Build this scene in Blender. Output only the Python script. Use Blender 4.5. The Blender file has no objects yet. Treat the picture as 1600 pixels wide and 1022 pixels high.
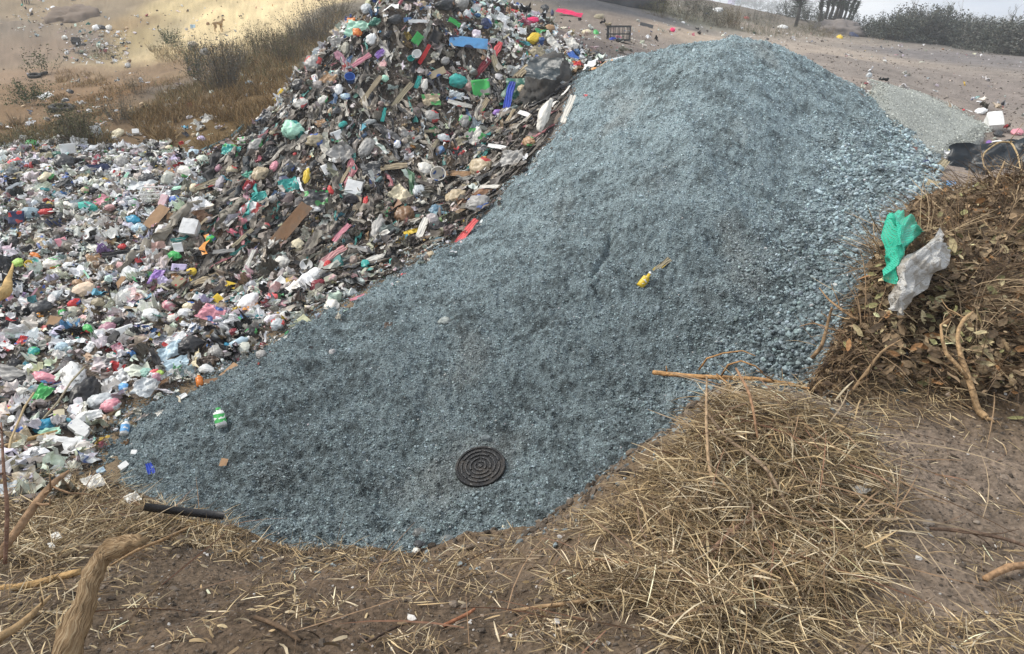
import bpy, math, random
import numpy as np
from mathutils import Vector, Matrix, Euler

rng = np.random.default_rng(11)
random.seed(11)
SC = bpy.context.scene
COL = SC.collection
PI = math.pi

# ---------------------------------------------------------------- camera
FPX = 1042.0
PITCH = math.radians(24.3)
CP, SP = math.cos(PITCH), math.sin(PITCH)

def ray(u, v):
    a = (np.asarray(u, float) - 800) / FPX
    b = (np.asarray(v, float) - 511) / FPX
    return a, CP - b * SP, -SP - b * CP

def at(u, v, Y):
    x, y, z = ray(u, v)
    return (float(x * Y / y), float(Y), float(z * Y / y))

def project(P):
    P = np.asarray(P, float)
    x, y, z = P[..., 0], P[..., 1], P[..., 2]
    d = y * CP - z * SP
    up = y * SP + z * CP
    d = np.where(d < 1e-3, 1e-3, d)
    return 800 + FPX * x / d, 511 - FPX * up / d

# ---------------------------------------------------------------- noise
_perm = np.random.default_rng(5).permutation(256).astype(np.int64)
_perm = np.concatenate([_perm, _perm, _perm])
_grad = np.random.default_rng(6).normal(size=(256, 3))
_grad /= np.linalg.norm(_grad, axis=1)[:, None]

def noise3(x, y, z=0.0):
    x = np.asarray(x, float); y = np.asarray(y, float); z = np.asarray(z, float) + np.zeros_like(x)
    xi, yi, zi = np.floor(x), np.floor(y), np.floor(z)
    xf, yf, zf = x - xi, y - yi, z - zi
    X, Y, Z = xi.astype(np.int64) & 255, yi.astype(np.int64) & 255, zi.astype(np.int64) & 255
    f = lambda t: t * t * t * (t * (t * 6 - 15) + 10)
    U, V, W = f(xf), f(yf), f(zf)
    def g(dx, dy, dz):
        h = _perm[_perm[_perm[(X + dx) & 255] + ((Y + dy) & 255)] + ((Z + dz) & 255)]
        G = _grad[h]
        return G[..., 0] * (xf - dx) + G[..., 1] * (yf - dy) + G[..., 2] * (zf - dz)
    l = lambda a, b, t: a + t * (b - a)
    n = l(l(l(g(0,0,0), g(1,0,0), U), l(g(0,1,0), g(1,1,0), U), V),
          l(l(g(0,0,1), g(1,0,1), U), l(g(0,1,1), g(1,1,1), U), V), W)
    return n * 1.6

def fbm(x, y, z=0.0, o=4, gain=0.5):
    s = 0; a = 1; t = 0
    for i in range(o):
        s = s + a * noise3(x * 2**i + 17.3 * i, y * 2**i - 9.1 * i, np.asarray(z) * 2**i + 3.7 * i)
        t += a; a *= gain
    return s / t

def sstep(a, b, x):
    t = np.clip((x - a) / (b - a), 0, 1)
    return t * t * (3 - 2 * t)

# ---------------------------------------------------------------- the lie of the land
CTRL = """250 800 4.9;400 852 4.6;640 870 4.45;880 822 4.7;1000 750 5.2;1100 680 5.8;1200 620 6.3;1290 560 6.8;752 735 5.6
500 700 5.9;900 650 6.3;1000 550 7.2;1050 450 8.07;1080 350 9.0;1100 250 10.05;1130 150 11.3;1170 58 13.0
640 735 5.7;600 600 6.8;640 500 8.0;620 430 9.5;800 600 6.75;800 500 7.8;800 400 9.1;860 300 10.6;920 250 10.9;870 220 12;905 140 13.5;950 105 14.5;1000 85 14.3;1080 70 13.6;980 160 12.3
400 700 5.9;400 600 6.9
1260 95 13.2;1340 150 12.6;1440 215 11.8;1350 250 10.6;1250 200 11.2;1450 290 9.8;1390 400 8;1300 350 9.2;1250 450 7.9;1150 520 7.3;1180 400 8.5
1420 142 15;1530 195 14;1480 240 12.6;1450 180 13.8;1500 150 20;1590 230 12.5;1590 180 15;1590 100 37;1590 82 57;1390 62 60;1250 60 45;1100 50 38;1000 35 33;900 30 30;900 60 24;1000 75 22;1250 80 24;1350 120 18;940 100 17.5;1200 40 60
1200 25 70;1150 8 75;1060 0 60
200 220 17.5;50 225 17;350 230 15.6;420 190 17.5;300 150 22;430 110 25;480 70 30;510 20 36;100 170 22;0 150 26;100 110 32;0 80 38;0 20 48;150 50 40;220 75 38;300 70 36;400 62 36;330 20 40;400 0 43;200 0 48;200 -60 58;450 -60 52;0 -60 60
690 -20 18;620 5 17;800 20 18.5;850 50 18;900 95 16.8;560 30 17.5;520 70 17;480 110 16.5;440 160 15.7;390 210 15;330 250 14
600 100 16;600 180 14.8;600 260 13.3;600 340 11.8;700 100 16.2;700 200 14.6;700 300 12.7;800 130 16;780 220 14;450 300 12.6;450 400 10.8;300 400 11;300 500 9;150 500 9.1;150 400 11.2;0 500 9.2;0 600 7.6;0 400 11.4;0 300 13.6;200 300 13.8;100 600 7.5;200 640 6.8;480 500 8.7;330 590 7.4;130 700 6.2;0 700 6;-150 500 9.3;-150 300 13.8;-150 150 26"""
CXYZ = [at(*map(float, s.split())) for l in CTRL.split("\n") for s in l.split(";")]
CXYZ += [(4.2,15.6,-1.25),(4.2,18,-1.35),(2.6,17,-1.1),(-3,3,-4.2),(-.5,3,-4.25),(1,3,-4.2),(2.5,4.6,-3.7),(-6,4.5,-4.2),
         (-5.5,22,-1.3),(-3,23,-.8),(-1,23,-.4),(9,9,-1.95),(14,12,-1.9),(30,40,-1.8),(60,150,-2.2),(150,400,-3.5),(0,150,3),(0,400,5),
         (-60,150,8),(-200,400,12),(150,150,-2.4),(300,300,-4),(40,20,-2),(-40,20,-2.6),(-20,6,-4),(-30,40,0),(8,25,-1.5),(12,20,-1.75)]
CXYZ = np.array(CXYZ)

def lp(x, y):
    r = np.hypot(x, y) + 1e-6
    return np.stack([np.arctan2(x, y) * 1.3, np.log(r)], -1)

def tps_fit(P, z, lam=2e-3):
    d = np.linalg.norm(P[:, None] - P[None], axis=-1)
    K = np.where(d > 0, d * d * np.log(np.maximum(d, 1e-9)), 0) + lam * np.eye(len(P))
    Q = np.c_[np.ones(len(P)), P]
    A = np.block([[K, Q], [Q.T, np.zeros((3, 3))]])
    return P, np.linalg.solve(A, np.r_[z, 0, 0, 0])

def tps_eval(m, q):
    P, w = m
    out = np.empty(len(q))
    for i in range(0, len(q), 40000):
        s = q[i:i + 40000]
        d2 = ((s[:, None] - P[None]) ** 2).sum(-1)
        out[i:i + 40000] = (0.5 * d2 * np.log(np.maximum(d2, 1e-16))) @ w[:len(P)] + w[-3] + s @ w[-2:]
    return out

PIT = tps_fit(lp(CXYZ[:, 0], CXYZ[:, 1]), CXYZ[:, 2])

LIP = [(-30, 7.5, -2.6), (-6, 3.9, -2.5)] + [at(*p) for p in [(0,712,3.4),(130,745,3.2),(250,803,2.8),(400,855,2.6),(640,874,2.5),(880,824,2.6),(930,790,2.65),(1000,762,2.75),(1050,715,2.85),(1130,632,3.0),(1210,640,3.0),(1285,630,3.05)]] + \
      [(2.28,3.9,-1.85),(2.84,4.7,-1.88),(3.55,5.8,-1.9),(4.5,7.1,-1.93),(5.7,8.5,-1.95),(7.0,9.8,-1.97),(9,11.5,-1.97),(40,14,-2)]
LIP = np.array(LIP)
BANKPTS = np.array([at(*p) for p in [(0,1022,1.3),(400,1022,1.32),(800,1022,1.32),(1200,1022,1.32),(1600,1022,1.3),(0,900,1.86),(200,900,1.95),(400,930,1.8),(800,930,1.75),
                    (1000,850,2.0),(1200,800,2.2),(1200,690,2.65),(1450,750,2.4),(1590,650,2.9),(1400,650,2.9)]] +
                   [(3.2,4.3,-1.85),(4.5,6,-1.9),(0,0,-1.62),(-3,0,-1.62),(3,0,-1.62),(0,-3,-1.62),(6,3,-1.85),(-3,2,-2.0)])
BANK = tps_fit(np.r_[LIP[1:15, :2], BANKPTS[:, :2]], np.r_[LIP[1:15, 2], BANKPTS[:, 2]], 1e-2)

def inside(poly, x, y):
    c = np.zeros(np.shape(x), bool)
    n = len(poly)
    for i in range(n):
        x0, y0 = poly[i][:2]; x1, y1 = poly[(i + 1) % n][:2]
        if y0 == y1: continue
        k = ((y0 > y) != (y1 > y)) & (x < (x1 - x0) * (y - y0) / (y1 - y0) + x0)
        c ^= k
    return c

def seg_dist(L, x, y, closed=False):
    best = np.full(np.shape(x), 1e9); zz = np.zeros(np.shape(x))
    n = len(L)
    for i in range(n if closed else n - 1):
        p, q = np.asarray(L[i]), np.asarray(L[(i + 1) % n])
        dx, dy = q[0] - p[0], q[1] - p[1]
        t = np.clip(((x - p[0]) * dx + (y - p[1]) * dy) / (dx * dx + dy * dy + 1e-12), 0, 1)
        d = np.hypot(x - p[0] - t * dx, y - p[1] - t * dy)
        m = d < best
        best = np.where(m, d, best)
        if len(p) > 2: zz = np.where(m, p[2] + t * (q[2] - p[2]), zz)
    return best, zz

BANKPOLY = [tuple(p[:2]) for p in LIP] + [(40, -40), (-40, -40)]
HEAP_C = (4.2, 5.0)

def heap(x, y):
    h = .76 * np.exp(-.5 * (((x - 4.3) / 1.15) ** 2 + ((y - 4.8) / .8) ** 2))
    return h + .34 * np.exp(-.5 * (((x - 2.5) / .38) ** 2 + ((y - 3.85) / .45) ** 2))

def straw_bump(x, y):
    return .40 * np.exp(-.5 * (((x - .95) / .42) ** 2 + ((y - 2.45) / .35) ** 2))

def parts(x, y):
    x = np.asarray(x, float); y = np.asarray(y, float)
    sh = x.shape
    x = x.ravel(); y = y.ravel()
    pit = tps_eval(PIT, lp(x, y))
    wx = .13 * fbm(x * 2.3, y * 2.3, 71, 4); wy = .13 * fbm(x * 2.3, y * 2.3, 77, 4)
    x0_, y0_ = x, y
    x, y = x + wx, y + wy
    ins = inside(BANKPOLY, x, y)
    d, zl = seg_dist(LIP, x, y)
    near = (np.hypot(x, y) < 13)
    zb = np.full(x.shape, -9.0)
    if near.any():
        zi = tps_eval(BANK, np.stack([x[near], y[near]], -1))
        w = sstep(4, 8, np.hypot(x[near], y[near]))
        zb[near] = zi * (1 - w) + w * np.minimum(-1.9, zl[near])
    zb = np.where(near, zb, -1.95)
    drop = zl - (1.7 + 3.0 * sstep(1.2, 1.8, x) * sstep(13, 10, y)) * d * d / (d + .12)
    b = np.where(ins, zb, drop) + straw_bump(x, y)
    b = b + heap(x, y) * np.where(ins, 1, np.exp(-d * 3))
    k = .04
    m = np.maximum(b, pit)
    S = m + np.log(np.exp((b - m) / k) + np.exp((pit - m) / k)) * k
    behind = (y < .3) & ~near
    S = np.where(behind & (y < -2), -1.9, S)
    return S.reshape(sh), (b - pit).reshape(sh)

def S(x, y):
    return parts(x, y)[0]

def hit(u, v, t0=.8, t1=500):
    """where the line of sight through photo pixel (u, v) meets the land"""
    u = np.atleast_1d(np.asarray(u, float)); v = np.atleast_1d(np.asarray(v, float))
    x, y, z = ray(u, v)
    T = np.geomspace(t0, t1, 220)
    X = x[:, None] * T; Y = y[:, None] * T; Z = z[:, None] * T
    below = Z < S(X, Y)
    i = np.where(below.any(1), below.argmax(1), len(T) - 1)
    lo, hi = T[np.maximum(i - 1, 0)], T[i]
    for _ in range(14):
        mid = (lo + hi) / 2
        bl = mid * z < S(x * mid, y * mid)
        hi = np.where(bl, mid, hi); lo = np.where(bl, lo, mid)
    return np.stack([x * hi, y * hi, z * hi], -1)

def normal(x, y, e=.06):
    x = np.asarray(x, float); y = np.asarray(y, float)
    n = np.stack([-(S(x + e, y) - S(x - e, y)) / (2 * e), -(S(x, y + e) - S(x, y - e)) / (2 * e), np.ones_like(x)], -1)
    return n / np.linalg.norm(n, axis=-1)[..., None]

# outlines of the heaps on the ground, found from where their edges lie on the land
def outline(s):
    p = np.array([list(map(float, q.split())) for q in s.split(";")])
    return [tuple(q[:2]) for q in hit(p[:, 0], p[:, 1])]
GRAVEL = outline("150 690;205 640;330 590;400 545;480 500;545 470;620 425;700 380;765 320;830 255;870 215;890 170;900 120;950 100;1000 86") + [(2.3,15.4),(4.2,15.6),(5.9,14.6),(6.6,13.6)] + \
         outline("1345 150;1400 180;1440 215;1460 290;1452 320") + [(5.9,8.0),(4.9,6.8),(3.9,5.6),(3.0,4.4),(2.3,3.6),(.9,3.1),(-.4,2.9),(-1.2,3.0),(-2.3,3.2),(-3.2,3.9),(-4.0,5.2)]
GARB = outline("150 690;205 640;330 590;400 545;480 500;545 470;620 425;700 380;765 320;830 255;870 215;890 170;900 120;965 100;925 85;880 66;850 42") + [(1.2,20),(-1,20.5),(-3.2,20)] + \
       outline("566 28;520 66;480 108;440 160;390 208;340 240;300 246;260 228;200 232;150 232;100 226;50 222;0 232") + [(-13,14.5),(-16,10),(-12,6),(-7,3.8),(-4.4,3.6),(-3.9,5.0)]
PALE = outline("1350 150;1425 143;1480 165;1545 200;1520 230;1480 250;1440 240;1400 200;1370 175") 
PALE = PALE[1:]  + [(7.2, 14.0)]

def mask(poly, x, y, soft=.12, wob=.12):
    xx = x + wob * fbm(x * 1.7, y * 1.7, 1.0, 3); yy = y + wob * fbm(x * 1.7, y * 1.7, 7.0, 3)
    d, _ = seg_dist(poly, xx, yy, True)
    return np.where(inside(poly, xx, yy), d, -d)

# ---------------------------------------------------------------- mesh helpers
def mesh_np(name, V, F, col=None, smooth=False):
    V = np.asarray(V, np.float32); F = np.asarray(F, np.int32)
    k = F.shape[1]
    me = bpy.data.meshes.new(name)
    me.vertices.add(len(V)); me.vertices.foreach_set("co", V.ravel())
    me.loops.add(F.size); me.loops.foreach_set("vertex_index", F.ravel())
    me.polygons.add(len(F)); me.polygons.foreach_set("loop_start", np.arange(len(F), dtype=np.int32) * k)
    me.update(calc_edges=True)
    me.polygons.foreach_set("use_smooth", np.full(len(F), smooth))
    if col is not None:
        c = np.asarray(col, np.float32)
        if c.shape[1] == 3: c = np.c_[c, np.ones(len(c), np.float32)]
        a = me.color_attributes.new("Col", "FLOAT_COLOR", "POINT")
        a.data.foreach_set("color", c.ravel())
    me.update()
    return me

def link(name, me, mat, parent=None):
    o = bpy.data.objects.new(name, me); COL.objects.link(o)
    if me is not None and mat is not None:
        me.materials.clear(); me.materials.append(mat)
    if parent is not None: o.parent = parent
    return o

def tag(o, label=None, cat=None, group=None, kind=None):
    if label: o["label"] = label
    if cat: o["category"] = cat
    if group: o["group"] = group
    if kind: o["kind"] = kind
    return o

def py_mesh(name, V, F, smooth=True, col=None):
    me = bpy.data.meshes.new(name)
    me.from_pydata([tuple(map(float, v)) for v in V], [], [tuple(int(i) for i in f) for f in F])
    me.polygons.foreach_set("use_smooth", np.full(len(me.polygons), smooth))
    if col is not None:
        a = me.color_attributes.new("Col", "FLOAT_COLOR", "POINT")
        c = np.asarray(col, np.float32)
        a.data.foreach_set("color", np.c_[c, np.ones(len(c))].astype(np.float32).ravel())
    me.update()
    return me

def join(parts_):
    V = []; F = []; n = 0
    for v, f in parts_:
        V += [tuple(p) for p in v]; F += [tuple(i + n for i in q) for q in f]; n += len(v)
    return V, F

def tube(path, radii, sides=6, cap=True):
    path = [Vector(p) for p in path]
    V = []; F = []
    ref = Vector((.31, .2, .93))
    for i, p in enumerate(path):
        t = (path[min(i + 1, len(path) - 1)] - path[max(i - 1, 0)])
        if t.length < 1e-9: t = Vector((0, 0, 1))
        t.normalize()
        a = t.cross(ref)
        if a.length < 1e-3: a = t.cross(Vector((1, 0, 0)))
        a.normalize(); b = t.cross(a)
        r = radii[i] if hasattr(radii, "__len__") else radii
        for k in range(sides):
            an = 2 * PI * k / sides
            V.append(p + a * (r * math.cos(an)) + b * (r * math.sin(an)))
    for i in range(len(path) - 1):
        for k in range(sides):
            k2 = (k + 1) % sides
            F.append((i * sides + k, i * sides + k2, (i + 1) * sides + k2, (i + 1) * sides + k))
    if cap:
        F.append(tuple(range(sides))[::-1]); F.append(tuple(range((len(path) - 1) * sides, len(path) * sides)))
    return V, F

def lathe(prof, n=24, close=False):
    V = []; F = []
    for r, z in prof:
        for k in range(n):
            a = 2 * PI * k / n
            V.append((r * math.cos(a), r * math.sin(a), z))
    m = len(prof)
    for i in range(m if close else m - 1):
        j = (i + 1) % m
        for k in range(n):
            k2 = (k + 1) % n
            F.append((i * n + k, i * n + k2, j * n + k2, j * n + k))
    if not close:
        F.append(tuple(range(n))[::-1]); F.append(tuple(range((m - 1) * n, m * n)))
    return V, F

def boxm(cx, cy, cz, sx, sy, sz):
    V = [(cx + i * sx / 2, cy + j * sy / 2, cz + k * sz / 2) for i in (-1, 1) for j in (-1, 1) for k in (-1, 1)]
    F = [(0,1,3,2),(4,6,7,5),(0,4,5,1),(2,3,7,6),(0,2,6,4),(1,5,7,3)]
    return V, F

def grid(nx, ny):
    g = np.stack(np.meshgrid(np.linspace(-.5, .5, nx), np.linspace(-.5, .5, ny), indexing="ij"), -1).reshape(-1, 2)
    i = np.arange(nx * ny).reshape(nx, ny)
    F = np.stack([i[:-1, :-1], i[1:, :-1], i[1:, 1:], i[:-1, 1:]], -1).reshape(-1, 4)
    return g, F

def thick(V, F, nx, ny, t):
    """give a grid sheet its thickness"""
    n = len(V)
    i = np.arange(nx * ny).reshape(nx, ny)
    rim = np.r_[i[:, 0], i[-1, 1:], i[-2::-1, -1], i[0, -2:0:-1]]
    V2 = np.r_[V, V - np.array([0, 0, t])]
    side = [(rim[k], rim[k - 1], rim[k - 1] + n, rim[k] + n) for k in range(len(rim))]
    return V2, [tuple(f) for f in F] + [tuple(f[::-1] + n) for f in F] + side

def ico(sub):
    import bmesh
    bm = bmesh.new(); bmesh.ops.create_icosphere(bm, subdivisions=sub, radius=1)
    V = np.array([v.co[:] for v in bm.verts]); F = np.array([[v.index for v in f.verts] for f in bm.faces])
    bm.free()
    return V, F
ICO = {k: ico(k) for k in (1, 2, 3, 4)}

# ---------------------------------------------------------------- shapes of the rubbish (unit size)
def s_bag(sd, flat=.6, tied=False):
    V, F = ICO[4]
    V = V.copy()
    n = fbm(V[:, 0] * 1.1 + sd * 7.1, V[:, 1] * 1.1, V[:, 2] * 1.1 + sd, 3)
    rdg = 1 - np.abs(fbm(V[:, 0] * 2.3 + sd * 3.3, V[:, 1] * 2.3 - sd, V[:, 2] * 2.3, 3)) * 2.2
    rd2 = 1 - np.abs(fbm(V[:, 0] * 5.1 + sd, V[:, 1] * 5.1, V[:, 2] * 5.1 - sd, 2)) * 2.4
    V *= (1 + .55 * n + .30 * rdg + .13 * rd2)[:, None]
    if tied:
        x = V[:, 0]
        w = sstep(.35, .95, x)
        sq = 1 - .86 * w + .55 * sstep(1.05, 1.45, x)
        V[:, 1] *= sq; V[:, 2] *= sq
        V[:, 0] += .45 * w
        ang = np.arctan2(V[:, 2], V[:, 1])
        V[:, 1:] *= (1 + .10 * np.sin(ang * 9 + sd) * sstep(-.2, .8, x))[:, None]
    V[:, 2] = np.where(V[:, 2] < -.25, -.25 + .25 * (V[:, 2] + .25), V[:, 2]) * flat
    V[:, :2] /= (V[:, :2].max(0) - V[:, :2].min(0))
    V[:, 2] = (V[:, 2] - V[:, 2].min()) / 2
    V[:, :2] -= (V[:, :2].max(0) + V[:, :2].min(0)) / 2
    return V, F

def s_sheet(sd, amp=.2, nx=22, ny=18, rag=.16, fr=2.2):
    g, F = grid(nx, ny)
    x, y = g[:, 0], g[:, 1]
    r = 1 + rag * fbm(x * 2.2 + sd * 5, y * 2.2, sd, 3) * 2
    X = x * r + .07 * noise3(x * 4 + sd, y * 4, 3.1); Y = y * r + .07 * noise3(x * 4 + sd, y * 4, 9.1)
    f = np.abs(fbm(x * fr + sd * 3, y * fr + sd, 2.2 + sd, 4, .6))
    z = amp * (1.5 * f + .6 * noise3(x * 1.6, y * 1.6 + sd * 2, sd))
    z += .25 * amp * np.clip(np.abs(x) + np.abs(y) - .5, 0, 1) * noise3(x * 3, y * 3, sd)
    return np.stack([X, Y, z - z.min() * .7], -1), F

def s_cloth(sd, nx=34, ny=12, amp=.22, bend=.25, taper=.35):
    g, F = grid(nx, ny)
    x, y = g[:, 0], g[:, 1]
    w = 1 - taper * (1 + noise3(x * 3 + sd, np.zeros_like(x), sd)) * .6 - .3 * np.abs(x) * 2 * taper
    X = x + .03 * noise3(x * 3, y * 4, sd)
    Y = y * w + bend * .5 * noise3(x * 1.5 + sd, np.zeros_like(x), 4.4 + sd)
    z = amp * (np.abs(np.sin(y * 9 + 2.2 * noise3(x * 2, y, sd))) + .8 * fbm(x * 3 + sd, y * 3, sd, 3))
    return np.stack([X, Y, z], -1), F

def s_paper(sd, amp=.12):
    g, F = grid(9, 9)
    x, y = g[:, 0], g[:, 1]
    k = (sd * .37) % 1 * PI
    d = x * math.cos(k) + y * math.sin(k) + .15 * math.sin(sd * 3)
    z = amp * (np.abs(d) * 2.2 + .5 * noise3(x * 2 + sd, y * 2, sd) + .8 * x * y)
    V = np.stack([x, y, z - z.min() * .6], -1)
    return thick(V, F, 9, 9, .006)

def s_board(sd, t=.05, amp=.05):
    nx, ny = 13, 7
    g, F = grid(nx, ny)
    x, y = g[:, 0], g[:, 1]
    edge = 1 + .05 * noise3(x * 6 + sd, y * 6, sd)
    z = amp * (noise3(x * 1.5 + sd, y * 1.5, sd) + .6 * x * x * math.sin(sd * 5))
    return thick(np.stack([x * edge, y * edge, z + t], -1), F, nx, ny, t)

def s_box(sd, crush=.06):
    V, F = [], []
    n = 5
    for ax in range(3):
        for sgn in (-1, 1):
            g, f = grid(n, n)
            P = np.zeros((len(g), 3)); P[:, ax] = sgn * .5
            P[:, (ax + 1) % 3] = g[:, 0] * (1 if sgn > 0 else -1); P[:, (ax + 2) % 3] = g[:, 1]
            F += [tuple(q + len(V) * 0 + ax * 50 + (25 if sgn > 0 else 0)) for q in f]; V.append(P)
    V = np.concatenate(V)
    c = np.abs(V).sum(1)
    V = V * (1 - .05 * sstep(1.1, 1.5, c))[:, None]
    dn = np.stack([noise3(V[:, 0] * 2 + sd + k, V[:, 1] * 2, V[:, 2] * 2 + sd) for k in (0, 9, 19)], -1)
    V = V + crush * dn
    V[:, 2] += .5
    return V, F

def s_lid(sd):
    return lathe([(.001, .02), (.3, .02), (.33, .05), (.44, .05), (.46, .085), (.5, .08), (.5, .0), (.46, -.01), (.001, -.01)], 28)

def s_tub(sd):
    V, F = lathe([(.001, 0), (.34, 0), (.36, .03), (.47, .72), (.5, .74), (.5, .78), (.45, .78), (.44, .7), (.33, .06), (.001, .06)], 22)
    V = np.array(V); V[:, 0] *= 1 + .12 * math.sin(sd); V[:, 1] += .05 * noise3(V[:, 0] * 2, V[:, 2] * 2, sd)
    return V, F

# ---------------------------------------------------------------- materials
def new_mat(name):
    m = bpy.data.materials.new(name); m.use_nodes = True
    nt = m.node_tree
    return m, nt, nt.nodes["Principled BSDF"]

def attr_mat(name, rough=.9, bump=.3, scale=60, spec=.3, vary=.25, detail=4, dist=.02, sss=0, voro=False):
    m, nt, b = new_mat(name)
    L = nt.links
    at_ = nt.nodes.new("ShaderNodeAttribute"); at_.attribute_name = "Col"
    tc = nt.nodes.new("ShaderNodeTexCoord")
    n1 = nt.nodes.new("ShaderNodeTexNoise"); n1.inputs["Scale"].default_value = scale; n1.inputs["Detail"].default_value = detail
    L.new(tc.outputs["Object"], n1.inputs["Vector"])
    mr = nt.nodes.new("ShaderNodeMapRange"); mr.inputs["To Min"].default_value = 1 - vary; mr.inputs["To Max"].default_value = 1 + vary
    mr.inputs["From Min"].default_value = .3; mr.inputs["From Max"].default_value = .7
    L.new(n1.outputs["Fac"], mr.inputs["Value"])
    mx = nt.nodes.new("ShaderNodeVectorMath"); mx.operation = "SCALE"
    L.new(at_.outputs["Color"], mx.inputs[0]); L.new(mr.outputs["Result"], mx.inputs["Scale"])
    L.new(mx.outputs["Vector"], b.inputs["Base Color"])
    b.inputs["Roughness"].default_value = rough; b.inputs["Specular IOR Level"].default_value = spec
    if bump:
        bp = nt.nodes.new("ShaderNodeBump"); bp.inputs["Strength"].default_value = bump; bp.inputs["Distance"].default_value = dist
        if voro:
            vo = nt.nodes.new("ShaderNodeTexVoronoi"); vo.inputs["Scale"].default_value = scale
            L.new(tc.outputs["Object"], vo.inputs["Vector"]); L.new(vo.outputs["Distance"], bp.inputs["Height"])
        else:
            L.new(n1.outputs["Fac"], bp.inputs["Height"])
        L.new(bp.outputs["Normal"], b.inputs["Normal"])
    return m

_mc = {}
def cmat(rgb, rough=.55, print_rgb=None, pscale=3.0, pthr=.62, bump=.25, bscale=9, spec=.4, alpha=None, stripes=None, dirt=.5):
    key = (tuple(rgb), rough, print_rgb, pscale, pthr, bump, alpha, stripes, dirt)
    if key in _mc: return _mc[key]
    m, nt, b = new_mat("surface")
    L = nt.links
    tc = nt.nodes.new("ShaderNodeTexCoord")
    n1 = nt.nodes.new("ShaderNodeTexNoise"); n1.inputs["Scale"].default_value = 3.5; n1.inputs["Detail"].default_value = 6; n1.inputs["Roughness"].default_value = .65
    L.new(tc.outputs["Object"], n1.inputs["Vector"])
    base = nt.nodes.new("ShaderNodeRGB"); base.outputs[0].default_value = (*rgb, 1)
    cur = base.outputs[0]
    if stripes:
        wv = nt.nodes.new("ShaderNodeTexWave"); wv.inputs["Scale"].default_value = stripes[1]; wv.bands_direction = stripes[2]
        L.new(tc.outputs["Object"], wv.inputs["Vector"])
        rp = nt.nodes.new("ShaderNodeValToRGB"); rp.color_ramp.interpolation = "CONSTANT"
        rp.color_ramp.elements[1].position = .5; rp.color_ramp.elements[0].color = (0, 0, 0, 1); rp.color_ramp.elements[1].color = (1, 1, 1, 1)
        L.new(wv.outputs["Fac"], rp.inputs["Fac"])
        mx = nt.nodes.new("ShaderNodeMix"); mx.data_type = "RGBA"
        L.new(rp.outputs["Color"], mx.inputs["Factor"]); L.new(cur, mx.inputs["A"]); mx.inputs["B"].default_value = (*stripes[0], 1)
        cur = mx.outputs["Result"]
    if print_rgb:
        n2 = nt.nodes.new("ShaderNodeTexNoise"); n2.inputs["Scale"].default_value = pscale; n2.inputs["Detail"].default_value = 1
        L.new(tc.outputs["Object"], n2.inputs["Vector"])
        rp = nt.nodes.new("ShaderNodeValToRGB"); rp.color_ramp.elements[0].position = pthr - .01; rp.color_ramp.elements[1].position = pthr + .01
        L.new(n2.outputs["Fac"], rp.inputs["Fac"])
        mx = nt.nodes.new("ShaderNodeMix"); mx.data_type = "RGBA"
        L.new(rp.outputs["Color"], mx.inputs["Factor"]); L.new(cur, mx.inputs["A"]); mx.inputs["B"].default_value = (*print_rgb, 1)
        cur = mx.outputs["Result"]
    rp = nt.nodes.new("ShaderNodeValToRGB"); rp.color_ramp.elements[0].position = .48; rp.color_ramp.elements[1].position = .72
    rp.color_ramp.elements[0].color = (0, 0, 0, 1); rp.color_ramp.elements[1].color = (dirt, dirt, dirt, 1)
    L.new(n1.outputs["Fac"], rp.inputs["Fac"])
    mx = nt.nodes.new("ShaderNodeMix"); mx.data_type = "RGBA"
    L.new(rp.outputs["Color"], mx.inputs["Factor"]); L.new(cur, mx.inputs["A"]); mx.inputs["B"].default_value = (.13, .105, .08, 1)
    L.new(mx.outputs["Result"], b.inputs["Base Color"])
    b.inputs["Roughness"].default_value = rough; b.inputs["Specular IOR Level"].default_value = spec
    if alpha is not None: b.inputs["Alpha"].default_value = alpha
    if bump:
        n3 = nt.nodes.new("ShaderNodeTexNoise"); n3.inputs["Scale"].default_value = bscale; n3.inputs["Detail"].default_value = 3
        L.new(tc.outputs["Object"], n3.inputs["Vector"])
        bp = nt.nodes.new("ShaderNodeBump"); bp.inputs["Strength"].default_value = bump; bp.inputs["Distance"].default_value = .05
        L.new(n3.outputs["Fac"], bp.inputs["Height"]); L.new(bp.outputs["Normal"], b.inputs["Normal"])
    _mc[key] = m
    return m

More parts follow.
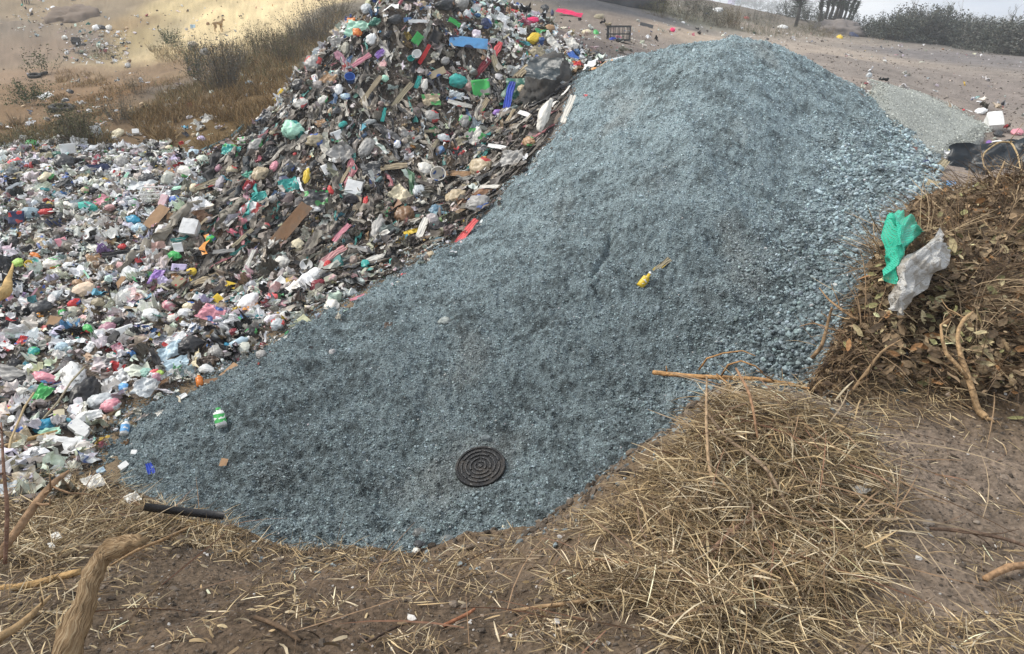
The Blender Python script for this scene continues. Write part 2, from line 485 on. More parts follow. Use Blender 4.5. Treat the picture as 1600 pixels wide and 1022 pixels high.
M_SOIL = attr_mat("soil", .95, .8, 45, .15, .35, 8, .03)
M_GRAVEL = attr_mat("gravel_fines", .92, 1, 70, .2, .75, 8, .03)
M_STONE = attr_mat("crushed_stone", .85, .4, 90, .25, .22, 4, .01)
M_GARB = attr_mat("rubbish_earth", .95, .9, 25, .15, .5, 8, .05)
M_LITTER = attr_mat("mixed_litter", .5, .2, 30, .35, .18, 3, .01)
M_STRAW = attr_mat("dry_straw", .75, 0, 30, .25, .25)
M_LEAF = attr_mat("dry_leaf", .7, .2, 60, .25, .3)
M_WOOD = attr_mat("weathered_wood", .85, .8, 40, .2, .35, 8, .02)
def bark_mat():
    m = attr_mat("bark", .9, .0, 40, .15, .3)
    nt = m.node_tree; b = nt.nodes["Principled BSDF"]; tc = nt.nodes.new("ShaderNodeAttribute"); tc.attribute_name = "Col"
    mp = nt.nodes.new("ShaderNodeMapping"); mp.inputs["Scale"].default_value = (16, 16, 9)
    n = nt.nodes.new("ShaderNodeTexNoise"); n.inputs["Scale"].default_value = 1; n.inputs["Detail"].default_value = 8; n.inputs["Roughness"].default_value = .78
    nt.links.new(tc.outputs["Vector"], mp.inputs["Vector"]); nt.links.new(mp.outputs["Vector"], n.inputs["Vector"])
    rp = nt.nodes.new("ShaderNodeValToRGB"); e = rp.color_ramp.elements
    e[0].position = .36; e[0].color = (.035, .02, .012, 1); e[1].position = .68; e[1].color = (.66, .53, .35, 1)
    k = e.new(.5); k.color = (.36, .24, .13, 1)
    nt.links.new(n.outputs["Fac"], rp.inputs["Fac"]); nt.links.new(rp.outputs["Color"], b.inputs["Base Color"])
    bp = nt.nodes.new("ShaderNodeBump"); bp.inputs["Strength"].default_value = 1; bp.inputs["Distance"].default_value = .006
    nt.links.new(n.outputs["Fac"], bp.inputs["Height"]); nt.links.new(bp.outputs["Normal"], b.inputs["Normal"])
    return m
M_BARK = bark_mat()
M_BUSH = attr_mat("bush_leaves", .8, 0, 10, .15, .25)

# ---------------------------------------------------------------- the ground sheet and the heaps
ang = np.concatenate([np.linspace(-2.6, -1.0, 60)[:-1], np.linspace(-1.0, 1.0, 860), np.linspace(1.0, 2.6, 60)[1:]])
rad = np.concatenate([np.geomspace(.35, 24, 820)[:-1], np.geomspace(24, 420, 120)])
A, R = np.meshgrid(ang, rad, indexing="ij")
GX, GY = R * np.sin(A), R * np.cos(A)
GZ, BMP = parts(GX, GY)
NA, NR = GX.shape
idx = np.arange(NA * NR).reshape(NA, NR)
QUAD = np.stack([idx[:-1, :-1], idx[:-1, 1:], idx[1:, 1:], idx[1:, :-1]], -1)

# from here on the land is read back from the finished sheet
parts_exact = parts
LRAD = np.log(rad)
def parts(x, y):
    x = np.asarray(x, float); y = np.asarray(y, float)
    fa = np.interp(np.arctan2(x, y), ang, np.arange(NA)); fr = np.interp(np.log(np.hypot(x, y) + 1e-6), LRAD, np.arange(NR))
    i = np.minimum(fa.astype(int), NA - 2); j = np.minimum(fr.astype(int), NR - 2)
    p, q_ = fa - i, fr - j
    g = lambda Z: (Z[i, j] * (1 - p) + Z[i + 1, j] * p) * (1 - q_) + (Z[i, j + 1] * (1 - p) + Z[i + 1, j + 1] * p) * q_
    return g(GZ), g(BMP)

mg = mask(GRAVEL, GX, GY); mt = mask(GARB, GX, GY, wob=.35); mp = mask(PALE, GX, GY)
bank_side = sstep(-.05, .12, BMP)            # 1 where the near bank lies on top
LR = np.log(R + 1)
# soil relief
rough = .035 * fbm(GX * 2.6, GY * 2.6, 0, 4) + .011 * np.abs(fbm(GX * 20, GY * 20, 4, 3)) * sstep(9, 5, R) + .014 * fbm(GX * 11, GY * 11, 2, 3) + .006 * noise3(GX * 38, GY * 38)
far = sstep(14, 30, R)
rough = rough * (1 - .3 * far) + far * (.28 * fbm(GX * .28, GY * .28, 5, 4) + .13 * fbm(GX * 1.1, GY * 1.1, 7, 5, .65)) * sstep(2, -1.5, A * 3)
flat_r = sstep(.25, .5, A) * sstep(9, 14, R)
rough = rough * (1 - .6 * flat_r) 
ground_z = GZ + rough - .30 * sstep(.15, .5, np.maximum(mg, mt)) * (1 - sstep(-.14, .0, BMP)) - .25 * sstep(.1, .4, mp)

# soil colours by place
cc = [(100,900,.085,.068,.052),(500,950,.085,.066,.05),(900,950,.085,.068,.052),(1200,800,.11,.085,.055),(1450,720,.145,.122,.103),(1590,900,.135,.113,.094),(1420,870,.135,.113,.094),(1500,560,.06,.045,.03),
      (1590,150,.185,.15,.128),(1400,110,.20,.165,.14),(1500,90,.145,.125,.115),(1590,75,.12,.11,.10),(1250,75,.27,.215,.17),(1100,60,.32,.25,.19),(1000,70,.23,.19,.16),(930,80,.16,.135,.12),(880,50,.17,.14,.125),(1300,120,.22,.175,.145),
      (1000,20,.10,.095,.095),(960,12,.075,.075,.08),(1040,20,.15,.14,.10),(1120,20,.16,.14,.11),(1200,45,.24,.19,.15),
      (30,120,.25,.175,.115),(60,80,.24,.18,.13),(130,60,.20,.165,.135),(80,20,.26,.20,.13),(20,40,.21,.17,.13),(200,40,.28,.20,.11),(160,20,.24,.19,.13),(230,60,.36,.28,.15),
      (340,30,.68,.54,.30),(420,20,.68,.54,.31),(280,10,.50,.40,.22),(300,55,.62,.49,.28),(460,20,.62,.49,.28),(380,62,.66,.53,.31),(260,55,.36,.30,.19),
      (100,140,.23,.15,.085),(180,150,.17,.095,.04),(150,180,.2,.125,.06),(60,180,.19,.125,.07),(250,110,.22,.15,.09),(300,150,.14,.10,.055),(280,140,.16,.13,.10),(350,200,.13,.085,.035),(250,190,.16,.11,.065),(420,110,.16,.115,.06),(430,150,.12,.075,.03),(480,60,.15,.125,.09),(520,20,.16,.14,.11)]
cc = np.array(cc)
cp = hit(cc[:, 0], cc[:, 1])
cq = lp(cp[:, 0], cp[:, 1])
q = lp(GX.ravel(), GY.ravel())
q = q + .05 * np.stack([fbm(q[:, 0] * 9, q[:, 1] * 9, 3, 4), fbm(q[:, 0] * 9, q[:, 1] * 9, 8, 4)], -1)
gcol = np.zeros((len(q), 3))
for i in range(0, len(q), 60000):
    d2 = ((q[i:i + 60000, None] - cq[None]) ** 2).sum(-1)
    w = 1 / (d2 + 6e-4) ** 2
    gcol[i:i + 60000] = (w @ cc[:, 2:]) / w.sum(1)[:, None]
xr, yr = GX.ravel(), GY.ravel()
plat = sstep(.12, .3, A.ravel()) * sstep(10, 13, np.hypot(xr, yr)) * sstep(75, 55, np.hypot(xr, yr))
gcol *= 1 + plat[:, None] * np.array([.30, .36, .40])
v1 = fbm(xr * 1.1, yr * 1.1, 4, 5); v2 = fbm(xr * 9, yr * 9, 6, 3)
gcol *= (1 + .45 * v1 + .28 * v2)[:, None]
# drier pale crust and darker damp patches on the near soil
nearw = (np.hypot(xr, yr) < 4.5)
gcol = np.where(nearw[:, None], gcol * np.array([1.44, 1.33, 1.20]), gcol)
gcol = np.where(nearw[:, None], gcol * (1 + .5 * np.clip(fbm(xr * 3.1, yr * 3.1, 9, 4), -1, 1))[:, None], gcol)
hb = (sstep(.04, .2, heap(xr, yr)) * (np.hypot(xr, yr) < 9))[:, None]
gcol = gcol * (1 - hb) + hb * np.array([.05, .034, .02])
gcol = np.clip(gcol, .012, .8)
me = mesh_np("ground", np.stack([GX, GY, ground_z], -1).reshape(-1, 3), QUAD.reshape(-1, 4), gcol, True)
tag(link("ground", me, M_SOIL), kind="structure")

def submesh(name, zz, col, sel):
    """cut the cells where sel holds out of the land as a sheet of their own"""
    fm = sel[:-1, :-1] & sel[1:, :-1] & sel[:-1, 1:] & sel[1:, 1:]
    F = QUAD[fm]
    used = np.unique(F)
    re = np.full(NA * NR, -1); re[used] = np.arange(len(used))
    V = np.stack([GX.ravel()[used], GY.ravel()[used], zz.ravel()[used]], -1)
    return mesh_np(name, V, re[F], col.reshape(-1, 3)[used], True)

# gravel heap: lumps, runnels and a crack
def gravel_relief(x, y):
    cd, _ = seg_dist(CRACK, x, y)
    z = .105 * fbm(x * 1.3, y * 1.3, 11, 4) + .05 * fbm(x * 3.4 + .6 * y, y * 4.6, 13, 3) + .05 * np.abs(fbm(x * 1.5 + .5 * y, y * 2.6, 19, 3)) + .075 * np.abs(fbm(x * 6, y * 8, 15, 3)) + .032 * fbm(x * 14, y * 14, 17, 2) - .09 * np.exp(-(cd / .045) ** 2)
    z += .075 * noise3((x * .8 + y * .25) * 1.9, y * .35, 21) + .03 * noise3((x * .8 + y * .25) * 4.7, y * .6, 23)
    return z * sstep(.24, .5, np.hypot(x - MHP[0], y - MHP[1]))
MHP = hit(752, 735)[0]
CRACK = [tuple(p[:2]) for p in hit(np.array([928, 936, 945, 951, 955]), np.array([434, 418, 402, 388, 365]))]
GREL = gravel_relief(GX, GY)

gz = GZ + GREL - .25 * sstep(.12, -.12, mg) + .02
def clods(x, y):
    return .52 * fbm(x * 11 + 1.2 * y, y * 15, 31, 4, .75) + .34 * fbm(x * 2.0 + .6 * y, y * 3.8, 37, 4, .6) + .16 * fbm(x * .6, y * .8, 33, 3)
clod = clods(xr, yr)
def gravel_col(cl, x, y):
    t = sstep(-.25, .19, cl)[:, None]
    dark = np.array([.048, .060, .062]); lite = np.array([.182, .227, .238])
    up = sstep(6.5, 12.5, y)[:, None]          # gravel colour gets paler towards the upper slope, stays darker at the foot
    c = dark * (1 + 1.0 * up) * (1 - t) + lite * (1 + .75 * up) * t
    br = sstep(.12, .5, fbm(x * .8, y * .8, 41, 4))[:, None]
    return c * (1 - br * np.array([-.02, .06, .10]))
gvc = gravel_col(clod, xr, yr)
sel = (mg > -.12) & (BMP < .22) & (R > 2.3)
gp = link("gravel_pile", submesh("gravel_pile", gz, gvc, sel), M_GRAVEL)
tag(gp, "big blue grey heap of crushed gravel with a steep crest, filling the pit", "gravel heap")

pc_ = np.mean([p for p in PALE], 0)
pz = GZ + .42 * np.exp(-.5 * (np.hypot(GX - pc_[0], GY - pc_[1]) / .95) ** 2) - .25 * sstep(.15, -.15, mp) + .03 * fbm(GX * 2, GY * 2, 3, 4) + .02
pcol = np.array([.40, .415, .38]) * (1 + .3 * v1 + .25 * v2)[:, None]
tag(link("gravel_mound", submesh("gravel_mound", pz, pcol, mp > -.15), M_GRAVEL), "low pale grey mound of fine gravel behind the big gravel heap", "gravel heap")

# rubbish: earth between the pieces
tz = GZ + .10 * fbm(GX * 1.5, GY * 1.5, 51, 4) + .05 * fbm(GX * 6, GY * 6, 52, 3) - .3 * sstep(.2, -.2, mt) + .015
ue, ve = project(np.stack([GX, GY, GZ], -1))
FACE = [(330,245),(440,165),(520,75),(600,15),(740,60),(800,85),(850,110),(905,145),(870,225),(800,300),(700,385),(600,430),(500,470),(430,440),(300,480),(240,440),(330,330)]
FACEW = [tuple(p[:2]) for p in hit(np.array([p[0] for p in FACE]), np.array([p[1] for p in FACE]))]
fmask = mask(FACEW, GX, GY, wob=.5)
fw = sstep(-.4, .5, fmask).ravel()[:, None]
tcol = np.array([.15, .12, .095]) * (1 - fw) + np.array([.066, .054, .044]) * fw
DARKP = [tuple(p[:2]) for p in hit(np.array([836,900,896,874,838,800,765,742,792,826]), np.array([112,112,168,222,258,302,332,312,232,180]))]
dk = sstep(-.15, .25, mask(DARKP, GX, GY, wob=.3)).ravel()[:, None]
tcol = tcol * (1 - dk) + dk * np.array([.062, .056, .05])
tcol = tcol * (1 + .6 * fbm(xr * 5, yr * 5, 55, 3) + .5 * v1)[:, None]
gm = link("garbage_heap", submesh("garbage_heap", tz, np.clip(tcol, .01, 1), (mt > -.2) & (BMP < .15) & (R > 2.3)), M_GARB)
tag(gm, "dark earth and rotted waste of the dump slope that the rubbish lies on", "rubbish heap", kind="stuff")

# ---------------------------------------------------------------- scatter helpers
def rot_from(nrm, spin, tilt=None):
    """rotation matrices with local z along nrm (tilted at random) and a random spin"""
    n = nrm + (0 if tilt is None else tilt)
    n = n / np.linalg.norm(n, axis=1)[:, None]
    h = np.stack([np.cos(spin), np.sin(spin), np.zeros_like(spin)], -1)
    x = h - n * (h * n).sum(1)[:, None]
    x /= np.linalg.norm(x, axis=1)[:, None] + 1e-9
    y = np.cross(n, x)
    return np.stack([x, y, n], -1)

def scatter(protos, which, P, Rm, sc):
    """merge many small copies; sc (n,3); returns V, F(tri), owner index per vertex"""
    Vs, Fs, Os = [], [], []
    off = 0
    for k, (pv, pf) in enumerate(protos):
        ids = np.where(which == k)[0]
        if not len(ids): continue
        v = pv[None] * sc[ids][:, None, :]
        v = np.einsum("nij,nvj->nvi", Rm[ids], v) + P[ids][:, None]
        m = len(pv)
        f = pf[None] + (np.arange(len(ids)) * m)[:, None, None] + off
        Vs.append(v.reshape(-1, 3)); Fs.append(f.reshape(-1, 3)); Os.append(np.repeat(ids, m))
        off += len(ids) * m
    return np.concatenate(Vs), np.concatenate(Fs), np.concatenate(Os)

def tri(F):
    out = []
    for f in F:
        for k in range(1, len(f) - 1): out.append((f[0], f[k], f[k + 1]))
    return np.array(out)

def sample_poly(poly, n, margin=0.0, wob=.12):
    P = np.array([p[:2] for p in poly]); lo, hi = P.min(0), P.max(0)
    out = []
    tot = 0
    while tot < n:
        q = rng.uniform(lo, hi, size=(n * 2, 2))
        m = mask(poly, q[:, 0], q[:, 1], wob=wob) > margin
        out.append(q[m]); tot += m.sum()
    return np.concatenate(out)[:n]

def in_view(x, y, z, pad=60):
    u, v = project(np.stack([x, y, z], -1))
    return (u > -pad) & (u < 1600 + pad) & (v > -pad) & (v < 1022 + pad)

# ---------------------------------------------------------------- gravel stones
stone_protos = []
for k in range(10):
    V, F = ICO[1] if k < 7 else ICO[2]
    V = V * (1 + .35 * np.random.default_rng(k).uniform(-1, 1, (len(V), 1)) if k < 7 else 1 + .5 * fbm(V[:, 0] + k * 3, V[:, 1], V[:, 2], 3)[:, None])
    V = V * np.array([1, .82, .66])
    stone_protos.append((V * .5, F))
q = sample_poly(GRAVEL, 330000, -.10, .12)
zq, bq = parts(q[:, 0], q[:, 1])
ok = (bq < .16) & in_view(q[:, 0], q[:, 1], zq)
q, zq = q[ok], zq[ok]
uq, vq = project(np.c_[q, zq])
cl = clods(q[:, 0], q[:, 1])
dist = np.hypot(q[:, 0], q[:, 1])
# coarse stone rolls to the foot of the heap and down its right flank
ld, _ = seg_dist(LIP, q[:, 0], q[:, 1])
coarse = sstep(2.6, .3, ld) * sstep(-2.2, -.4, q[:, 0])
flank = sstep(.0, 1.0, (q[:, 0] - 2.9) - .30 * (q[:, 1] - 6)) * sstep(11.8, 10.2, q[:, 1])
coarse = np.clip(np.maximum(coarse, flank * .7) + .35 * fbm(q[:, 0] * 1.2, q[:, 1] * 1.2, 61, 3), 0, 1)
u01 = rng.random(len(q))
size = .012 + .018 * u01 ** 2.2 + coarse * (.014 + .062 * rng.random(len(q)) ** 2.6)
big = rng.random(len(q)) < .02 * coarse
size = np.where(big, rng.uniform(.05, .105, len(q)), size)
keep = rng.random(len(q)) < np.clip(.34 + .75 * sstep(-.3, .3, cl) * .8 + .5 * coarse, 0, 1) * np.clip(.019 / size, .14, 1) ** 1.15
# stones too small to show far off are left to the surface itself
keep &= size > .0011 * dist
q, zq, size, cl, coarse = q[keep], zq[keep], size[keep], cl[keep], coarse[keep]
zs = zq + gravel_relief(q[:, 0], q[:, 1]) + .02
P = np.c_[q, zs + size * .12 * rng.uniform(-.5, 1.2, len(q))]
mh = hit(752, 735)[0]; k_ = np.hypot(q[:, 0] - mh[0], (q[:, 1] - mh[1]) * .95) > .255
q, zq, size, cl, coarse, zs, P = q[k_], zq[k_], size[k_], cl[k_], coarse[k_], zs[k_], P[k_]
sc = size[:, None] * rng.uniform(.75, 1.25, (len(q), 3))
which = np.where(size > .035, rng.integers(7, 10, len(q)), rng.integers(0, 7, len(q)))
V, F, O = scatter(stone_protos, which, P, rot_from(normal(q[:, 0], q[:, 1]), rng.uniform(0, 6.28, len(q)), rng.normal(0, .5, (len(q), 3))), sc)
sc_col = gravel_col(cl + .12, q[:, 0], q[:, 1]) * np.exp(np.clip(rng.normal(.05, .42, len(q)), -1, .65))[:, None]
wh = rng.random(len(q)) < .005
sc_col = np.where(wh[:, None], rng.uniform(.35, .6, (len(q), 1)) * np.array([1, 1, .97]), sc_col)
sc_col *= 1 + rng.normal(0, .022, (len(q), 3))
print("stones", len(q), len(F))
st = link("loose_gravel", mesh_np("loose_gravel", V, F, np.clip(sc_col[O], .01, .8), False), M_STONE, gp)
st["kind"] = "stuff"

# pale stones along the right flank and pebbles in the near soil
def pebbles(name, q, size, col, mat, kind="stuff"):
    zq = S(q[:, 0], q[:, 1]) + .035 * fbm(q[:, 0] * 2.6, q[:, 1] * 2.6, 0, 4) + .014 * fbm(q[:, 0] * 11, q[:, 1] * 11, 2, 3)
    P = np.c_[q, zq + size * .1]
    V, F, O = scatter(stone_protos, rng.integers(0, 10, len(q)), P, rot_from(normal(q[:, 0], q[:, 1]), rng.uniform(0, 6.28, len(q)), rng.normal(0, .4, (len(q), 3))), size[:, None] * rng.uniform(.7, 1.3, (len(q), 3)))
    o = link(name, mesh_np(name, V, F, col[O], False), mat)
    return tag(o, kind=kind)

n = 60000
q = np.c_[rng.uniform(-2.2, 3.2, n), rng.uniform(1.0, 4.2, n)]
zq, bq = parts(q[:, 0], q[:, 1])
q = q[(bq > .02) & in_view(q[:, 0], q[:, 1], zq)]
size = .004 + .011 * rng.random(len(q)) ** 2.5 + .028 * rng.random(len(q)) * (rng.random(len(q)) < .03)
col = np.array([.125, .10, .078]) * np.exp(rng.normal(0, .4, len(q)))[:, None]
col = np.where((rng.random(len(q)) < .03)[:, None], rng.uniform(.35, .65, (len(q), 1)) * np.array([1, .96, .9]), col)
pebbles("soil_crumbs", q, size, col, M_STONE)

# stones and clods of the far ground
n = 5000
uu = rng.uniform(900, 1600, n); vv = rng.uniform(62, 215, n)
h = hit(uu, vv)
m_ = (mask(GRAVEL, h[:, 0], h[:, 1]) < -.1) & (h[:, 1] > 11) & (h[:, 1] < 60)
h = h[m_]
pebbles("road_rubble", h[:, :2], (.02 + .05 * rng.random(len(h)) ** 3) * (h[:, 1] / 18) ** .7, np.array([.2, .17, .145]) * np.exp(rng.normal(0, .45, len(h)))[:, None], M_STONE)

# ---------------------------------------------------------------- litter, the mass of it
def lo_sheet(sd, n=5, amp=.3):
    g, F = grid(n, n)
    r = np.random.default_rng(sd)
    x, y = g[:, 0], g[:, 1]
    z = amp * (1.7 * np.abs(fbm(x * 2.4 + sd * 3.1, y * 2.4, sd * 1.7, 3, .6)) + .5 * noise3(x * 1.7 + sd, y * 1.7, sd))
    k = 1 + .55 * fbm(x * 2.6 + sd, y * 2.6, sd + .5, 2)
    V = np.c_[x * k, y * k * r.uniform(.6, 1), z]
    V += r.uniform(-.035, .035, V.shape)
    return V, tri(F)
def lo_blob(sd):
    V, F = ICO[2]
    V = V * (1 + .55 * fbm(V[:, 0] * 1.6 + sd * 3, V[:, 1] * 1.6, V[:, 2] * 1.6, 3)[:, None] + .12 * np.random.default_rng(sd).uniform(-1, 1, (len(V), 1)))
    return V * np.array([.5, .42, .3]), F
def lo_strip(sd):
    r = np.random.default_rng(sd)
    g, F = grid(8, 3)
    V = np.c_[g[:, 0], g[:, 1] * .16 * (1 + .5 * noise3(g[:, 0] * 4 + sd, g[:, 0] * 0, sd)) + .12 * noise3(g[:, 0] * 2.5 + sd, g[:, 0] * 0, 2.0 + sd), .12 * noise3(g[:, 0] * 3, g[:, 1] * 6 + sd, sd) + .05 * r.uniform(-1, 1, len(g))]
    return V, tri(F)
def lo_cyl(sd):
    V, F = lathe([(.16, -.5), (.2, -.47), (.2, .2), (.09, .36), (.09, .5)], 7)
    V = np.array(V)[:, [2, 0, 1]]
    return V, tri(F)
def lo_box(sd):
    V, F = boxm(0, 0, 0, 1, .7, .45)
    V = np.array(V) + np.random.default_rng(sd).uniform(-.07, .07, (8, 3))
    return V, tri(F)
def lo_disc(sd):
    V, F = lathe([(.001, .02), (.4, .05), (.5, .09), (.5, .03), (.001, -.02)], 10)
    return np.array(V), tri(F)
LP = [lo_sheet(i, 6, .45) for i in range(8)] + [lo_sheet(20 + i, 8, .75) for i in range(6)] + [lo_blob(i) for i in range(7)] + [lo_strip(i) for i in range(6)] + [lo_cyl(0), lo_box(1), lo_box(2), lo_disc(0)]
K_SHEET, K_BLOB, K_STRIP, K_HARD = range(0, 14), range(14, 21), range(21, 27), range(27, 31)

PALW = np.array([(.78,.77,.73),(.70,.68,.62),(.58,.55,.49),(.40,.37,.32),(.80,.80,.79),(.25,.22,.18),(.03,.03,.033),(.016,.016,.018),(.5,.42,.30),(.27,.17,.09),(.06,.17,.36),(.03,.07,.22),(.10,.33,.42),(.45,.06,.06),(.55,.18,.22),(.62,.38,.38),(.6,.42,.06),(.55,.24,.05),(.06,.3,.12),(.05,.3,.26),(.3,.22,.42),(.42,.46,.5),(.16,.13,.11),(.10,.085,.07),(.55,.60,.62),(.35,.40,.38)])
W_FIELD = np.array([25,22,14,6,18,4,9,9,5,3,1.2,1.2,1.2,1.3,.9,1.8,1.1,.8,.8,1.0,.3,3,4,4,5,3])
W_FACE = np.array([3,4,6,8,1.5,12,5,7,4,6,.6,.9,.6,.8,.6,1.1,.6,.7,.5,1.2,.5,2,20,24,1.5,3])
W_TOP = np.array([15,14,11,8,9,7,5,5,4,3,1.6,.8,1.4,1.6,1.4,2.2,1.3,.8,1.3,1.6,.6,4,5,5,4,3])

def litter(name, q, fw, top, smin, smax, lift=.05, mat=M_LITTER):
    n = len(q)
    pf = W_FIELD / W_FIELD.sum(); pc = W_FACE / W_FACE.sum(); pt = W_TOP / W_TOP.sum()
    cf = rng.choice(len(PALW), n, p=pf); cfc = rng.choice(len(PALW), n, p=pc); ct = rng.choice(len(PALW), n, p=pt)
    ci = np.where(rng.random(n) < fw, cfc, cf); ci = np.where(rng.random(n) < top, ct, ci)
    col = PALW[ci] * np.exp(rng.normal(-.05, .22, n))[:, None] * (1 + rng.normal(0, .06, (n, 3)))
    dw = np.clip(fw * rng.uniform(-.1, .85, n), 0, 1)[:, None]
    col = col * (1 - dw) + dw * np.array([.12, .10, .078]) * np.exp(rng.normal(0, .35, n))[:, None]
    r = rng.random(n)
    which = rng.integers(0, 14, n)
    which = np.where(r < .13, rng.integers(14, 21, n), which)
    which = np.where(r > .80 - .24 * fw, rng.integers(21, 27, n), which)
    which = np.where(r > .94 + .02 * fw, rng.integers(27, 31, n), which)
    size = smin + (smax - smin) * rng.random(n) ** 2.6
    stripk = (which >= 21) & (which < 27)
    size = np.where(stripk, size * (1.5 + .9 * fw), size); size = np.where(which >= 27, size * .62, size)
    z = S(q[:, 0], q[:, 1]) + .10 * fbm(q[:, 0] * 1.5, q[:, 1] * 1.5, 51, 4) + .05 * fbm(q[:, 0] * 6, q[:, 1] * 6, 52, 3) + .015
    nr = normal(q[:, 0], q[:, 1], .15)
    P = np.c_[q, z] + nr * (rng.uniform(-.01, lift, n) + .08 * size)[:, None]
    spin = rng.uniform(0, 6.28, n)
    dn = np.arctan2(nr[:, 1], nr[:, 0]) + rng.normal(0, .35, n)
    spin = np.where(stripk & (rng.random(n) < fw), dn, spin)
    tilt = rng.normal(0, 1, (n, 3)) * np.where(stripk, .25, .55)[:, None]
    sc = size[:, None] * rng.uniform(.65, 1.3, (n, 3)); sc[:, 2] *= rng.uniform(.6, 1.3, n)
    V, F, O = scatter(LP, which, P, rot_from(nr, spin, tilt), sc)
    c = col[O]
    pr = rng.random(n) < .22                          # printed wrappers: a second colour on part of the piece
    c2 = PALW[rng.choice(len(PALW), n, p=pf)]
    k = pr[O] & (rng.random(len(O)) < .33)
    c = np.where(k[:, None], c2[O], c)
    o = link(name, mesh_np(name, V, F, np.clip(c, .008, .8), False), mat)
    print(name, n, len(F))
    return tag(o, kind="stuff")

def face_w(x, y): return sstep(-.4, .5, mask(FACEW, x, y, wob=.5))
def top_w(x, y): return sstep(14.8, 16.8, y) * sstep(-5.5, -3.5, x)
def garb_pts(n, margin=.03):
    q = sample_poly(GARB, n, margin, .35)
    z, b = parts(q[:, 0], q[:, 1])
    return q[(b < .1) & in_view(q[:, 0], q[:, 1], z, 30)]

# ---------------------------------------------------------------- placing single pieces
C = dict(white=(.80,.80,.78), offw=(.70,.67,.60), grey=(.33,.32,.30), clear=(.50,.53,.54), black=(.016,.016,.018), char=(.05,.052,.055), navy=(.018,.03,.085), blue=(.045,.13,.42), royal=(.02,.06,.42),
         sky=(.15,.40,.72), ltblue=(.42,.55,.62), teal=(.03,.33,.29), tealblue=(.02,.25,.40), dkteal=(.012,.10,.13), green=(.06,.42,.10), dkgreen=(.012,.11,.075), lime=(.40,.6,.12), mint=(.42,.72,.55), red=(.52,.03,.03), dkred=(.2,.02,.03),
         pink=(.68,.28,.33), coral=(.72,.12,.12), hotpink=(.78,.03,.14), mauve=(.40,.20,.25), yellow=(.72,.50,.04), orange=(.68,.20,.03), brown=(.19,.10,.045), dkbrown=(.07,.045,.03), cardboard=(.38,.23,.12), purple=(.30,.16,.48), lilac=(.55,.48,.68), beige=(.46,.37,.24), khaki=(.34,.29,.19), cream=(.66,.58,.40))

def frame(u, v, ang, k=.45):
    P = hit(u, v)[0]
    n = normal(P[0:1], P[1:2], .15)[0]
    c = -P / np.linalg.norm(P)
    nn = n * (1 - k) + c * k; nn /= np.linalg.norm(nn)
    e1 = np.cross(nn, [0, 0, 1.]); e1 /= np.linalg.norm(e1) + 1e-9
    e2 = np.cross(nn, e1)
    p0 = np.array(project(P)); h = .01
    J = np.stack([(np.array(project(P + e1 * h)) - p0) / h, (np.array(project(P + e2 * h)) - p0) / h], 1)
    d = np.array([math.cos(math.radians(ang)), -math.sin(math.radians(ang))])
    s = np.linalg.solve(J, d)
    X = e1 * s[0] + e2 * s[1]
    mx_ = np.linalg.norm(X); X = X / mx_
    Y = np.cross(nn, X)
    my = 1 / np.linalg.norm(J @ np.array([Y @ e1, Y @ e2]))
    lim = np.linalg.norm(P) / FPX * 2.2
    return P, n, X, Y, nn, min(mx_, lim), min(my, lim)

PLACED = []
HERO = []     # (u, v, short name) for saying what lies beside what
_seed = [0]

def place(o, u, v, w, h, ang, zf=.6, k=.45, lift=.03, lean=0):
    P, n, X, Y, Z, mx_, my = frame(u, v, ang, k)
    Wd, Hd = w * mx_, h * my
    M = Matrix(((X[0], Y[0], Z[0]), (X[1], Y[1], Z[1]), (X[2], Y[2], Z[2])))
    o.rotation_mode = "QUATERNION"; o.rotation_quaternion = M.to_quaternion()
    if mask(GARB, P[0:1], P[1:2], wob=.35)[0] > .05:
        lift += .05 + max(0, .10 * fbm(P[0:1] * 1.5, P[1:2] * 1.5, 51, 4)[0]) + .05 * abs(fbm(P[0:1] * 6, P[1:2] * 6, 52, 3)[0])
    o.location = Vector(P + n * lift)
    PLACED.append((P[0], P[1], math.sqrt(Wd * Hd)))
    return Wd, Hd, min(Wd, Hd) * zf

def scaled(V, s): return np.asarray(V) * np.array(s)[None]

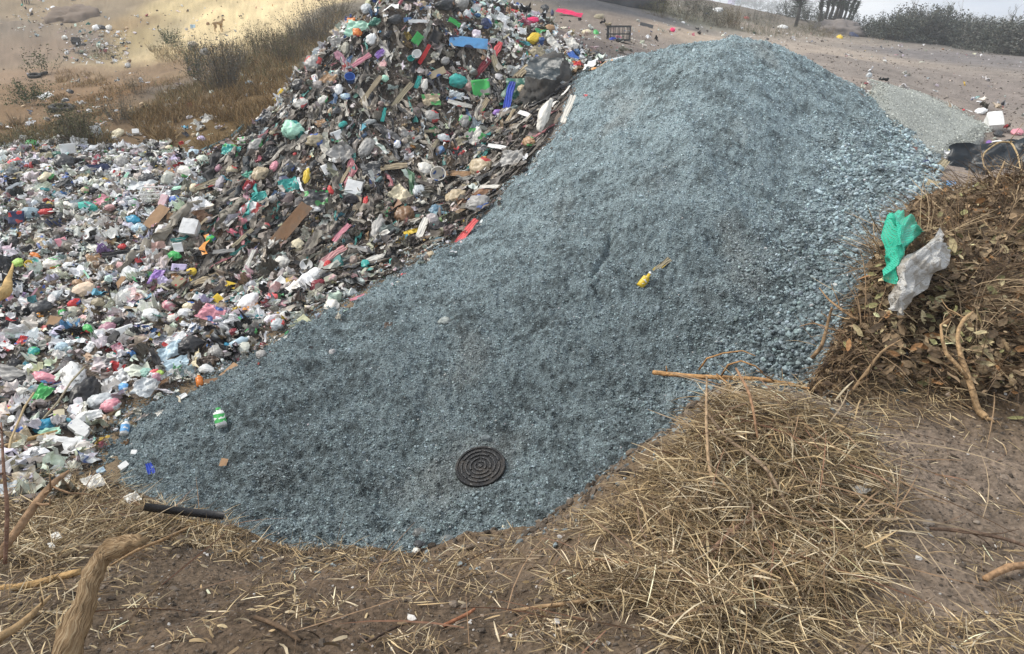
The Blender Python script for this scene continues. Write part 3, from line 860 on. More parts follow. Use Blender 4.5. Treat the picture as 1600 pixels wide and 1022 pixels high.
def piece(name, kind, u, v, w, h, ang, rgb, label, cat, group=None, pr=None, rough=None, zf=None, k=None, lift=.03, seed=None, ps=2.2, stripes=None, short=None, dirt=.4):
    _seed[0] += 1
    sd = _seed[0] * 1.37 if seed is None else seed
    rgb = C[rgb] if isinstance(rgb, str) else rgb
    pr = C[pr] if isinstance(pr, str) else pr
    D = dict(bag=(.58, .42), tied=(.65, .42), sheet=(.9, .42), cloth=(.55, .4), paper=(1, .6), board=(.6, .45), box=(.7, .5), lid=(1, .65), tub=(.95, .35), flat=(.5, .35))
    z0, k0 = D.get(kind, (.6, .45))
    o = bpy.data.objects.new(name, None); 
    Wd, Hd, Zd = place(o, u, v, w, h, ang, zf or z0, k0 if k is None else k, lift)
    if kind == "bag": V, F = s_bag(sd)
    elif kind == "tied": V, F = s_bag(sd, tied=True)
    elif kind == "sheet": V, F = s_sheet(sd, .34)
    elif kind == "flat": V, F = s_sheet(sd, .16)
    elif kind == "cloth": V, F = s_cloth(sd)
    elif kind == "paper": V, F = s_paper(sd)
    elif kind == "board": V, F = s_board(sd)
    elif kind == "box": V, F = s_box(sd)
    elif kind == "lid": V, F = s_lid(sd)
    elif kind == "tub": V, F = s_tub(sd)
    V = scaled(V, (Wd, Hd, Zd))
    sz = max(Wd, Hd)
    me = py_mesh(name, V, F, smooth=kind not in ("board", "box"))
    m = cmat(rgb, rough if rough is not None else (.42 if kind in ("bag", "tied", "sheet") else .7), pr, ps / sz, .60, dirt=dirt, stripes=stripes, bump=.25)
    o2 = bpy.data.objects.new(name, me); o2.location = o.location; o2.rotation_mode = "QUATERNION"; o2.rotation_quaternion = o.rotation_quaternion
    bpy.data.objects.remove(o)
    COL.objects.link(o2); me.materials.append(m)
    tag(o2, label, cat, group)
    if short: HERO.append((u, v, short))
    return o2

def bottle(name, u, v, w, h, ang, rgb, cap, label, cat="bottle", band=None, alpha=None, neck=.18, lift=.03, short=None, square=False):
    """a bottle lying along the image angle; body, cap and label band"""
    root = bpy.data.objects.new(name, None); COL.objects.link(root)
    Wd, Hd, _ = place(root, u, v, w, h, ang, 1, .5, lift)
    r = Hd / 2; Ln = Wd
    n = 4 if square else 18
    prof = [(.001, -.5), (r * .8, -.5), (r, -.5 + .03), (r, -.1), (r * .96, -.02), (r, .06), (r, .5 - neck - .14), (r * .75, .5 - neck - .06), (r * .42, .5 - neck), (r * .38, .42)]
    V, F = lathe(prof, n)
    V = np.array(V)
    if square:
        a = PI / 4; V[:, :2] = V[:, :2] @ np.array([[math.cos(a), -math.sin(a)], [math.sin(a), math.cos(a)]]) * 1.25
    V = V[:, [2, 0, 1]] * np.array([Ln, 1, 1]); V[:, 2] += r * .8
    V += .06 * r * np.stack([noise3(V[:, 0] / r, V[:, 1] / r, V[:, 2] / r + i * 5) for i in range(3)], -1)
    link("body", py_mesh("body", V, F), cmat(C[rgb] if isinstance(rgb, str) else rgb, .25, alpha=alpha, dirt=.25), root)
    V, F = lathe([(.001, .40), (r * .46, .40), (r * .46, .5), (.001, .5)], 14)
    V = np.array(V)[:, [2, 0, 1]] * np.array([Ln, 1, 1]); V[:, 2] += r * .8
    link("cap", py_mesh("cap", V, F, False), cmat(C[cap], .4, dirt=.2), root)
    if band:
        q = 1.28 if square else 1.03
        V, F = lathe([(r * q, -.34), (r * q, .12)], n)
        F = F[:n]
        V = np.array(V)
        if square: V[:, :2] = V[:, :2] @ np.array([[math.cos(PI/4), -math.sin(PI/4)], [math.sin(PI/4), math.cos(PI/4)]])
        V = V[:, [2, 0, 1]] * np.array([Ln, 1, 1]); V[:, 2] += r * .8
        link("label_band", py_mesh("label_band", V, F), cmat(C[band], .5, C["white"], 1.2 / r, .6, dirt=.2), root)
    tag(root, label, cat)
    if short: HERO.append((u, v, short))
    return root

# ---------------------------------------------------------------- things on the gravel
def manhole():
    root = bpy.data.objects.new("manhole_cover", None); COL.objects.link(root)
    P, n, X, Y, Z, mx_, my = frame(752, 735, 18, .12)
    root.rotation_mode = "QUATERNION"
    root.rotation_quaternion = Matrix(((X[0], Y[0], Z[0]), (X[1], Y[1], Z[1]), (X[2], Y[2], Z[2]))).to_quaternion()
    root.location = Vector(P + n * .062)
    r = 39.5 * mx_
    m = cmat((.012, .0125, .014), .55, bump=.5, bscale=60, dirt=.5)
    V, F = lathe([(.001, 0), (.90 * r, 0), (.91 * r, .012), (.985 * r, .012), (r, .004), (r, -.04), (.97 * r, -.048), (.001, -.048)], 72)
    link("plate", py_mesh("plate", V, F, False), m, root)
    def arc(r0, r1, a0, a1, h):
        n_ = max(3, int((a1 - a0) / .12)); V = []; F = []
        for i in range(n_ + 1):
            a = a0 + (a1 - a0) * i / n_
            for rr, zz in ((r0, .001), (r0 + .004, h), (r1 - .004, h), (r1, .001)):
                V.append((rr * math.cos(a), rr * math.sin(a), zz))
        for i in range(n_):
            for k in range(3):
                F.append((i * 4 + k, i * 4 + 4 + k, i * 4 + 5 + k, i * 4 + 1 + k))
        F += [(0, 1, 2, 3), (n_ * 4 + 3, n_ * 4 + 2, n_ * 4 + 1, n_ * 4)]
        return V, F
    m2 = cmat((.018, .0185, .02), .42, bump=.3, bscale=60, dirt=.3)
    for j, (rr, cnt) in enumerate(((.76, 5), (.58, 4), (.40, 3), (.22, 2))):
        segs = []
        for s in range(cnt):
            a0 = 2 * PI * s / cnt + j * .7
            segs.append(arc((rr - .045) * r, (rr + .045) * r, a0, a0 + 2 * PI / cnt - .10 / rr, .012))
        V, F = join(segs)
        link("raised_ring", py_mesh("raised_ring", V, F, False), m2, root)
    V, F = lathe([(.08 * r, .001), (.075 * r, .012), (.001, .012)], 16)
    link("centre_boss", py_mesh("centre_boss", V, F, False), m2, root)
    for a in (2.5, 5.6):
        V, F = boxm(0, 0, .0135, .05 * r * 2, .04 * r, .003)
        V = [(x * math.cos(a) - y * math.sin(a) + .945 * r * math.cos(a + PI / 2), x * math.sin(a) + y * math.cos(a) + .945 * r * math.sin(a + PI / 2), z) for x, y, z in V]
        link("lifting_notch", py_mesh("lifting_notch", V, F, False), cmat((.16, .16, .15), .6), root)
    tag(root, "round black manhole cover with raised concentric rings lying on the gravel", "manhole cover")
    HERO.append((752, 735, "manhole cover"))
manhole()

bottle("juice_jug", 347, 659, 30, 19, 102, "white", "green", "white square jug with green stripes lying alone on the lower gravel", "jug", band="green", square=True)
bottle("sauce_bottle", 1008, 441, 28, 12, 52, "yellow", "white", "yellow squeeze bottle with white neck halfway up the gravel heap", band="yellow", neck=.3)
piece("snack_wrapper", "cloth", 1034, 417, 32, 11, 40, "khaki", "twisted clear and yellow wrapper just above the yellow squeeze bottle", "wrapper", pr="yellow")
piece("red_rag", "cloth", 728, 368, 56, 14, 52, "coral", "long red rag hanging down the upper left edge of the gravel", "rag", zf=.5, short="long red rag on the gravel edge")
piece("fabric_scrap", "sheet", 633, 434, 10, 8, 10, "coral", "tiny red scrap alone on the gravel below the long red rag", "scrap")
piece("garland", "cloth", 240, 748, 42, 15, 110, "royal", "deep blue tinsel garland curled at the lower left foot of the gravel", "garland", zf=1.0, short="blue tinsel garland")
bottle("water_bottle", 381, 548, 33, 13, 28, "ltblue", "white", "clear pale blue plastic bottle where the gravel meets the rubbish", band=None, short="clear blue bottle")
piece("wooden_board", "board", 360, 583, 32, 12, 42, "cardboard", "short weathered brown board on the gravel below the clear bottle", "board")
piece("stick_of_wood", "board", 333, 598, 26, 7, 8, "brown", "dark brown flat stick lying beside the weathered board", "stick")
bottle("juice_bottle", 314, 600, 19, 12, 100, "orange", "cream", "small amber bottle at the edge of the gravel", short="amber bottle")
piece("plate", "lid", 223, 612, 20, 18, 20, "white", "round white plate lying tilted at the edge of the gravel", "plate", short="round white plate")
piece("flat_stone_slab", "board", 216, 621, 19, 6, 6, "beige", "flat tan slab under the round white plate", "slab")
piece("curved_bark", "cloth", 258, 612, 28, 7, 35, "brown", "curled strip of brown bark on the gravel beside the white plate", "bark")
bottle("yoghurt_bottle", 199, 673, 24, 14, 80, "white", "ltblue", "small white and blue bottle at the left tip of the gravel", band="sky", short="small white and blue bottle")
piece("sponge_block", "board", 350, 727, 15, 11, 70, "cardboard", "small tan square chip on the dark lower gravel", "chip")
piece("foam_crumb", "box", 212, 712, 9, 7, 0, "white", "tiny white foam crumb on the gravel above the blue garland", "foam")
piece("foam_block", "box", 196, 734, 16, 9, 35, "white", "white foam block beside the straw left of the blue garland", "foam")
piece("tube", "box", 160, 742, 14, 8, 30, "ltblue", "small white and blue tube in the straw by the blue garland", "tube", pr="blue")
piece("paper_crumb", "sheet", 252, 653, 15, 12, 20, "offw", "crumpled beige paper lump on the gravel left of the white jug", "paper")
piece("paper_flake", "paper", 288, 622, 12, 7, 30, "white", "small white flake of torn plastic on the gravel edge", "flake")
piece("broken_brick", "board", 1417, 235, 28, 9, -12, (.17, .09, .075), "rusty brown broken brick on the coarse stones of the right flank", "brick", zf=1.6)
piece("rubble_block", "bag", 656, 838, 17, 22, 80, (.13, .135, .13), "grey concrete block at the foot of the gravel", "block", zf=.6)
piece("dark_stone", "bag", 656, 862, 18, 12, 20, "char", "black angular stone in front of the grey concrete block", "stone", zf=.7)
piece("pale_pebble", "bag", 651, 871, 12, 9, 0, "offw", "cream pebble touching the black angular stone", "pebble")
piece("grey_boulder", "bag", 760, 846, 34, 18, 0, (.2, .21, .2), "broad grey stone half sunk at the foot of the gravel", "stone", lift=-.01)
piece("grey_boulder", "bag", 700, 842, 26, 14, 0, (.15, .17, .17), "narrow grey stone between the concrete block and the broad grey stone", "stone", lift=-.01)
piece("cream_stone", "bag", 790, 827, 11, 11, 0, "cream", "single cream coloured round stone on the gravel foot", "stone")
piece("wet_leaf_clump", "sheet", 610, 512, 10, 16, 80, "dkbrown", "small dark withered plant tuft on the gravel", "plant tuft")
piece("plaster_crumb", "bag", 695, 505, 14, 22, 100, (.3, .33, .31), "pale lump of caked gravel halfway up the left slope", "lump")
piece("dark_rag", "cloth", 482, 552, 20, 8, 50, "black", "scrap of black plastic on the gravel below the rubbish edge", "scrap")
piece("paper_slip", "paper", 446, 533, 16, 6, 30, "offw", "thin white paper slip just below the rubbish edge on gravel", "paper")
piece("plastic_bag", "bag", 410, 558, 16, 18, 70, "grey", "dirty translucent bag right of the clear blue bottle", "bag")

def pipe(name, pts, r, rgb, label, cat, sides=12, rough=.5, hollow=True):
    V, F = tube(pts, r, sides, cap=not hollow)
    if hollow:
        rr = [q * .82 for q in r] if hasattr(r, "__len__") else r * .82
        n = len(V); V2, F2 = tube(pts, rr, sides, cap=False)
        V = list(V) + list(V2); F = list(F) + [tuple(i + n for i in f[::-1]) for f in F2]
        for e in (0, (len(pts) - 1) * sides):
            for k in range(sides):
                q = (e + k, e + (k + 1) % sides, e + (k + 1) % sides + n, e + k + n)
                F.append(q if e == 0 else q[::-1])
    o = link(name, py_mesh(name, V, F), cmat(C[rgb] if isinstance(rgb, str) else rgb, rough, dirt=.3))
    return tag(o, label, cat)

def ground_pts(pix, lift):
    h = hit([p[0] for p in pix], [p[1] for p in pix])
    n = normal(h[:, 0], h[:, 1], .1)
    lf = np.array([p[2] if len(p) > 2 else 0 for p in pix]) + lift
    return h + n * lf[:, None]

pipe("black_pipe", [at(226, 792, 2.62), at(300, 801, 2.66), at(349, 806, 2.72)], .020, "black", "short black plastic pipe sticking out of the straw onto the gravel", "pipe")
HERO.append((315, 811, "black pipe"))

# ---------------------------------------------------------------- named pieces of the rubbish
T = [
 # the slope
 ("plastic_board","board",730,75,60,16,-6,"sky","bright sky blue panel lying near the top of the rubbish slope","panel","sky blue panel",dict(pr="navy",zf=.3,lift=.12)),
 ("yellow_bag","bag",833,66,22,17,35,"yellow","bright yellow bag on the right shoulder of the rubbish heap","bag","yellow bag on the shoulder",{}),
 ("blue_bag","bag",843,32,16,13,0,"sky","small sky blue bag near the crest right of the heap top","bag","",{}),
 ("pink_bag","bag",828,38,24,11,10,"hotpink","pink crumpled bag at the crest beside the small sky blue bag","bag","",{}),
 ("blue_cloth","cloth",897,98,24,13,-50,"blue","blue cloth scrap on the pale rubbish behind the gravel heap","cloth","blue cloth scrap",{}),
 ("red_scraps","sheet",903,108,16,8,0,"red","red and orange wrapper touching the blue cloth scrap","wrapper","",dict(pr="orange")),
 ("black_bag","bag",930,93,16,13,0,"char","round dark bag at the edge of the pale rubbish behind the gravel","bag","",{}),
 ("white_tarp","flat",955,98,50,11,10,"white","long white plastic sheet touching the back of the gravel heap","sheet","",{}),
 ("long_blue_cloth","cloth",797,167,58,15,76,"royal","royal blue cloth hanging upright on the dark slope","cloth","royal blue hanging cloth",dict(lift=.1)),
 ("dark_green_tarp","sheet",822,152,42,62,80,"dkgreen","dark green tarp patch beside the royal blue hanging cloth","tarp","dark green tarp",dict(zf=.5,lift=.06)),
 ("foam_lump","bag",822,153,18,14,20,"beige","tan foam lump resting on the dark green tarp","foam","",dict(lift=.14)),
 ("beige_cloth","cloth",815,127,36,15,45,"beige","tan cloth draped above the dark green tarp","cloth","",dict(lift=.08)),
 ("white_sack","bag",862,198,58,18,70,"offw","long dirty white sack lying on the slope beside the gravel edge","sack","long dirty white sack",dict(zf=.9,lift=.16)),
 ("slim_sack","cloth",891,178,46,13,68,"offw","narrow pale sack half buried at the gravel edge","sack","narrow pale sack",dict(lift=.10)),
 ("red_tassel","cloth",914,161,22,9,80,"coral","small red tangled ribbon on the gravel edge by the narrow pale sack","ribbon","",{}),
 ("white_scrap","sheet",906,174,12,8,60,"white","small white scrap just below the red tangled ribbon","scrap","",{}),
 ("torn_white_bag","cloth",830,186,34,10,-20,"white","torn white bag strip under the dark green tarp","bag","",{}),
 ("yellow_straps","cloth",797,195,40,7,60,"beige","tan strap hanging below the royal blue cloth","strap","",{}),
 ("mint_bag","sheet",562,52,24,34,75,"mint","pale mint green bag on the left rim of the heap top","bag","mint green bag",{}),
 ("orange_bag","bag",564,62,17,14,-40,"orange","orange bag lying over the pale mint green bag","bag","",dict(lift=.12,pr="red")),
 ("orange_scrap","sheet",552,39,13,11,0,"orange","orange scrap poking out above the pale mint green bag","scrap","",{}),
 ("white_bag","bag",583,68,20,17,60,"white","white bag right of the pale mint green bag","bag","",{}),
 ("green_bags","bag",590,41,20,13,20,"dkgreen","dark green bag right of the mint bag on the heap top","bag","",dict(pr="mint")),
 ("green_net","cloth",708,42,20,10,-30,"green","bright green net lying among the grey bags at the top","net","",{}),
 ("black_sack","bag",692,15,30,19,0,"char","big round charcoal sack at the very top of the heap","sack","charcoal sack at the top",dict(zf=1)),
 ("grey_sack","bag",720,12,24,22,30,"grey","grey sack right beside the charcoal sack at the top","sack","",dict(zf=1)),
 ("dark_bag","bag",618,36,24,16,15,"char","dark grey bag left of centre under the heap top","bag","",{}),
 ("long_black_bag","cloth",640,6,32,11,-8,"black","flattened black bag along the top edge of the heap","bag","",{}),
 ("pink_rag","cloth",566,103,36,10,35,"pink","pink rag stretched across the upper left slope","rag","pink rag",dict(lift=.08)),
 ("purple_rag","cloth",596,90,17,13,40,"purple","purple flowered rag at the tip of the pink rag","rag","",dict(pr="lilac",lift=.06)),
 ("brown_blouse","cloth",536,99,26,15,-50,"mauve","dusty brown pink garment left of the pink rag","garment","",dict(lift=.06)),
 ("red_strip","cloth",663,91,34,9,60,"red","red strip of cloth upright on the middle of the upper slope","cloth","red upright strip",dict(lift=.06)),
 ("teal_cup","tub",643,99,11,9,20,"teal","teal cup left of the red upright strip","cup","",{}),
 ("white_tub","tub",651,93,14,13,40,"white","white tub between the teal cup and the red strip","tub","",{}),
 ("red_towel","cloth",752,112,36,14,50,"dkred","dark red towel right of centre below the sky blue panel","towel","dark red towel",dict(lift=.05)),
 ("coral_towel","cloth",776,83,24,12,65,"coral","coral red towel just right of the sky blue panel","towel","",dict(lift=.05)),
 ("grey_towel","cloth",775,110,36,11,-70,"khaki","grey brown cloth hanging right of the dark red towel","cloth","",dict(lift=.05)),
 ("blue_box","board",682,119,28,11,25,"beige","tan tray with blue rim below the sky blue panel","tray","tan tray with blue rim",dict(pr="blue",zf=.8)),
 ("teal_rag","cloth",653,135,20,9,70,"teal","upright teal rag in the middle of the slope","rag","",dict(lift=.06)),
 ("white_strip_bag","bag",663,138,22,12,80,"offw","off white bag next to the upright teal rag","bag","",{}),
 ("grey_long_cloth","cloth",625,160,62,11,52,"khaki","long grey rag trailing down the middle of the slope","rag","long grey rag",dict(lift=.06)),
 ("grey_long_cloth","cloth",575,155,74,9,55,"beige","long tan rag trailing left of the long grey rag","rag","",dict(lift=.06)),
 ("mint_bag","bag",602,129,14,11,-20,"mint","small mint bag at the head of the long tan rag","bag","",{}),
 ("blue_can","tub",550,134,16,13,-20,"blue","blue bucket on the left part of the slope","bucket","blue bucket",dict(k=.2)),
 ("white_bag","bag",531,147,18,14,70,"white","white bag below left of the blue bucket","bag","",{}),
 ("checked_bag","bag",541,157,16,12,0,"ltblue","blue and white checked bag below the blue bucket","bag","",dict(pr="blue")),
 ("flower_bag","bag",473,168,26,18,10,"offw","off white bag with red print on the left rim of the slope","bag","",dict(pr="coral")),
 ("teal_sheet","cloth",600,186,22,7,75,"teal","narrow teal strip below the long tan rag","strip","",dict(lift=.05)),
 ("purple_bag","bag",778,182,14,10,30,"purple","small purple bag left of the royal blue hanging cloth","bag","",{}),
 ("green_bag","bag",463,213,36,30,0,"mint","big translucent green bag on the left flank of the slope","bag","big translucent green bag",dict(pr="teal",zf=.8)),
 ("white_dish","paper",528,218,18,15,20,"white","white square dish on the slope right of the big green bag","dish","white square dish",{}),
 ("white_carton","paper",516,271,21,17,25,"white","white foam tray on the middle of the slope","tray","white foam tray",{}),
 ("white_jug","box",555,304,22,25,75,"white","white plastic canister with a handle hole in mid slope","canister","white canister",dict(zf=.5)),
 ("red_bottle","bag",572,325,27,9,82,"red","red plastic bottle standing right of the white canister","bottle","red bottle",dict(zf=.9)),
 ("red_cup","bag",518,304,17,10,110,"red","small red wrapper left of the white canister","wrapper","",dict(pr="orange")),
 ("teal_mesh","sheet",455,297,28,22,20,"teal","teal mesh net tangled on the dark part of the slope","net","teal mesh net",dict(zf=.9)),
 ("teal_mesh","sheet",408,313,24,15,10,"teal","teal mesh scrap further left than the tangled teal net","net","",dict(zf=.8)),
 ("yellow_toy","bag",482,282,26,12,80,"yellow","yellow plastic toy piece above right of the teal net","toy","",dict(pr="cream")),
 ("pink_bottle","bag",431,265,18,12,60,"pink","pink shampoo bottle left on the dark slope above the teal net","bottle","",{}),
 ("rusty_plank","board",458,366,84,20,50,"brown","rusty brown plank lying diagonally across the lower slope","plank","rusty brown plank",dict(lift=.12,zf=.5,dirt=.6)),
 ("striped_rag","cloth",524,411,46,13,35,"red","red and white striped rag at the bottom of the slope","rag","striped red rag",dict(stripes=((.7,.6,.58),22,"DIAGONAL"),lift=.06)),
 ("red_ball","bag",516,425,13,13,0,"red","red ball under the striped red rag","ball","",dict(zf=1)),
 ("white_plate","lid",481,421,20,19,30,"white","round white lid at the bottom of the slope left of the striped rag","lid","white lid",{}),
 ("black_tube","cloth",470,419,20,9,-20,"black","black strip leading away from the round white lid","strip","",{}),
 ("cream_tub","bag",468,391,20,22,60,"cream","cream crumpled bag beside the lower end of the rusty plank","bag","",{}),
 ("clear_bag","bag",573,238,36,22,60,"grey","grey film bag hanging in the middle of the slope","bag","grey film bag",{}),
 ("white_bag","bag",663,270,20,24,60,"offw","off white bag on the right part of the lower slope","bag","",{}),
 ("blue_white_tub","tub",686,284,26,24,60,"offw","off white tub with blue rim on the lower right slope","tub","tub with blue rim",dict(pr="blue",k=.6)),
 ("white_bag","sheet",624,314,28,26,40,"cream","cream film bag left of the tub with blue rim","bag","",{}),
 ("grey_jug","bag",655,307,20,18,0,"clear","clear grey container between the cream film bag and the tub","container","",{}),
 ("yellow_scrap","sheet",645,370,24,7,15,"yellow","yellow strip on the lower right slope","strip","yellow strip",{}),
 ("brown_matting","bag",634,345,34,28,0,"brown","clump of brown fibre matting above the yellow strip","matting","",{}),
 ("blue_net_bag","bag",683,338,24,20,20,(.10,.19,.26),"blue grey net bag near the gravel edge","bag","blue grey net bag",{}),
 ("green_bag","bag",697,351,26,12,15,(.15,.25,.08),"olive green bag under the blue grey net bag","bag","",{}),
 ("long_white_bag","cloth",661,371,44,14,65,"offw","long pale film hanging beside the yellow strip","film","",dict(lift=.06)),
 ("white_film","bag",592,365,48,22,75,"grey","grey white film hanging over the dark lower slope","film","",{}),
 ("cream_bag","bag",715,315,34,24,10,"beige","beige bag cluster near the gravel edge above the net bag","bag","",{}),
 ("cardboard_lump","bag",673,402,16,12,0,"beige","crumpled tan box on the gravel edge below the hanging pale film","box","",{}),
 ("white_film","cloth",595,409,46,9,18,"offw","flat white film strip along the foot of the slope","film","",{}),
 ("teal_bag","bag",575,424,14,14,0,"teal","teal rag at the foot of the slope near the gravel","rag","teal rag at the foot",{}),
 ("teal_bag","bag",617,417,12,10,0,"teal","small teal bag at the end of the flat white film","bag","",{}),
 ("white_bag","bag",496,440,30,20,30,"white","crumpled white bag under the striped red rag","bag","",{}),
 ("white_card","paper",441,451,21,19,45,"white","square white card left of the crumpled white bag","card","square white card",{}),
 ("maroon_bag","bag",499,455,28,15,30,"dkred","maroon bag just below the crumpled white bag","bag","",{}),
 ("pink_ring","bag",430,474,22,18,20,"coral","coral pink bag at the lower edge of the rubbish","bag","coral pink bag",{}),
 ("clear_cup","bag",520,483,26,22,0,"offw","clear film bag at the gravel edge right of the coral bag","bag","",{}),
 ("pale_green_card","paper",470,510,32,18,40,(.52,.52,.33),"pale yellow green sheet on the gravel edge","sheet","pale yellow green sheet",{}),
 ("pink_strip","cloth",560,468,24,6,20,"pink","pink strip pointing onto the gravel","strip","",{}),
 ("black_film","sheet",438,472,34,14,20,"black","black and white film right of the coral bag","film","",dict(pr="white")),
 # the field at the left
 ("white_board","paper",154,218,27,17,110,"white","upright white sheet with grey scribbles at the back edge of the rubbish","sheet","upright white sheet",dict(pr="ltblue",k=.9,lift=.14)),
 ("white_bag","bag",184,212,22,16,40,"cream","cream bag lying in the grass right of the upright white sheet","bag","",{}),
 ("white_cube","box",213,210,11,7,0,"white","small white box in the grass behind the rubbish","box","",{}),
 ("white_tent_bag","sheet",126,233,24,28,80,"white","peaked white bag in the back row of the rubbish","bag","peaked white bag",dict(k=.8)),
 ("foam_slab","paper",110,247,24,16,4,"white","white rectangular foam panel in front of the peaked white bag","panel","white foam panel",dict(k=.85,lift=.14)),
 ("green_bag","bag",54,232,24,13,0,"green","bright green bag at the back left of the rubbish","bag","",{}),
 ("green_bag","bag",93,248,20,10,0,"dkgreen","dark green bag left of the white foam panel","bag","",{}),
 ("black_bag","bag",104,261,34,24,-20,"char","charcoal bag below the white foam panel","bag","charcoal bag under the panel",{}),
 ("navy_coat","cloth",150,271,48,17,5,"navy","navy blue jacket spread on the back of the rubbish field","jacket","navy jacket",{}),
 ("red_white_bag","bag",27,262,22,16,20,"coral","red and white bag at the back left beside the frame edge","bag","",dict(pr="white")),
 ("black_bag","bag",233,287,28,15,15,"char","dark grey angular bag behind the white basket","bag","dark angular bag",{}),
 ("clear_sheet","sheet",227,299,42,16,0,"clear","translucent plastic sheet above the white basket","sheet","",{}),
 ("green_cap_bag","bag",282,301,20,9,0,"mint","pale green bag right of the white basket","bag","",{}),
 ("dark_flat_bag","cloth",280,307,32,10,15,"char","charcoal flat bag under the pale green bag","bag","",{}),
 ("blue_bag","bag",276,317,18,11,20,"blue","blue wrapper right of the white basket","wrapper","",dict(pr="white")),
 ("striped_box","box",261,322,18,11,70,"pink","pink and white striped carton right under the white basket","carton","",dict(stripes=((.7,.68,.66),12,"X"))),
 ("teal_bag","bag",213,351,26,16,-20,"tealblue","strong turquoise bag in the middle of the rubbish field","bag","turquoise bag",{}),
 ("pale_blue_bag","bag",222,366,26,16,0,"ltblue","pale blue bag spilling out under the turquoise bag","bag","",{}),
 ("cardboard_sheet","board",252,351,42,18,50,"cardboard","brown cardboard sheet right of the turquoise bag","cardboard","brown cardboard sheet",dict(zf=.3,lift=.12)),
 ("cardboard_sheet","board",274,343,20,9,5,"cardboard","small cardboard flap behind the brown cardboard sheet","cardboard","",{}),
 ("black_umbrella","tied",169,350,26,14,10,"black","black bag with an orange label in mid field","bag","black bag with orange label",dict(pr="orange")),
 ("black_bag","bag",71,333,30,16,15,"black","black bag lying on a red bowl","bag","",{}),
 ("red_bowl","bag",76,340,26,10,8,"red","red bowl squeezed under a black bag","bowl","red bowl",{}),
 ("grey_bag","bag",97,345,17,13,0,"char","round dark grey bag right of the red bowl","bag","",{}),
 ("grey_mat","flat",75,357,29,13,3,"char","flat dark grey bag below the red bowl","bag","",{}),
 ("black_ball","bag",124,349,12,13,0,"black","small round black bag between the red bowl and the foam bar","bag","",{}),
 ("foam_bar","board",142,368,42,10,30,"white","long white foam bar lying diagonally in the field","foam bar","white foam bar",dict(zf=1.2)),
 ("black_disc","bag",92,383,18,20,80,"char","black round cushion with a pink triangular scrap on it","cushion","black round cushion",{}),
 ("pink_wedge","paper",102,388,16,17,-60,"pink","pale pink triangular scrap leaning on the black cushion","scrap","",{}),
 ("red_scrap","bag",195,393,15,9,10,"red","red cap in the middle of the field","cap","red cap",{}),
 ("black_bag","bag",24,385,20,18,0,"black","black bag near the left side at mid field","bag","",{}),
 ("orange_bag","bag",61,409,17,10,-30,"orange","orange brown bag near the left side","bag","orange brown bag",{}),
 ("dark_spread_bag","cloth",190,405,54,14,5,"black","black torn bag stretched below the red cap","bag","",{}),
 ("black_bag","sheet",22,425,40,34,10,"black","large black bag in the left corner of the field","bag","large black corner bag",{}),
 ("yellow_green_ball","bag",35,424,19,14,10,"lime","lime green ball lying in the large black bag","ball","",dict(lift=.1)),
 ("yellow_can","tub",50,424,11,13,80,"yellow","yellow can right of the lime green ball","can","",{}),
 ("grey_bag","bag",50,439,18,17,0,"char","dark grey bag below the yellow can","bag","",{}),
 ("green_bag","bag",275,408,24,16,-20,"green","emerald green bag under white paper at the foot of the slope","bag","emerald green bag",{}),
 ("white_paper","paper",284,400,15,15,10,"white","white paper sheet leaning on the emerald green bag","paper","",dict(k=.7,lift=.1)),
 ("white_paper","paper",283,426,24,12,-5,"lilac","lilac white paper sheet below the emerald green bag","paper","",{}),
 ("yellow_bag","bag",302,433,18,13,0,"yellow","mustard yellow bag at the foot of the slope","bag","mustard yellow bag",{}),
 ("purple_rag","sheet",247,441,26,16,60,"purple","purple rag left of the mustard yellow bag","rag","",{}),
 ("white_lace","sheet",258,449,16,18,30,"lilac","lilac white crumpled cloth beside the purple rag","cloth","",{}),
 ("yellow_cardboard","board",362,453,20,10,-15,"yellow","yellow folded card on the lower slope","card","yellow folded card",{}),
 ("yellow_scrap","paper",343,475,15,13,-40,"yellow","yellow triangular scrap below the yellow folded card","scrap","",{}),
 ("white_sheet_with_print","paper",317,475,22,14,-20,"white","white leaflet with dark picture left of the yellow triangle","leaflet","",dict(pr="dkteal")),
 ("blue_plank","board",197,441,22,8,45,"blue","blue board end beside a broken wooden plank","board","",{}),
 ("wooden_plank","board",187,462,42,8,52,"cardboard","broken wooden plank in the middle of the lower field","plank","broken wooden plank",dict(lift=.1)),
 ("dark_slab","bag",70,492,37,22,15,"char","oval charcoal cushion in the lower field","cushion","oval charcoal cushion",{}),
 ("cardboard_piece","board",95,512,30,16,-8,"cardboard","tan cardboard piece below the oval charcoal cushion","cardboard","tan cardboard piece",{}),
 ("green_leaf_bag","bag",102,497,14,12,30,"green","leaf green wrapper above the tan cardboard piece","wrapper","",{}),
 ("mauve_bag","bag",172,524,32,16,20,"mauve","dusty pink bag in the lower field","bag","dusty pink bag",{}),
 ("white_folded_sheet","paper",201,527,28,18,20,"white","folded white paper right of the dusty pink bag","paper","folded white paper",dict(zf=1.6)),
 ("black_bag","tied",306,549,52,30,15,"black","big shiny black bag near the gravel edge","bag","shiny black bag",{}),
 ("black_sleeve","cloth",247,570,38,14,-60,"black","black sleeve hanging left of the pale blue plastic sheets","sleeve","",{}),
 ("blue_sheet","sheet",270,558,42,20,25,"ltblue","pale blue plastic sheet leaning on the shiny black bag","sheet","",{}),
 ("blue_sheet","sheet",279,577,40,15,12,"ltblue","second pale blue sheet lying under the first by the shiny black bag","sheet","",{}),
 ("red_print_bag","sheet",278,545,40,18,30,"white","white bag with red print left of the shiny black bag","bag","",dict(pr="red")),
 ("brown_paper","sheet",332,570,24,18,30,"dkbrown","dark brown paper bag right of the pale blue sheets","bag","",{}),
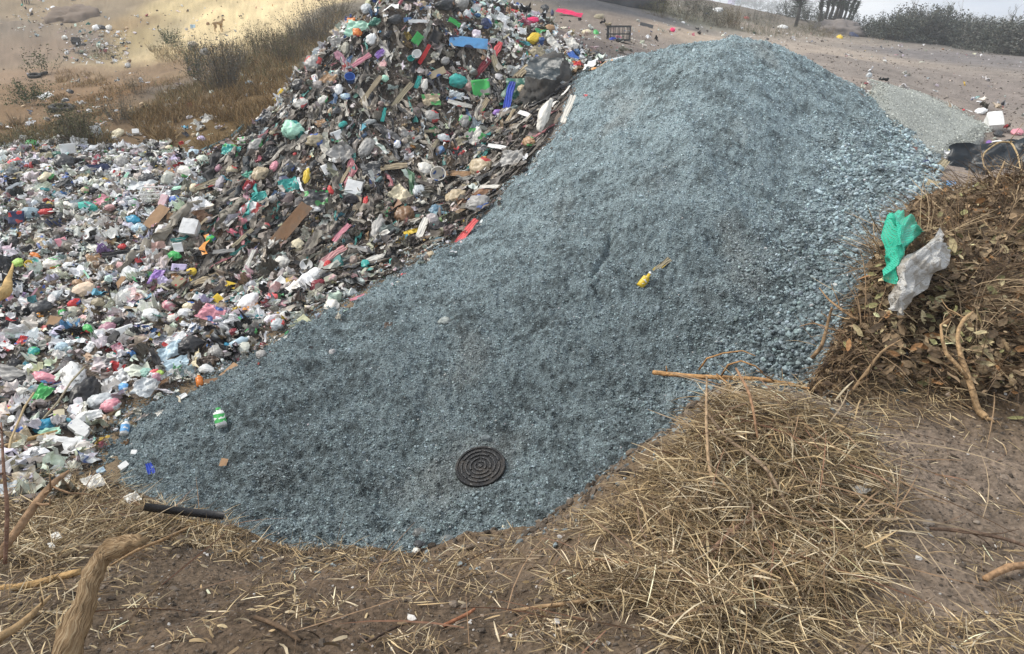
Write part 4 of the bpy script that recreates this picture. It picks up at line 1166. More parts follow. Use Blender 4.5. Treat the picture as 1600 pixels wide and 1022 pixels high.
 ("grey_bag","bag",345,560,26,34,70,"grey","greyish torn bag beside the dark brown paper bag","bag","",{}),
 ("black_sack","bag",137,628,62,44,60,"black","large black sack at the lower end of the field","sack","large black sack",dict(zf=.7)),
 ("white_print_bag","bag",121,600,42,42,100,"white","white carrier bag with small print left of the large black sack","bag","white carrier bag",dict(pr="grey",ps=5)),
 ("pink_print_bag","bag",76,602,44,20,-15,"pink","pink and blue printed bag in the lower left field","bag","pink printed bag",dict(pr="sky")),
 ("grey_film","sheet",30,596,60,24,-15,"grey","grey crumpled film left of the pink printed bag","film","",{}),
 ("black_bag","bag",26,579,28,20,10,"black","black bag above the grey crumpled film","bag","",{}),
 ("white_round_bag","bag",52,585,22,15,0,"white","bright white bag right of the grey crumpled film","bag","",{}),
 ("yellow_strip","cloth",6,618,28,8,35,"yellow","yellow strip at the left side of the rubbish","strip","",{}),
 ("black_torn_bag","sheet",30,610,34,14,15,"black","torn black bag beside the yellow strip","bag","",{}),
 ("white_in_black_bag","bag",38,622,26,14,10,"offw","off white tissue lump in a black bag","tissue","",{}),
 ("black_bag","bag",34,632,32,14,-10,"black","black bag under the off white tissue lump","bag","",dict(lift=0)),
 ("green_sheet","sheet",68,630,38,20,50,"green","crumpled bright green sheet in the lower left field","sheet","bright green sheet",{}),
 ("pink_bag","bag",6,650,18,26,80,"hotpink","bright pink bag at the left side below the yellow strip","bag","",{}),
 ("teal_wrapper","sheet",8,634,16,9,-20,"teal","teal wrapper above the bright pink bag","wrapper","",{}),
 ("clear_bag","bag",160,637,42,24,10,"clear","clear crumpled bag right of the large black sack","bag","",{}),
 ("pink_clear_bag","bag",178,643,36,22,20,"pink","pink printed clear bag near the left tip of the gravel","bag","",dict(pr="clear")),
 ("white_flap","sheet",145,660,40,14,15,"white","pointed white sheet below the large black sack","sheet","",{}),
 ("bright_blue_bag","bag",70,676,40,22,20,"tealblue","blue plastic bag in the lower left corner of the rubbish","bag","blue plastic bag",{}),
 ("black_rag","bag",112,676,38,16,-10,"black","black bag between the blue plastic bag and the milk carton","bag","",{}),
 ("milk_carton","box",128,680,26,20,-35,"white","white and blue carton at the edge of the gravel","carton","white and blue carton",dict(pr="blue")),
 ("white_box_end","box",134,688,17,13,-20,"white","white block touching the white and blue carton","block","",{}),
 ("white_foam_sheet","flat",98,708,64,28,-8,"white","large white torn sheet at the lower left of the rubbish","sheet","large white torn sheet",{}),
 ("mint_bag","sheet",80,688,34,12,10,"mint","mint film below the blue plastic bag","film","",{}),
 ("yellow_box","box",96,660,18,12,10,"cream","yellow and white packet right above the blue plastic bag","packet","",dict(pr="lime")),
 ("orange_print","sheet",185,588,22,22,60,"red","red printed wrapper near the foot of the field","wrapper","",dict(pr="white")),
 ("white_pages","sheet",190,603,34,22,30,"white","crumpled white pages left of the round white plate","paper","",dict(pr="grey",ps=5)),
 ("sky_cup","bag",198,615,16,16,0,"sky","blue and white bag under the crumpled white pages","bag","",dict(pr="white")),
 ("green_wrap","bag",254,595,14,11,0,"lime","lime green wrapper near the pale blue sheets","wrapper","",{}),
 ("teal_film","bag",232,592,20,18,30,(.3,.5,.42),"sea green film bag left of the lime green wrapper","bag","",{}),
 ("pink_lump","bag",246,592,16,10,0,"coral","coral lump touching the lime green wrapper","wrapper","",{}),
 ("red_lump","bag",366,528,18,11,40,"dkred","dark pink rag at the gravel edge above the clear blue bottle","rag","",{}),
 ("teal_dot","bag",359,549,12,8,0,"tealblue","small turquoise cap left of the clear blue bottle","cap","",{}),
 # right edge
 ("black_tarp","sheet",1540,268,132,62,5,(.010,.016,.022),"black plastic tarp spread behind the dry brush heap","tarp","black plastic tarp",dict(zf=1.0,k=.6,lift=.12,dirt=.1)),
 ("white_bucket","box",1549,200,24,22,5,"white","white plastic bucket beside the pale gravel mound","bucket","white bucket",dict(zf=1)),
 ("pink_bag","bag",1588,210,22,11,5,"pink","pink bag on the rubbish right of the white bucket","bag","",{}),
 ("dark_bag","bag",1558,213,16,11,0,"char","small dark bag under the white bucket","bag","",{}),
 ("white_bag","bag",1531,177,20,12,20,"white","white bag with a twisted tail behind the pale gravel mound","bag","",{}),
 ("clear_bag","bag",1527,222,14,18,80,"grey","clear bag left under the white bucket","bag","",{}),
 ("white_bowl","bag",1556,231,26,13,5,"white","white dome shaped lid on the edge of the black tarp","lid","",dict(lift=.05)),
 ("white_sheet","flat",1530,233,26,8,10,"white","thin white sheet tucked behind the black tarp","sheet","",{}),
 ("purple_scrap","bag",1544,226,10,7,0,"purple","small purple scrap by the white dome shaped lid","scrap","",{}),
 ("yellow_flower_bag","bag",1479,240,16,9,30,(.6,.55,.15),"yellow leafy scrap between the gravel and the black tarp","scrap","",{}),
 ("tan_cloth","cloth",1466,265,32,20,40,"khaki","tan crumpled cloth left of the black tarp","cloth","tan crumpled cloth",{}),
 ("navy_scrap","bag",1445,260,15,14,70,"navy","navy scrap between the coarse stones and the tan cloth","scrap","",{}),
 ("flat_shoe_sole","board",1460,292,28,13,-15,"khaki","flat tan sole shaped board at the edge of the stones","board","",dict(zf=.4)),
 ("blue_packet","box",1484,292,16,7,-5,"sky","pale blue packet below the black tarp","packet","",{}),
 ("clear_film","sheet",1503,300,36,16,-5,"clear","clear film right of the pale blue packet","film","",{}),
 ("pink_sheet","sheet",1456,345,36,12,-12,"pink","pink paper sheet behind the green mesh bag","sheet","pink sheet",{}),
 ("white_scrap","sheet",1447,334,20,11,-20,"white","white scrap right behind the green mesh bag","scrap","",{}),
 ("blue_bottle","cloth",1499,325,26,8,55,"royal","dark blue crushed bottle in front of the dry brush","bottle","",{}),
 ("orange_leaf_paper","paper",1543,318,20,11,40,"orange","orange brown dry bract on the brush heap","bract","",dict(dirt=.7)),
 # bare ground behind
 ("pink_blanket","cloth",889,23,40,10,-14,"hotpink","bright pink blanket on the bare ground behind the heap","blanket","pink blanket",dict(k=.3)),
 ("pink_scrap","bag",1050,49,9,7,0,"hotpink","tiny bright pink bag on the pale track","bag","",{}),
 ("dark_board","board",1010,41,21,6,-14,"char","dark board lying on the pale track behind the crate","board","",{}),
 ("dark_bag","bag",852,17,11,11,0,"char","dark upright bag at the left end of the pink blanket","bag","",dict(zf=1.4)),
 ("dark_bag","bag",863,22,6,10,0,"navy","narrow dark bag between the upright dark bag and the pink blanket","bag","",dict(zf=1.4)),
 ("grey_rock","bag",936,28,18,9,10,"khaki","pale rounded rock left of the dark earth mound","rock","",{}),
 ("green_cup","bag",931,54,9,11,0,"green","green wrapper left of the black crate","wrapper","",{}),
 ("cream_bag","bag",916,53,16,9,0,"cream","cream bag left of the green wrapper","bag","",{}),
 ("blue_wrapper","bag",957,63,12,6,0,"royal","blue wrapper in front of the black crate","wrapper","",{}),
 ("yellow_bag","bag",1312,60,11,9,0,"yellow","yellow bag at the rubble heap by the far road","bag","far yellow bag",{}),
 ("dark_tyre_bag","bag",1334,57,16,9,-35,"navy","dark blue bag right of the far yellow bag","bag","",{}),
 ("white_sack","bag",1223,44,18,7,-8,"white","white sack on the far ground under the dark tree","sack","",{}),
 ("blue_bag","bag",1469,65,7,9,80,"sky","sky blue bag at the foot of the far bushes","bag","far sky blue bag",{}),
 ("white_bag","bag",1514,74,8,11,80,"white","upright white bag in front of the far bushes","bag","",dict(zf=1.4)),
 ("white_bag","bag",1525,76,14,8,0,"offw","low white bag right of the upright white bag","bag","",{}),
 ("pink_bag","bag",1575,81,13,6,20,"pink","pink bag at the right end of the far bushes","bag","",{}),
 ("green_film","cloth",1506,62,13,6,55,(.45,.5,.4),"pale green film caught in the far bushes","film","",{}),
 ("white_film","flat",1448,67,14,4,5,"white","flat white film left of the far sky blue bag","film","",{}),
 ("clear_bottle","bag",1357,121,8,10,80,"clear","clear bottle alone on the bare ground","bottle","",dict(zf=1)),
 ("white_pack","sheet",1363,147,20,8,5,"white","white papers behind the pale gravel mound","paper","",{}),
 ("pale_shelter","sheet",1143,3,13,12,80,"lilac","pale lilac sheet hung up on the far rise","sheet","",dict(k=.9,lift=.4)),
 ("pale_shelter","sheet",1152,3,8,11,80,"ltblue","pale blue sheet hung beside the pale lilac one","sheet","",dict(k=.9,lift=.4)),
 ("orange_bag","bag",1166,30,9,7,0,"coral","coral bag among the shrubs of the far rise","bag","",{}),
 ("white_bag","bag",1120,18,18,9,10,"white","white rubbish bag among the shrubs above the pale track","bag","",{}),
 ("grey_bag","bag",200,104,10,8,0,"grey","grey bag alone on the brown slope","bag","",{}),
 ("white_bag","bag",263,171,19,13,20,"white","white bag alone on the brown grass slope","bag","",{}),
 ("white_sheet","flat",71,151,20,9,20,"white","white sheet right of the low green shrub","sheet","",{}),
 ("blue_bag","bag",391,133,16,9,0,"ltblue","pale blue bag on the brown grass near the heap","bag","",{}),
 ("boulder","bag",303,75,17,13,0,(.5,.44,.34),"large pale boulder at the foot of the yellow bank","boulder","",dict(zf=1)),
 ("boulder","bag",321,86,17,14,0,"grey","grey boulder right of the large pale boulder","boulder","",dict(zf=1)),
 ("black_box","box",120,67,14,8,0,"black","black box at the distant rubbish patch","box","distant black box",{}),
 ("dark_bag","bag",131,71,10,4,0,"black","black bag beside the distant black box","bag","",{}),
 ("white_bag","bag",151,45,12,11,-30,"white","white bag at the top of the distant rubbish patch","bag","",{}),
 ("white_bag","bag",171,45,10,11,-60,"offw","white bag right of a black rag above the distant rubbish patch","bag","",{}),
 ("black_rag","bag",160,44,15,7,-20,"black","black rag between two white bags above the distant rubbish patch","rag","",{}),
 ("white_bag","bag",84,14,9,7,-20,"white","white bag on the distant brown mound","bag","",{}),
 ("boulder","bag",122,14,10,8,0,(.5,.4,.28),"tan boulder right of the white bag on the distant mound","boulder","",{}),
 ("blue_sheet","paper",302,43,8,7,0,"ltblue","pale blue sheet on the yellow bank","sheet","",{}),
 ("purple_bag","bag",316,219,15,9,-20,"lilac","lilac bag in the brown grass behind the rubbish","bag","",{}),
 ("white_scraps","sheet",328,190,16,20,60,"offw","pale torn sacks on the brown grass slope","sack","",{}),
 ("black_bag","bag",110,145,13,7,-20,"black","black bag above the large tyre on the slope","bag","",{}),
 ("black_white_bag","bag",103,160,14,8,0,"char","black and white bag touching the large tyre","bag","",dict(pr="white")),
]
for (nm, kd, u, v, w, h, a, c, lab, cat, short, kw) in T:
    kd2 = kd
    piece(nm, kd2, u, v, w, h, a, c, lab, cat, short=short or None, **kw)

# dark earth hump on the slope and the dark mound behind
piece("earth_hump", "bag", 858, 142, 70, 92, 0, (.075, .072, .068), "dark grey lump of earth between the rubbish slope and the gravel", "earth lump", zf=.8, k=.35, rough=.95, lift=.05, dirt=.6)
piece("dark_sack", "sheet", 872, 148, 34, 52, 70, (.035, .05, .058), "dark blue grey sack slumped on the grey lump of earth", "sack", zf=.6, lift=.5, k=.5)
piece("soil_mound", "bag", 968, 4, 150, 52, 0, (.062, .064, .07), "dark earth mound behind the bare ground", "earth mound", zf=1.0, k=.25, rough=.95, lift=-.4, dirt=.5)
piece("rubble_mound", "bag", 1310, 52, 90, 22, -8, (.19, .165, .15), "low brown rubble heap beside the far road", "rubble heap", zf=.7, k=.2, rough=.95, lift=-.2)
piece("soil_mound", "bag", 115, 28, 95, 40, 10, (.19, .145, .11), "low brown soil mound beyond the distant rubbish patch", "earth mound", zf=.6, k=.2, rough=.95, lift=-.5)

# the crate on the bare ground, slatted sides
def crate(name, u, v, w, h, ang, rgb, label, ht=.45):
    root = bpy.data.objects.new(name, None); COL.objects.link(root)
    P = hit(u, v)[0]; m = np.linalg.norm(P) / FPX
    Wd, Dd, Ht = w * m, w * m * .62, h * m
    root.location = Vector(P); root.rotation_euler = (0, 0, math.radians(ang))
    mat = cmat(C[rgb] if isinstance(rgb, str) else rgb, .5, dirt=.3)
    t = .05 * Wd
    def wall(L, off, axis):
        ps = []
        for zc, zh in ((.06, .12), (.45, .08), (.94, .12)):
            ps.append(boxm(0, 0, zc * Ht, L, t * .5, zh * Ht))
        nb = 5
        for i in range(nb):
            ps.append(boxm((-.5 + (i + .5) / nb) * L * .96, t * .07, .5 * Ht, t * .5, t * .56, Ht * .97))
        V, F = join(ps)
        return [(x, y + off, z) if axis == 0 else (y + off, x, z) for x, y, z in V], F
    for L, off, ax in ((Wd, Dd / 2, 0), (Wd, -Dd / 2, 0), (Dd - t, Wd / 2 - t / 2, 1), (Dd - t, -Wd / 2 + t / 2, 1)):
        V, F = wall(L, off, ax); link("side_panel", py_mesh("side_panel", V, F, False), mat, root)
    V, F = boxm(0, 0, .03 * Ht, Wd * .95, Dd * .93, .04 * Ht); link("base", py_mesh("base", V, F, False), mat, root)
    return tag(root, label, "crate")
crate("plastic_crate", 966, 64, 33, 20, -14, "char", "black slatted plastic crate standing on the bare ground behind the heap")
HERO.append((966, 56, "black crate"))
o = crate("plastic_basket", 243, 316, 29, 15, 8, "white", "white slatted plastic basket in the middle of the rubbish field")
o.rotation_euler[0] = .35; o.location.z += .05
HERO.append((242, 310, "white basket"))

# tyres
def tyre(u, v, w, tilt, label):
    root = bpy.data.objects.new("tyre", None); COL.objects.link(root)
    P = hit(u, v)[0]; r = w / 2 * np.linalg.norm(P) / FPX
    n = 28
    prof = [(.60, -.16), (.66, -.22), (.90, -.24), (.97, -.20), (1.0, -.10), (1.0, .10), (.97, .20), (.90, .24), (.66, .22), (.60, .16), (.64, .05), (.64, -.05)]
    V, F = lathe([(a * r, b * r) for a, b in prof], n, True)
    m = cmat((.022, .022, .023), .8, bump=.3, dirt=.45)
    link("casing", py_mesh("casing", V, F), m, root)
    ps = []
    for k in range(n * 2):
        a = 2 * PI * k / (n * 2)
        bv, bf = boxm(1.005 * r, 0, 0, .05 * r, .06 * r, .34 * r)
        ps.append(([(x * math.cos(a) - y * math.sin(a), x * math.sin(a) + y * math.cos(a), z) for x, y, z in bv], bf))
    V, F = join(ps); link("tread", py_mesh("tread", V, F, False), m, root)
    root.location = Vector(P + np.array([0, 0, .2 * r])); root.rotation_euler = tilt
    tag(root, label, "tyre")
tyre(98, 173, 29, (.12, .1, 0), "large black tyre lying flat on the brown slope")
tyre(54, 120, 14, (.25, .1, 0), "small tyre beneath the thin leafy shrub, left one of the pair")
tyre(67, 117, 12, (.2, -.2, 0), "small tyre right of another tyre beneath the thin leafy shrub")

# long hoses and sticks in the rubbish
def strand(name, pix, r, rgb, label, cat, lift=.05, sides=8, rough=.6, crumple=0):
    p = ground_pts(pix, lift)
    if crumple:
        t_ = np.linspace(0, len(p) - 1, 30); p = np.stack([np.interp(t_, np.arange(len(p)), p[:, k]) for k in range(3)], -1)
        r = np.interp(t_, np.arange(len(r)), r) if hasattr(r, "__len__") else r; sides = 22
    V, F = tube([tuple(q) for q in p], r, sides)
    if crumple:
        V = np.array([tuple(q) for q in V]); s_ = pix[0][0] * .1
        V += crumple * np.stack([fbm(V[:, 0] * 5 + s_ + 9 * k, V[:, 1] * 5, V[:, 2] * 5, 4) + .6 * fbm(V[:, 0] * 14 + k, V[:, 1] * 14, V[:, 2] * 8, 2) for k in range(3)], -1)
    return tag(link(name, py_mesh(name, V, F), cmat(C[rgb] if isinstance(rgb, str) else rgb, rough, dirt=.4)), label, cat)
strand("hose", [(314,246),(330,238),(348,230),(364,222),(374,212),(384,202)], .05, "dkteal", "thick dark teal hose along the back rim of the rubbish", "hose", .1)
strand("tarp_roll", [(318,322,.1),(300,340,.15),(283,362,.15),(262,378,.12),(240,392,.1),(218,412,.1),(195,432,.05)], [.05,.07,.08,.07,.055,.05,.03], (.27,.24,.19), "long grey brown roll of sacking running down into the field", "sacking", .06, crumple=.13)
HERO.append((262, 378, "long roll of sacking"))
strand("sack_strip", [(392,318,.1),(376,334,.14),(358,352,.14),(338,372,.08)], [.04,.07,.075,.03], (.2,.18,.14), "grey brown strip of sacking right of the long roll", "sacking", .05, crumple=.13)
strand("black_drape", [(352,232,.0),(342,258,.05),(330,284,.05),(326,306,.0)], [.05,.10,.10,.03], "black", "black plastic bundle drooping at the left end of the slope", "bundle", .05, crumple=.13)
HERO.append((336, 275, "black drooping bundle"))
strand("black_drape", [(395,205,.0),(398,225,.04),(392,260,.05),(380,300,.05),(372,335,.0)], [.03,.07,.08,.07,.03], (.02,.028,.034), "long black plastic folds hanging near the left rim of the slope", "bundle", .03, crumple=.13)
strand("black_drape", [(432,212,.0),(425,232,.05),(416,262,.02)], [.03,.05,.02], "black", "thin black fold hanging left of the big translucent green bag", "bundle", .03, crumple=.13)
strand("string", [(548,365),(538,372),(526,384),(519,396),(516,403)], .012, (.12,.3,.32), "thin blue grey cord looped on the lower slope", "string", .08)
strand("hanging_rag", [(398,292,.1),(393,305,.12),(389,322,.1),(387,334,.05)], [.02,.03,.03,.01], "mauve", "dusty pink rag hanging beside the long black folds", "rag", .05, crumple=.13)
strand("teal_drape", [(404,298,.1),(397,330,.12),(388,352,.1),(383,364,.03)], [.01,.025,.02,.01], "teal", "narrow teal rag hanging under the dusty pink rag", "rag", .05, crumple=.13)
strand("thin_stick", [(40,686),(70,668,.05),(100,650,.15),(125,630,.25),(148,609,.28)], .012, "khaki", "long thin stick leaning across the large black sack", "stick", .06)
strand("cane", [(-10,710),(30,703,.05),(60,696,.06),(92,686,.05)], .022, (.45,.30,.13), "straight yellow cane lying below the blue plastic bag", "cane", .05)
strand("thin_stick", [(6,760),(20,710,.15),(45,664,.2),(62,640,.2)], .012, (.42,.31,.16), "thin pale stalk rising left of the blue plastic bag", "stalk", .03)

# ---------------------------------------------------------------- the rest of the pieces one can pick out
WORDS = {"white": "white", "offw": "off white", "grey": "grey", "clear": "clear", "black": "black", "char": "dark grey", "navy": "navy", "ltblue": "pale blue", "teal": "teal", "green": "green", "pink": "pink", "red": "red", "yellow": "yellow", "beige": "tan", "cardboard": "cardboard brown", "cream": "cream", "orange": "orange", "mauve": "dusty pink", "blue": "blue", "lilac": "lilac", "khaki": "khaki", "mint": "mint green"}
used_lab = set()
def where(u, v):
    d = sorted(HERO, key=lambda q: (q[0] - u) ** 2 + (q[1] - v) ** 2)
    for a in d[:6]:
        dx, dy = u - a[0], v - a[1]
        if abs(dx) > 2 * abs(dy): w_ = "right of" if dx > 0 else "left of"
        elif abs(dy) > 2 * abs(dx): w_ = "below" if dy > 0 else "above"
        else: w_ = ("lower " if dy > 0 else "upper ") + ("right of" if dx > 0 else "left of")
        yield w_, a[2]
taken = [(t[2], t[3], max(t[4], t[5]) * .5) for t in T]
cnt = 0
q = garb_pts(2600, .1)
zq = S(q[:, 0], q[:, 1]); uq, vq = project(np.c_[q, zq]); fq = face_w(q[:, 0], q[:, 1])
names = list(WORDS)
pw = np.array([22,17,9,10,7,6,2,4,1.5,.8,4,1.5,1.5,5,5,4,1.2,3,1.4,1.5,4,1.2], float); pw /= pw.sum()
for i in range(len(q)):
    if cnt >= 210: break
    u, v = float(uq[i]), float(vq[i])
    if not (8 < u < 930 and 20 < v < 720): continue
    hh = hit(u, v)[0]
    if abs(hh[1] - q[i, 1]) > .3: continue
    dist_ = np.linalg.norm(hh)
    s = float(rng.uniform(.18, .46)) * FPX / dist_
    if any((u - a) ** 2 + (v - b) ** 2 < (r_ + s * .5) ** 2 for a, b, r_ in taken): continue
    cn = rng.choice(names, p=pw)
    if fq[i] > .4 and v > 70 and rng.random() < .72: cn = rng.choice(['khaki', 'grey', 'char', 'beige', 'black', 'cardboard', 'offw', 'mauve', 'teal'], p=[.22,.22,.16,.12,.12,.06,.04,.03,.03])
    kd = "cloth" if fq[i] > .4 and rng.random() < .3 else rng.choice(["bag", "sheet", "cloth", "paper", "box", "tub", "tied"], p=[.36, .34, .16, .08, .02, .0, .04])
    noun, cat, adj = {"bag": ("bag", "bag", "crumpled"), "tied": ("bag", "bag", "knotted"), "sheet": ("plastic film", "film", "crinkled"), "cloth": ("rag", "rag", "wrinkled"), "paper": ("sheet", "paper", "flat"), "box": ("carton", "carton", "squashed"), "tub": ("tub", "tub", "open")}[kd]
    pr_ = rng.choice(["", "", "red", "blue", "green", "grey"])
    lab = None
    for w_, a in where(u, v):
        for extra in (("", f" with {pr_} print") if not pr_ else (f" with {pr_} print",)):
            if extra == " with  print": continue
            cand = f"{adj} {WORDS[cn]} {noun}{extra} {w_} the {a}"
            if cand not in used_lab and len(cand.split()) <= 16: lab = cand; break
        if lab: break
    if not lab: continue
    used_lab.add(lab); cnt += 1; taken.append((u, v, s * .5))
    nm = {"bag": "plastic_bag", "tied": "knotted_bag", "sheet": "plastic_film", "cloth": "rag", "paper": "paper_sheet", "box": "carton", "tub": "tub"}[kd]
    asp = {"cloth": rng.uniform(.25, .4)}.get(kd, rng.uniform(.6, .95))
    a = float(rng.uniform(-25, 65)) if fq[i] > .5 else float(rng.uniform(-60, 60))
    piece(nm, str(kd), u, v, s * (1.4 if kd == "cloth" else 1), s * asp, a, str(cn), lab, cat, pr=(str(pr_) or None), lift=.05, dirt=.65)
print("picked out", cnt)

def clear_of(q):
    """leave the named pieces lying on top, uncovered"""
    keep = np.ones(len(q), bool)
    for x, y, r in PLACED:
        keep &= (q[:, 0] - x) ** 2 + (q[:, 1] - y) ** 2 > (r * .5 + .03) ** 2
    dk_ = sstep(-.2, .2, mask(DARKP, q[:, 0], q[:, 1], wob=.3))
    return q[keep & (rng.random(len(q)) > .82 * dk_)]
q = clear_of(garb_pts(27000)); q = q[rng.random(len(q)) > .42 * face_w(q[:, 0], q[:, 1])]
litter("litter", q, face_w(q[:, 0], q[:, 1]), top_w(q[:, 0], q[:, 1]), .05, .30, .09)
q = clear_of(garb_pts(30000)); q = q[rng.random(len(q)) > .25 * face_w(q[:, 0], q[:, 1])]
litter("small_litter", q, face_w(q[:, 0], q[:, 1]), .5 * top_w(q[:, 0], q[:, 1]), .02, .06, .09)

def draped(n):
    q = garb_pts(n * 2); q = q[rng.random(len(q)) < .05 + .95 * face_w(q[:, 0], q[:, 1])][:n]; n = len(q)
    z = S(q[:, 0], q[:, 1]) + .10 * fbm(q[:, 0] * 1.5, q[:, 1] * 1.5, 51, 4) + .05
    nr = normal(q[:, 0], q[:, 1], .2)
    cl = np.array([(.10,.085,.068),(.17,.145,.115),(.26,.23,.19),(.02,.02,.022),(.05,.05,.052),(.36,.33,.28),(.03,.17,.15),(.30,.11,.12),(.5,.48,.44),(.06,.12,.22)])
    c = cl[rng.choice(10, n, p=[.22,.18,.13,.15,.11,.09,.04,.03,.03,.02])] * np.exp(rng.normal(0, .2, (n, 1)))
    pr = []
    for sd in range(8):
        g, F = grid(22, 6); x, y = g[:, 0], g[:, 1]
        w = .6 + .5 * noise3(x * 3 + sd, x * 0, sd * 1.3)
        V = np.stack([x, y * .17 * w + .09 * noise3(x * 2.2 + sd, x * 0, 5.0 + sd), .05 * np.abs(np.sin(y * 11 + 3 * noise3(x * 3, y, sd))) + .07 * fbm(x * 4 + sd, y * 4, sd, 3) + .03], -1)
        pr.append((V, tri(F)))
    s = rng.uniform(.3, 1.0, n) * rng.uniform(.6, 1, n)
    sp = np.arctan2(nr[:, 1], nr[:, 0]) + rng.normal(0, .3, n)
    V, F, O = scatter(pr, rng.integers(0, 8, n), np.c_[q, z], rot_from(nr, sp, rng.normal(0, .12, (n, 3))), np.c_[s, s * rng.uniform(.6, 1.6, n), s])
    tag(link("draped_strips", mesh_np("draped_strips", V, F, np.clip(c[O], .01, .8), True), M_LITTER), kind="stuff")
draped(1500)

# loose bits blown over the bare ground
def pix_pts(boxes):
    out = []
    for (u0, v0, u1, v1, n) in boxes:
        h = hit(rng.uniform(u0, u1, n), rng.uniform(v0, v1, n)); out.append(h)
    return np.concatenate(out)
h = pix_pts([(100,48,205,100,330),(20,0,140,52,170),(0,10,480,60,110),(40,110,480,215,240),(0,195,330,240,150),(840,30,1010,100,150),(900,45,1060,75,70),(1020,10,1200,60,120),(1190,15,1320,68,150),(1320,62,1590,92,110),(1330,90,1600,180,60),(1440,170,1600,250,50),(1340,130,1400,165,30),(640,0,880,40,120),(0,688,150,742,230),(0,735,110,790,30)])
ok = (mask(GRAVEL, h[:, 0], h[:, 1]) < -.2) & (h[:, 1] < 62) & (mask(GARB, h[:, 0], h[:, 1]) < .1)
h = h[ok]
nr_ = h[:, 1] < 9
litter("blown_litter", h[~nr_][:, :2], np.zeros((~nr_).sum()), np.zeros((~nr_).sum()), .05, .24, .03)
litter("edge_litter", h[nr_][:, :2], np.zeros(nr_.sum()), np.zeros(nr_.sum()), .05, .2, .03)

n = 900
h = hit(rng.uniform(0, 520, n), rng.uniform(0, 215, n)); h = h[(h[:, 1] > 17.5) & (h[:, 1] < 70)]
pebbles("hillside_stones", h[:, :2], .03 + .14 * rng.random(len(h)) ** 4, np.array([.26, .20, .13]) * np.exp(rng.normal(0, .5, len(h)))[:, None], M_STONE)

q = sample_poly(PALE, 9000, -.15)
zz = S(q[:, 0], q[:, 1]) + .42 * np.exp(-.5 * (np.hypot(q[:, 0] - pc_[0], q[:, 1] - pc_[1]) / .95) ** 2) + .03 * fbm(q[:, 0] * 2, q[:, 1] * 2, 3, 4) + .02
sz = .012 + .03 * rng.random(len(q)) ** 4
V, F, O = scatter(stone_protos, rng.integers(0, 7, len(q)), np.c_[q, zz], rot_from(normal(q[:, 0], q[:, 1]), rng.uniform(0, 6.28, len(q)), rng.normal(0, .5, (len(q), 3))), sz[:, None] * rng.uniform(.7, 1.3, (len(q), 3)))
cl = np.array([.42, .435, .395]) * np.exp(np.clip(rng.normal(-.05, .25, len(q)), -1, .6))[:, None]
lg_ = link("loose_gravel", mesh_np("loose_gravel", V, F, cl[O], False), M_STONE, bpy.data.objects["gravel_mound"]); lg_["kind"] = "stuff"

tq = rng.uniform(1, 13.9, 1500); ki = tq.astype(int); fi = (tq - ki)[:, None]
q = LIP[ki, :2] * (1 - fi) + LIP[ki + 1, :2] * fi + rng.normal(0, .10, (1500, 2)) + np.array([0, -.06])
zq, bq = parts(q[:, 0], q[:, 1]); q = q[bq > -.1]
pebbles("bank_clods", q, .012 + .05 * rng.random(len(q)) ** 3, np.array([.12, .095, .072]) * np.exp(rng.normal(0, .35, len(q)))[:, None], M_STONE)

q = LIP[ki, :2] * (1 - fi) + LIP[ki + 1, :2] * fi + rng.normal(0, .16, (1500, 2)) + np.array([0, -.05])
zq, bq = parts(q[:, 0], q[:, 1]); q = q[bq > -.05]
pebbles("stray_gravel", q, .008 + .03 * rng.random(len(q)) ** 2.5, np.array([.15, .175, .18]) * np.exp(rng.normal(0, .4, len(q)))[:, None], M_STONE)
ge = np.array(GRAVEL[:11]); n = 330; tg = rng.uniform(0, 9.99, n); kg = tg.astype(int); fg = (tg - kg)[:, None]
q = ge[kg] * (1 - fg) + ge[kg + 1] * fg + np.abs(rng.normal(0, .28, (n, 1))) * np.array([.75, -.65]) + rng.normal(0, .08, (n, 2))
litter("edge_scraps", q, np.full(n, .3), np.zeros(n), .02, .11, .05)

# ---------------------------------------------------------------- blades: straw, grass, stems
def blades(P, az, el, ln, wd, droop, col, K=5, curl=.5):
    n = len(P)
    s = np.linspace(0, 1, K)
    cur = rng.normal(0, curl, n)
    e = el[:, None] - droop[:, None] * s[None]
    a = az[:, None] + cur[:, None] * s[None]
    d = np.stack([np.cos(e) * np.cos(a), np.cos(e) * np.sin(a), np.sin(e)], -1)
    step = (ln / (K - 1))[:, None, None]
    path = P[:, None] + np.concatenate([np.zeros((n, 1, 3)), np.cumsum(d[:, :-1] * step, 1)], 1)
    rv = rng.normal(0, 1, (n, 1, 3)); side = np.cross(d, rv); side /= np.linalg.norm(side, axis=-1)[..., None] + 1e-9
    w = wd[:, None, None] * np.array([.7, 1, 1, .8, .25])[None, :K, None] if K == 5 else wd[:, None, None] * np.linspace(1, .3, K)[None, :, None]
    V = np.stack([path - side * w / 2, path + side * w / 2], 2).reshape(-1, 3)
    b = (np.arange(n) * K * 2)[:, None, None]
    i = (np.arange(K - 1) * 2)[None, :, None]
    F = (np.concatenate([i, i + 1, i + 3, i + 2], 2) + b).reshape(-1, 4)
    return V, F, np.repeat(col, K * 2, 0)

def pix_poly(poly, n, clump=0, thr=0, cs=1.6):
    P = np.array(poly, float)
    lo, hi = P.min(0), P.max(0)
    u, v = rng.uniform(lo[0], hi[0], n * 4), rng.uniform(lo[1], hi[1], n * 4)
    m = inside([tuple(p) for p in P], u, v)
    u, v = u[m][:n * 2], v[m][:n * 2]
    h = hit(u, v)
    if clump:
        k = fbm(h[:, 0] * cs * 2.2, h[:, 1] * cs * 2.2, clump, 4)
        h = h[k > thr]
    return h[:n]

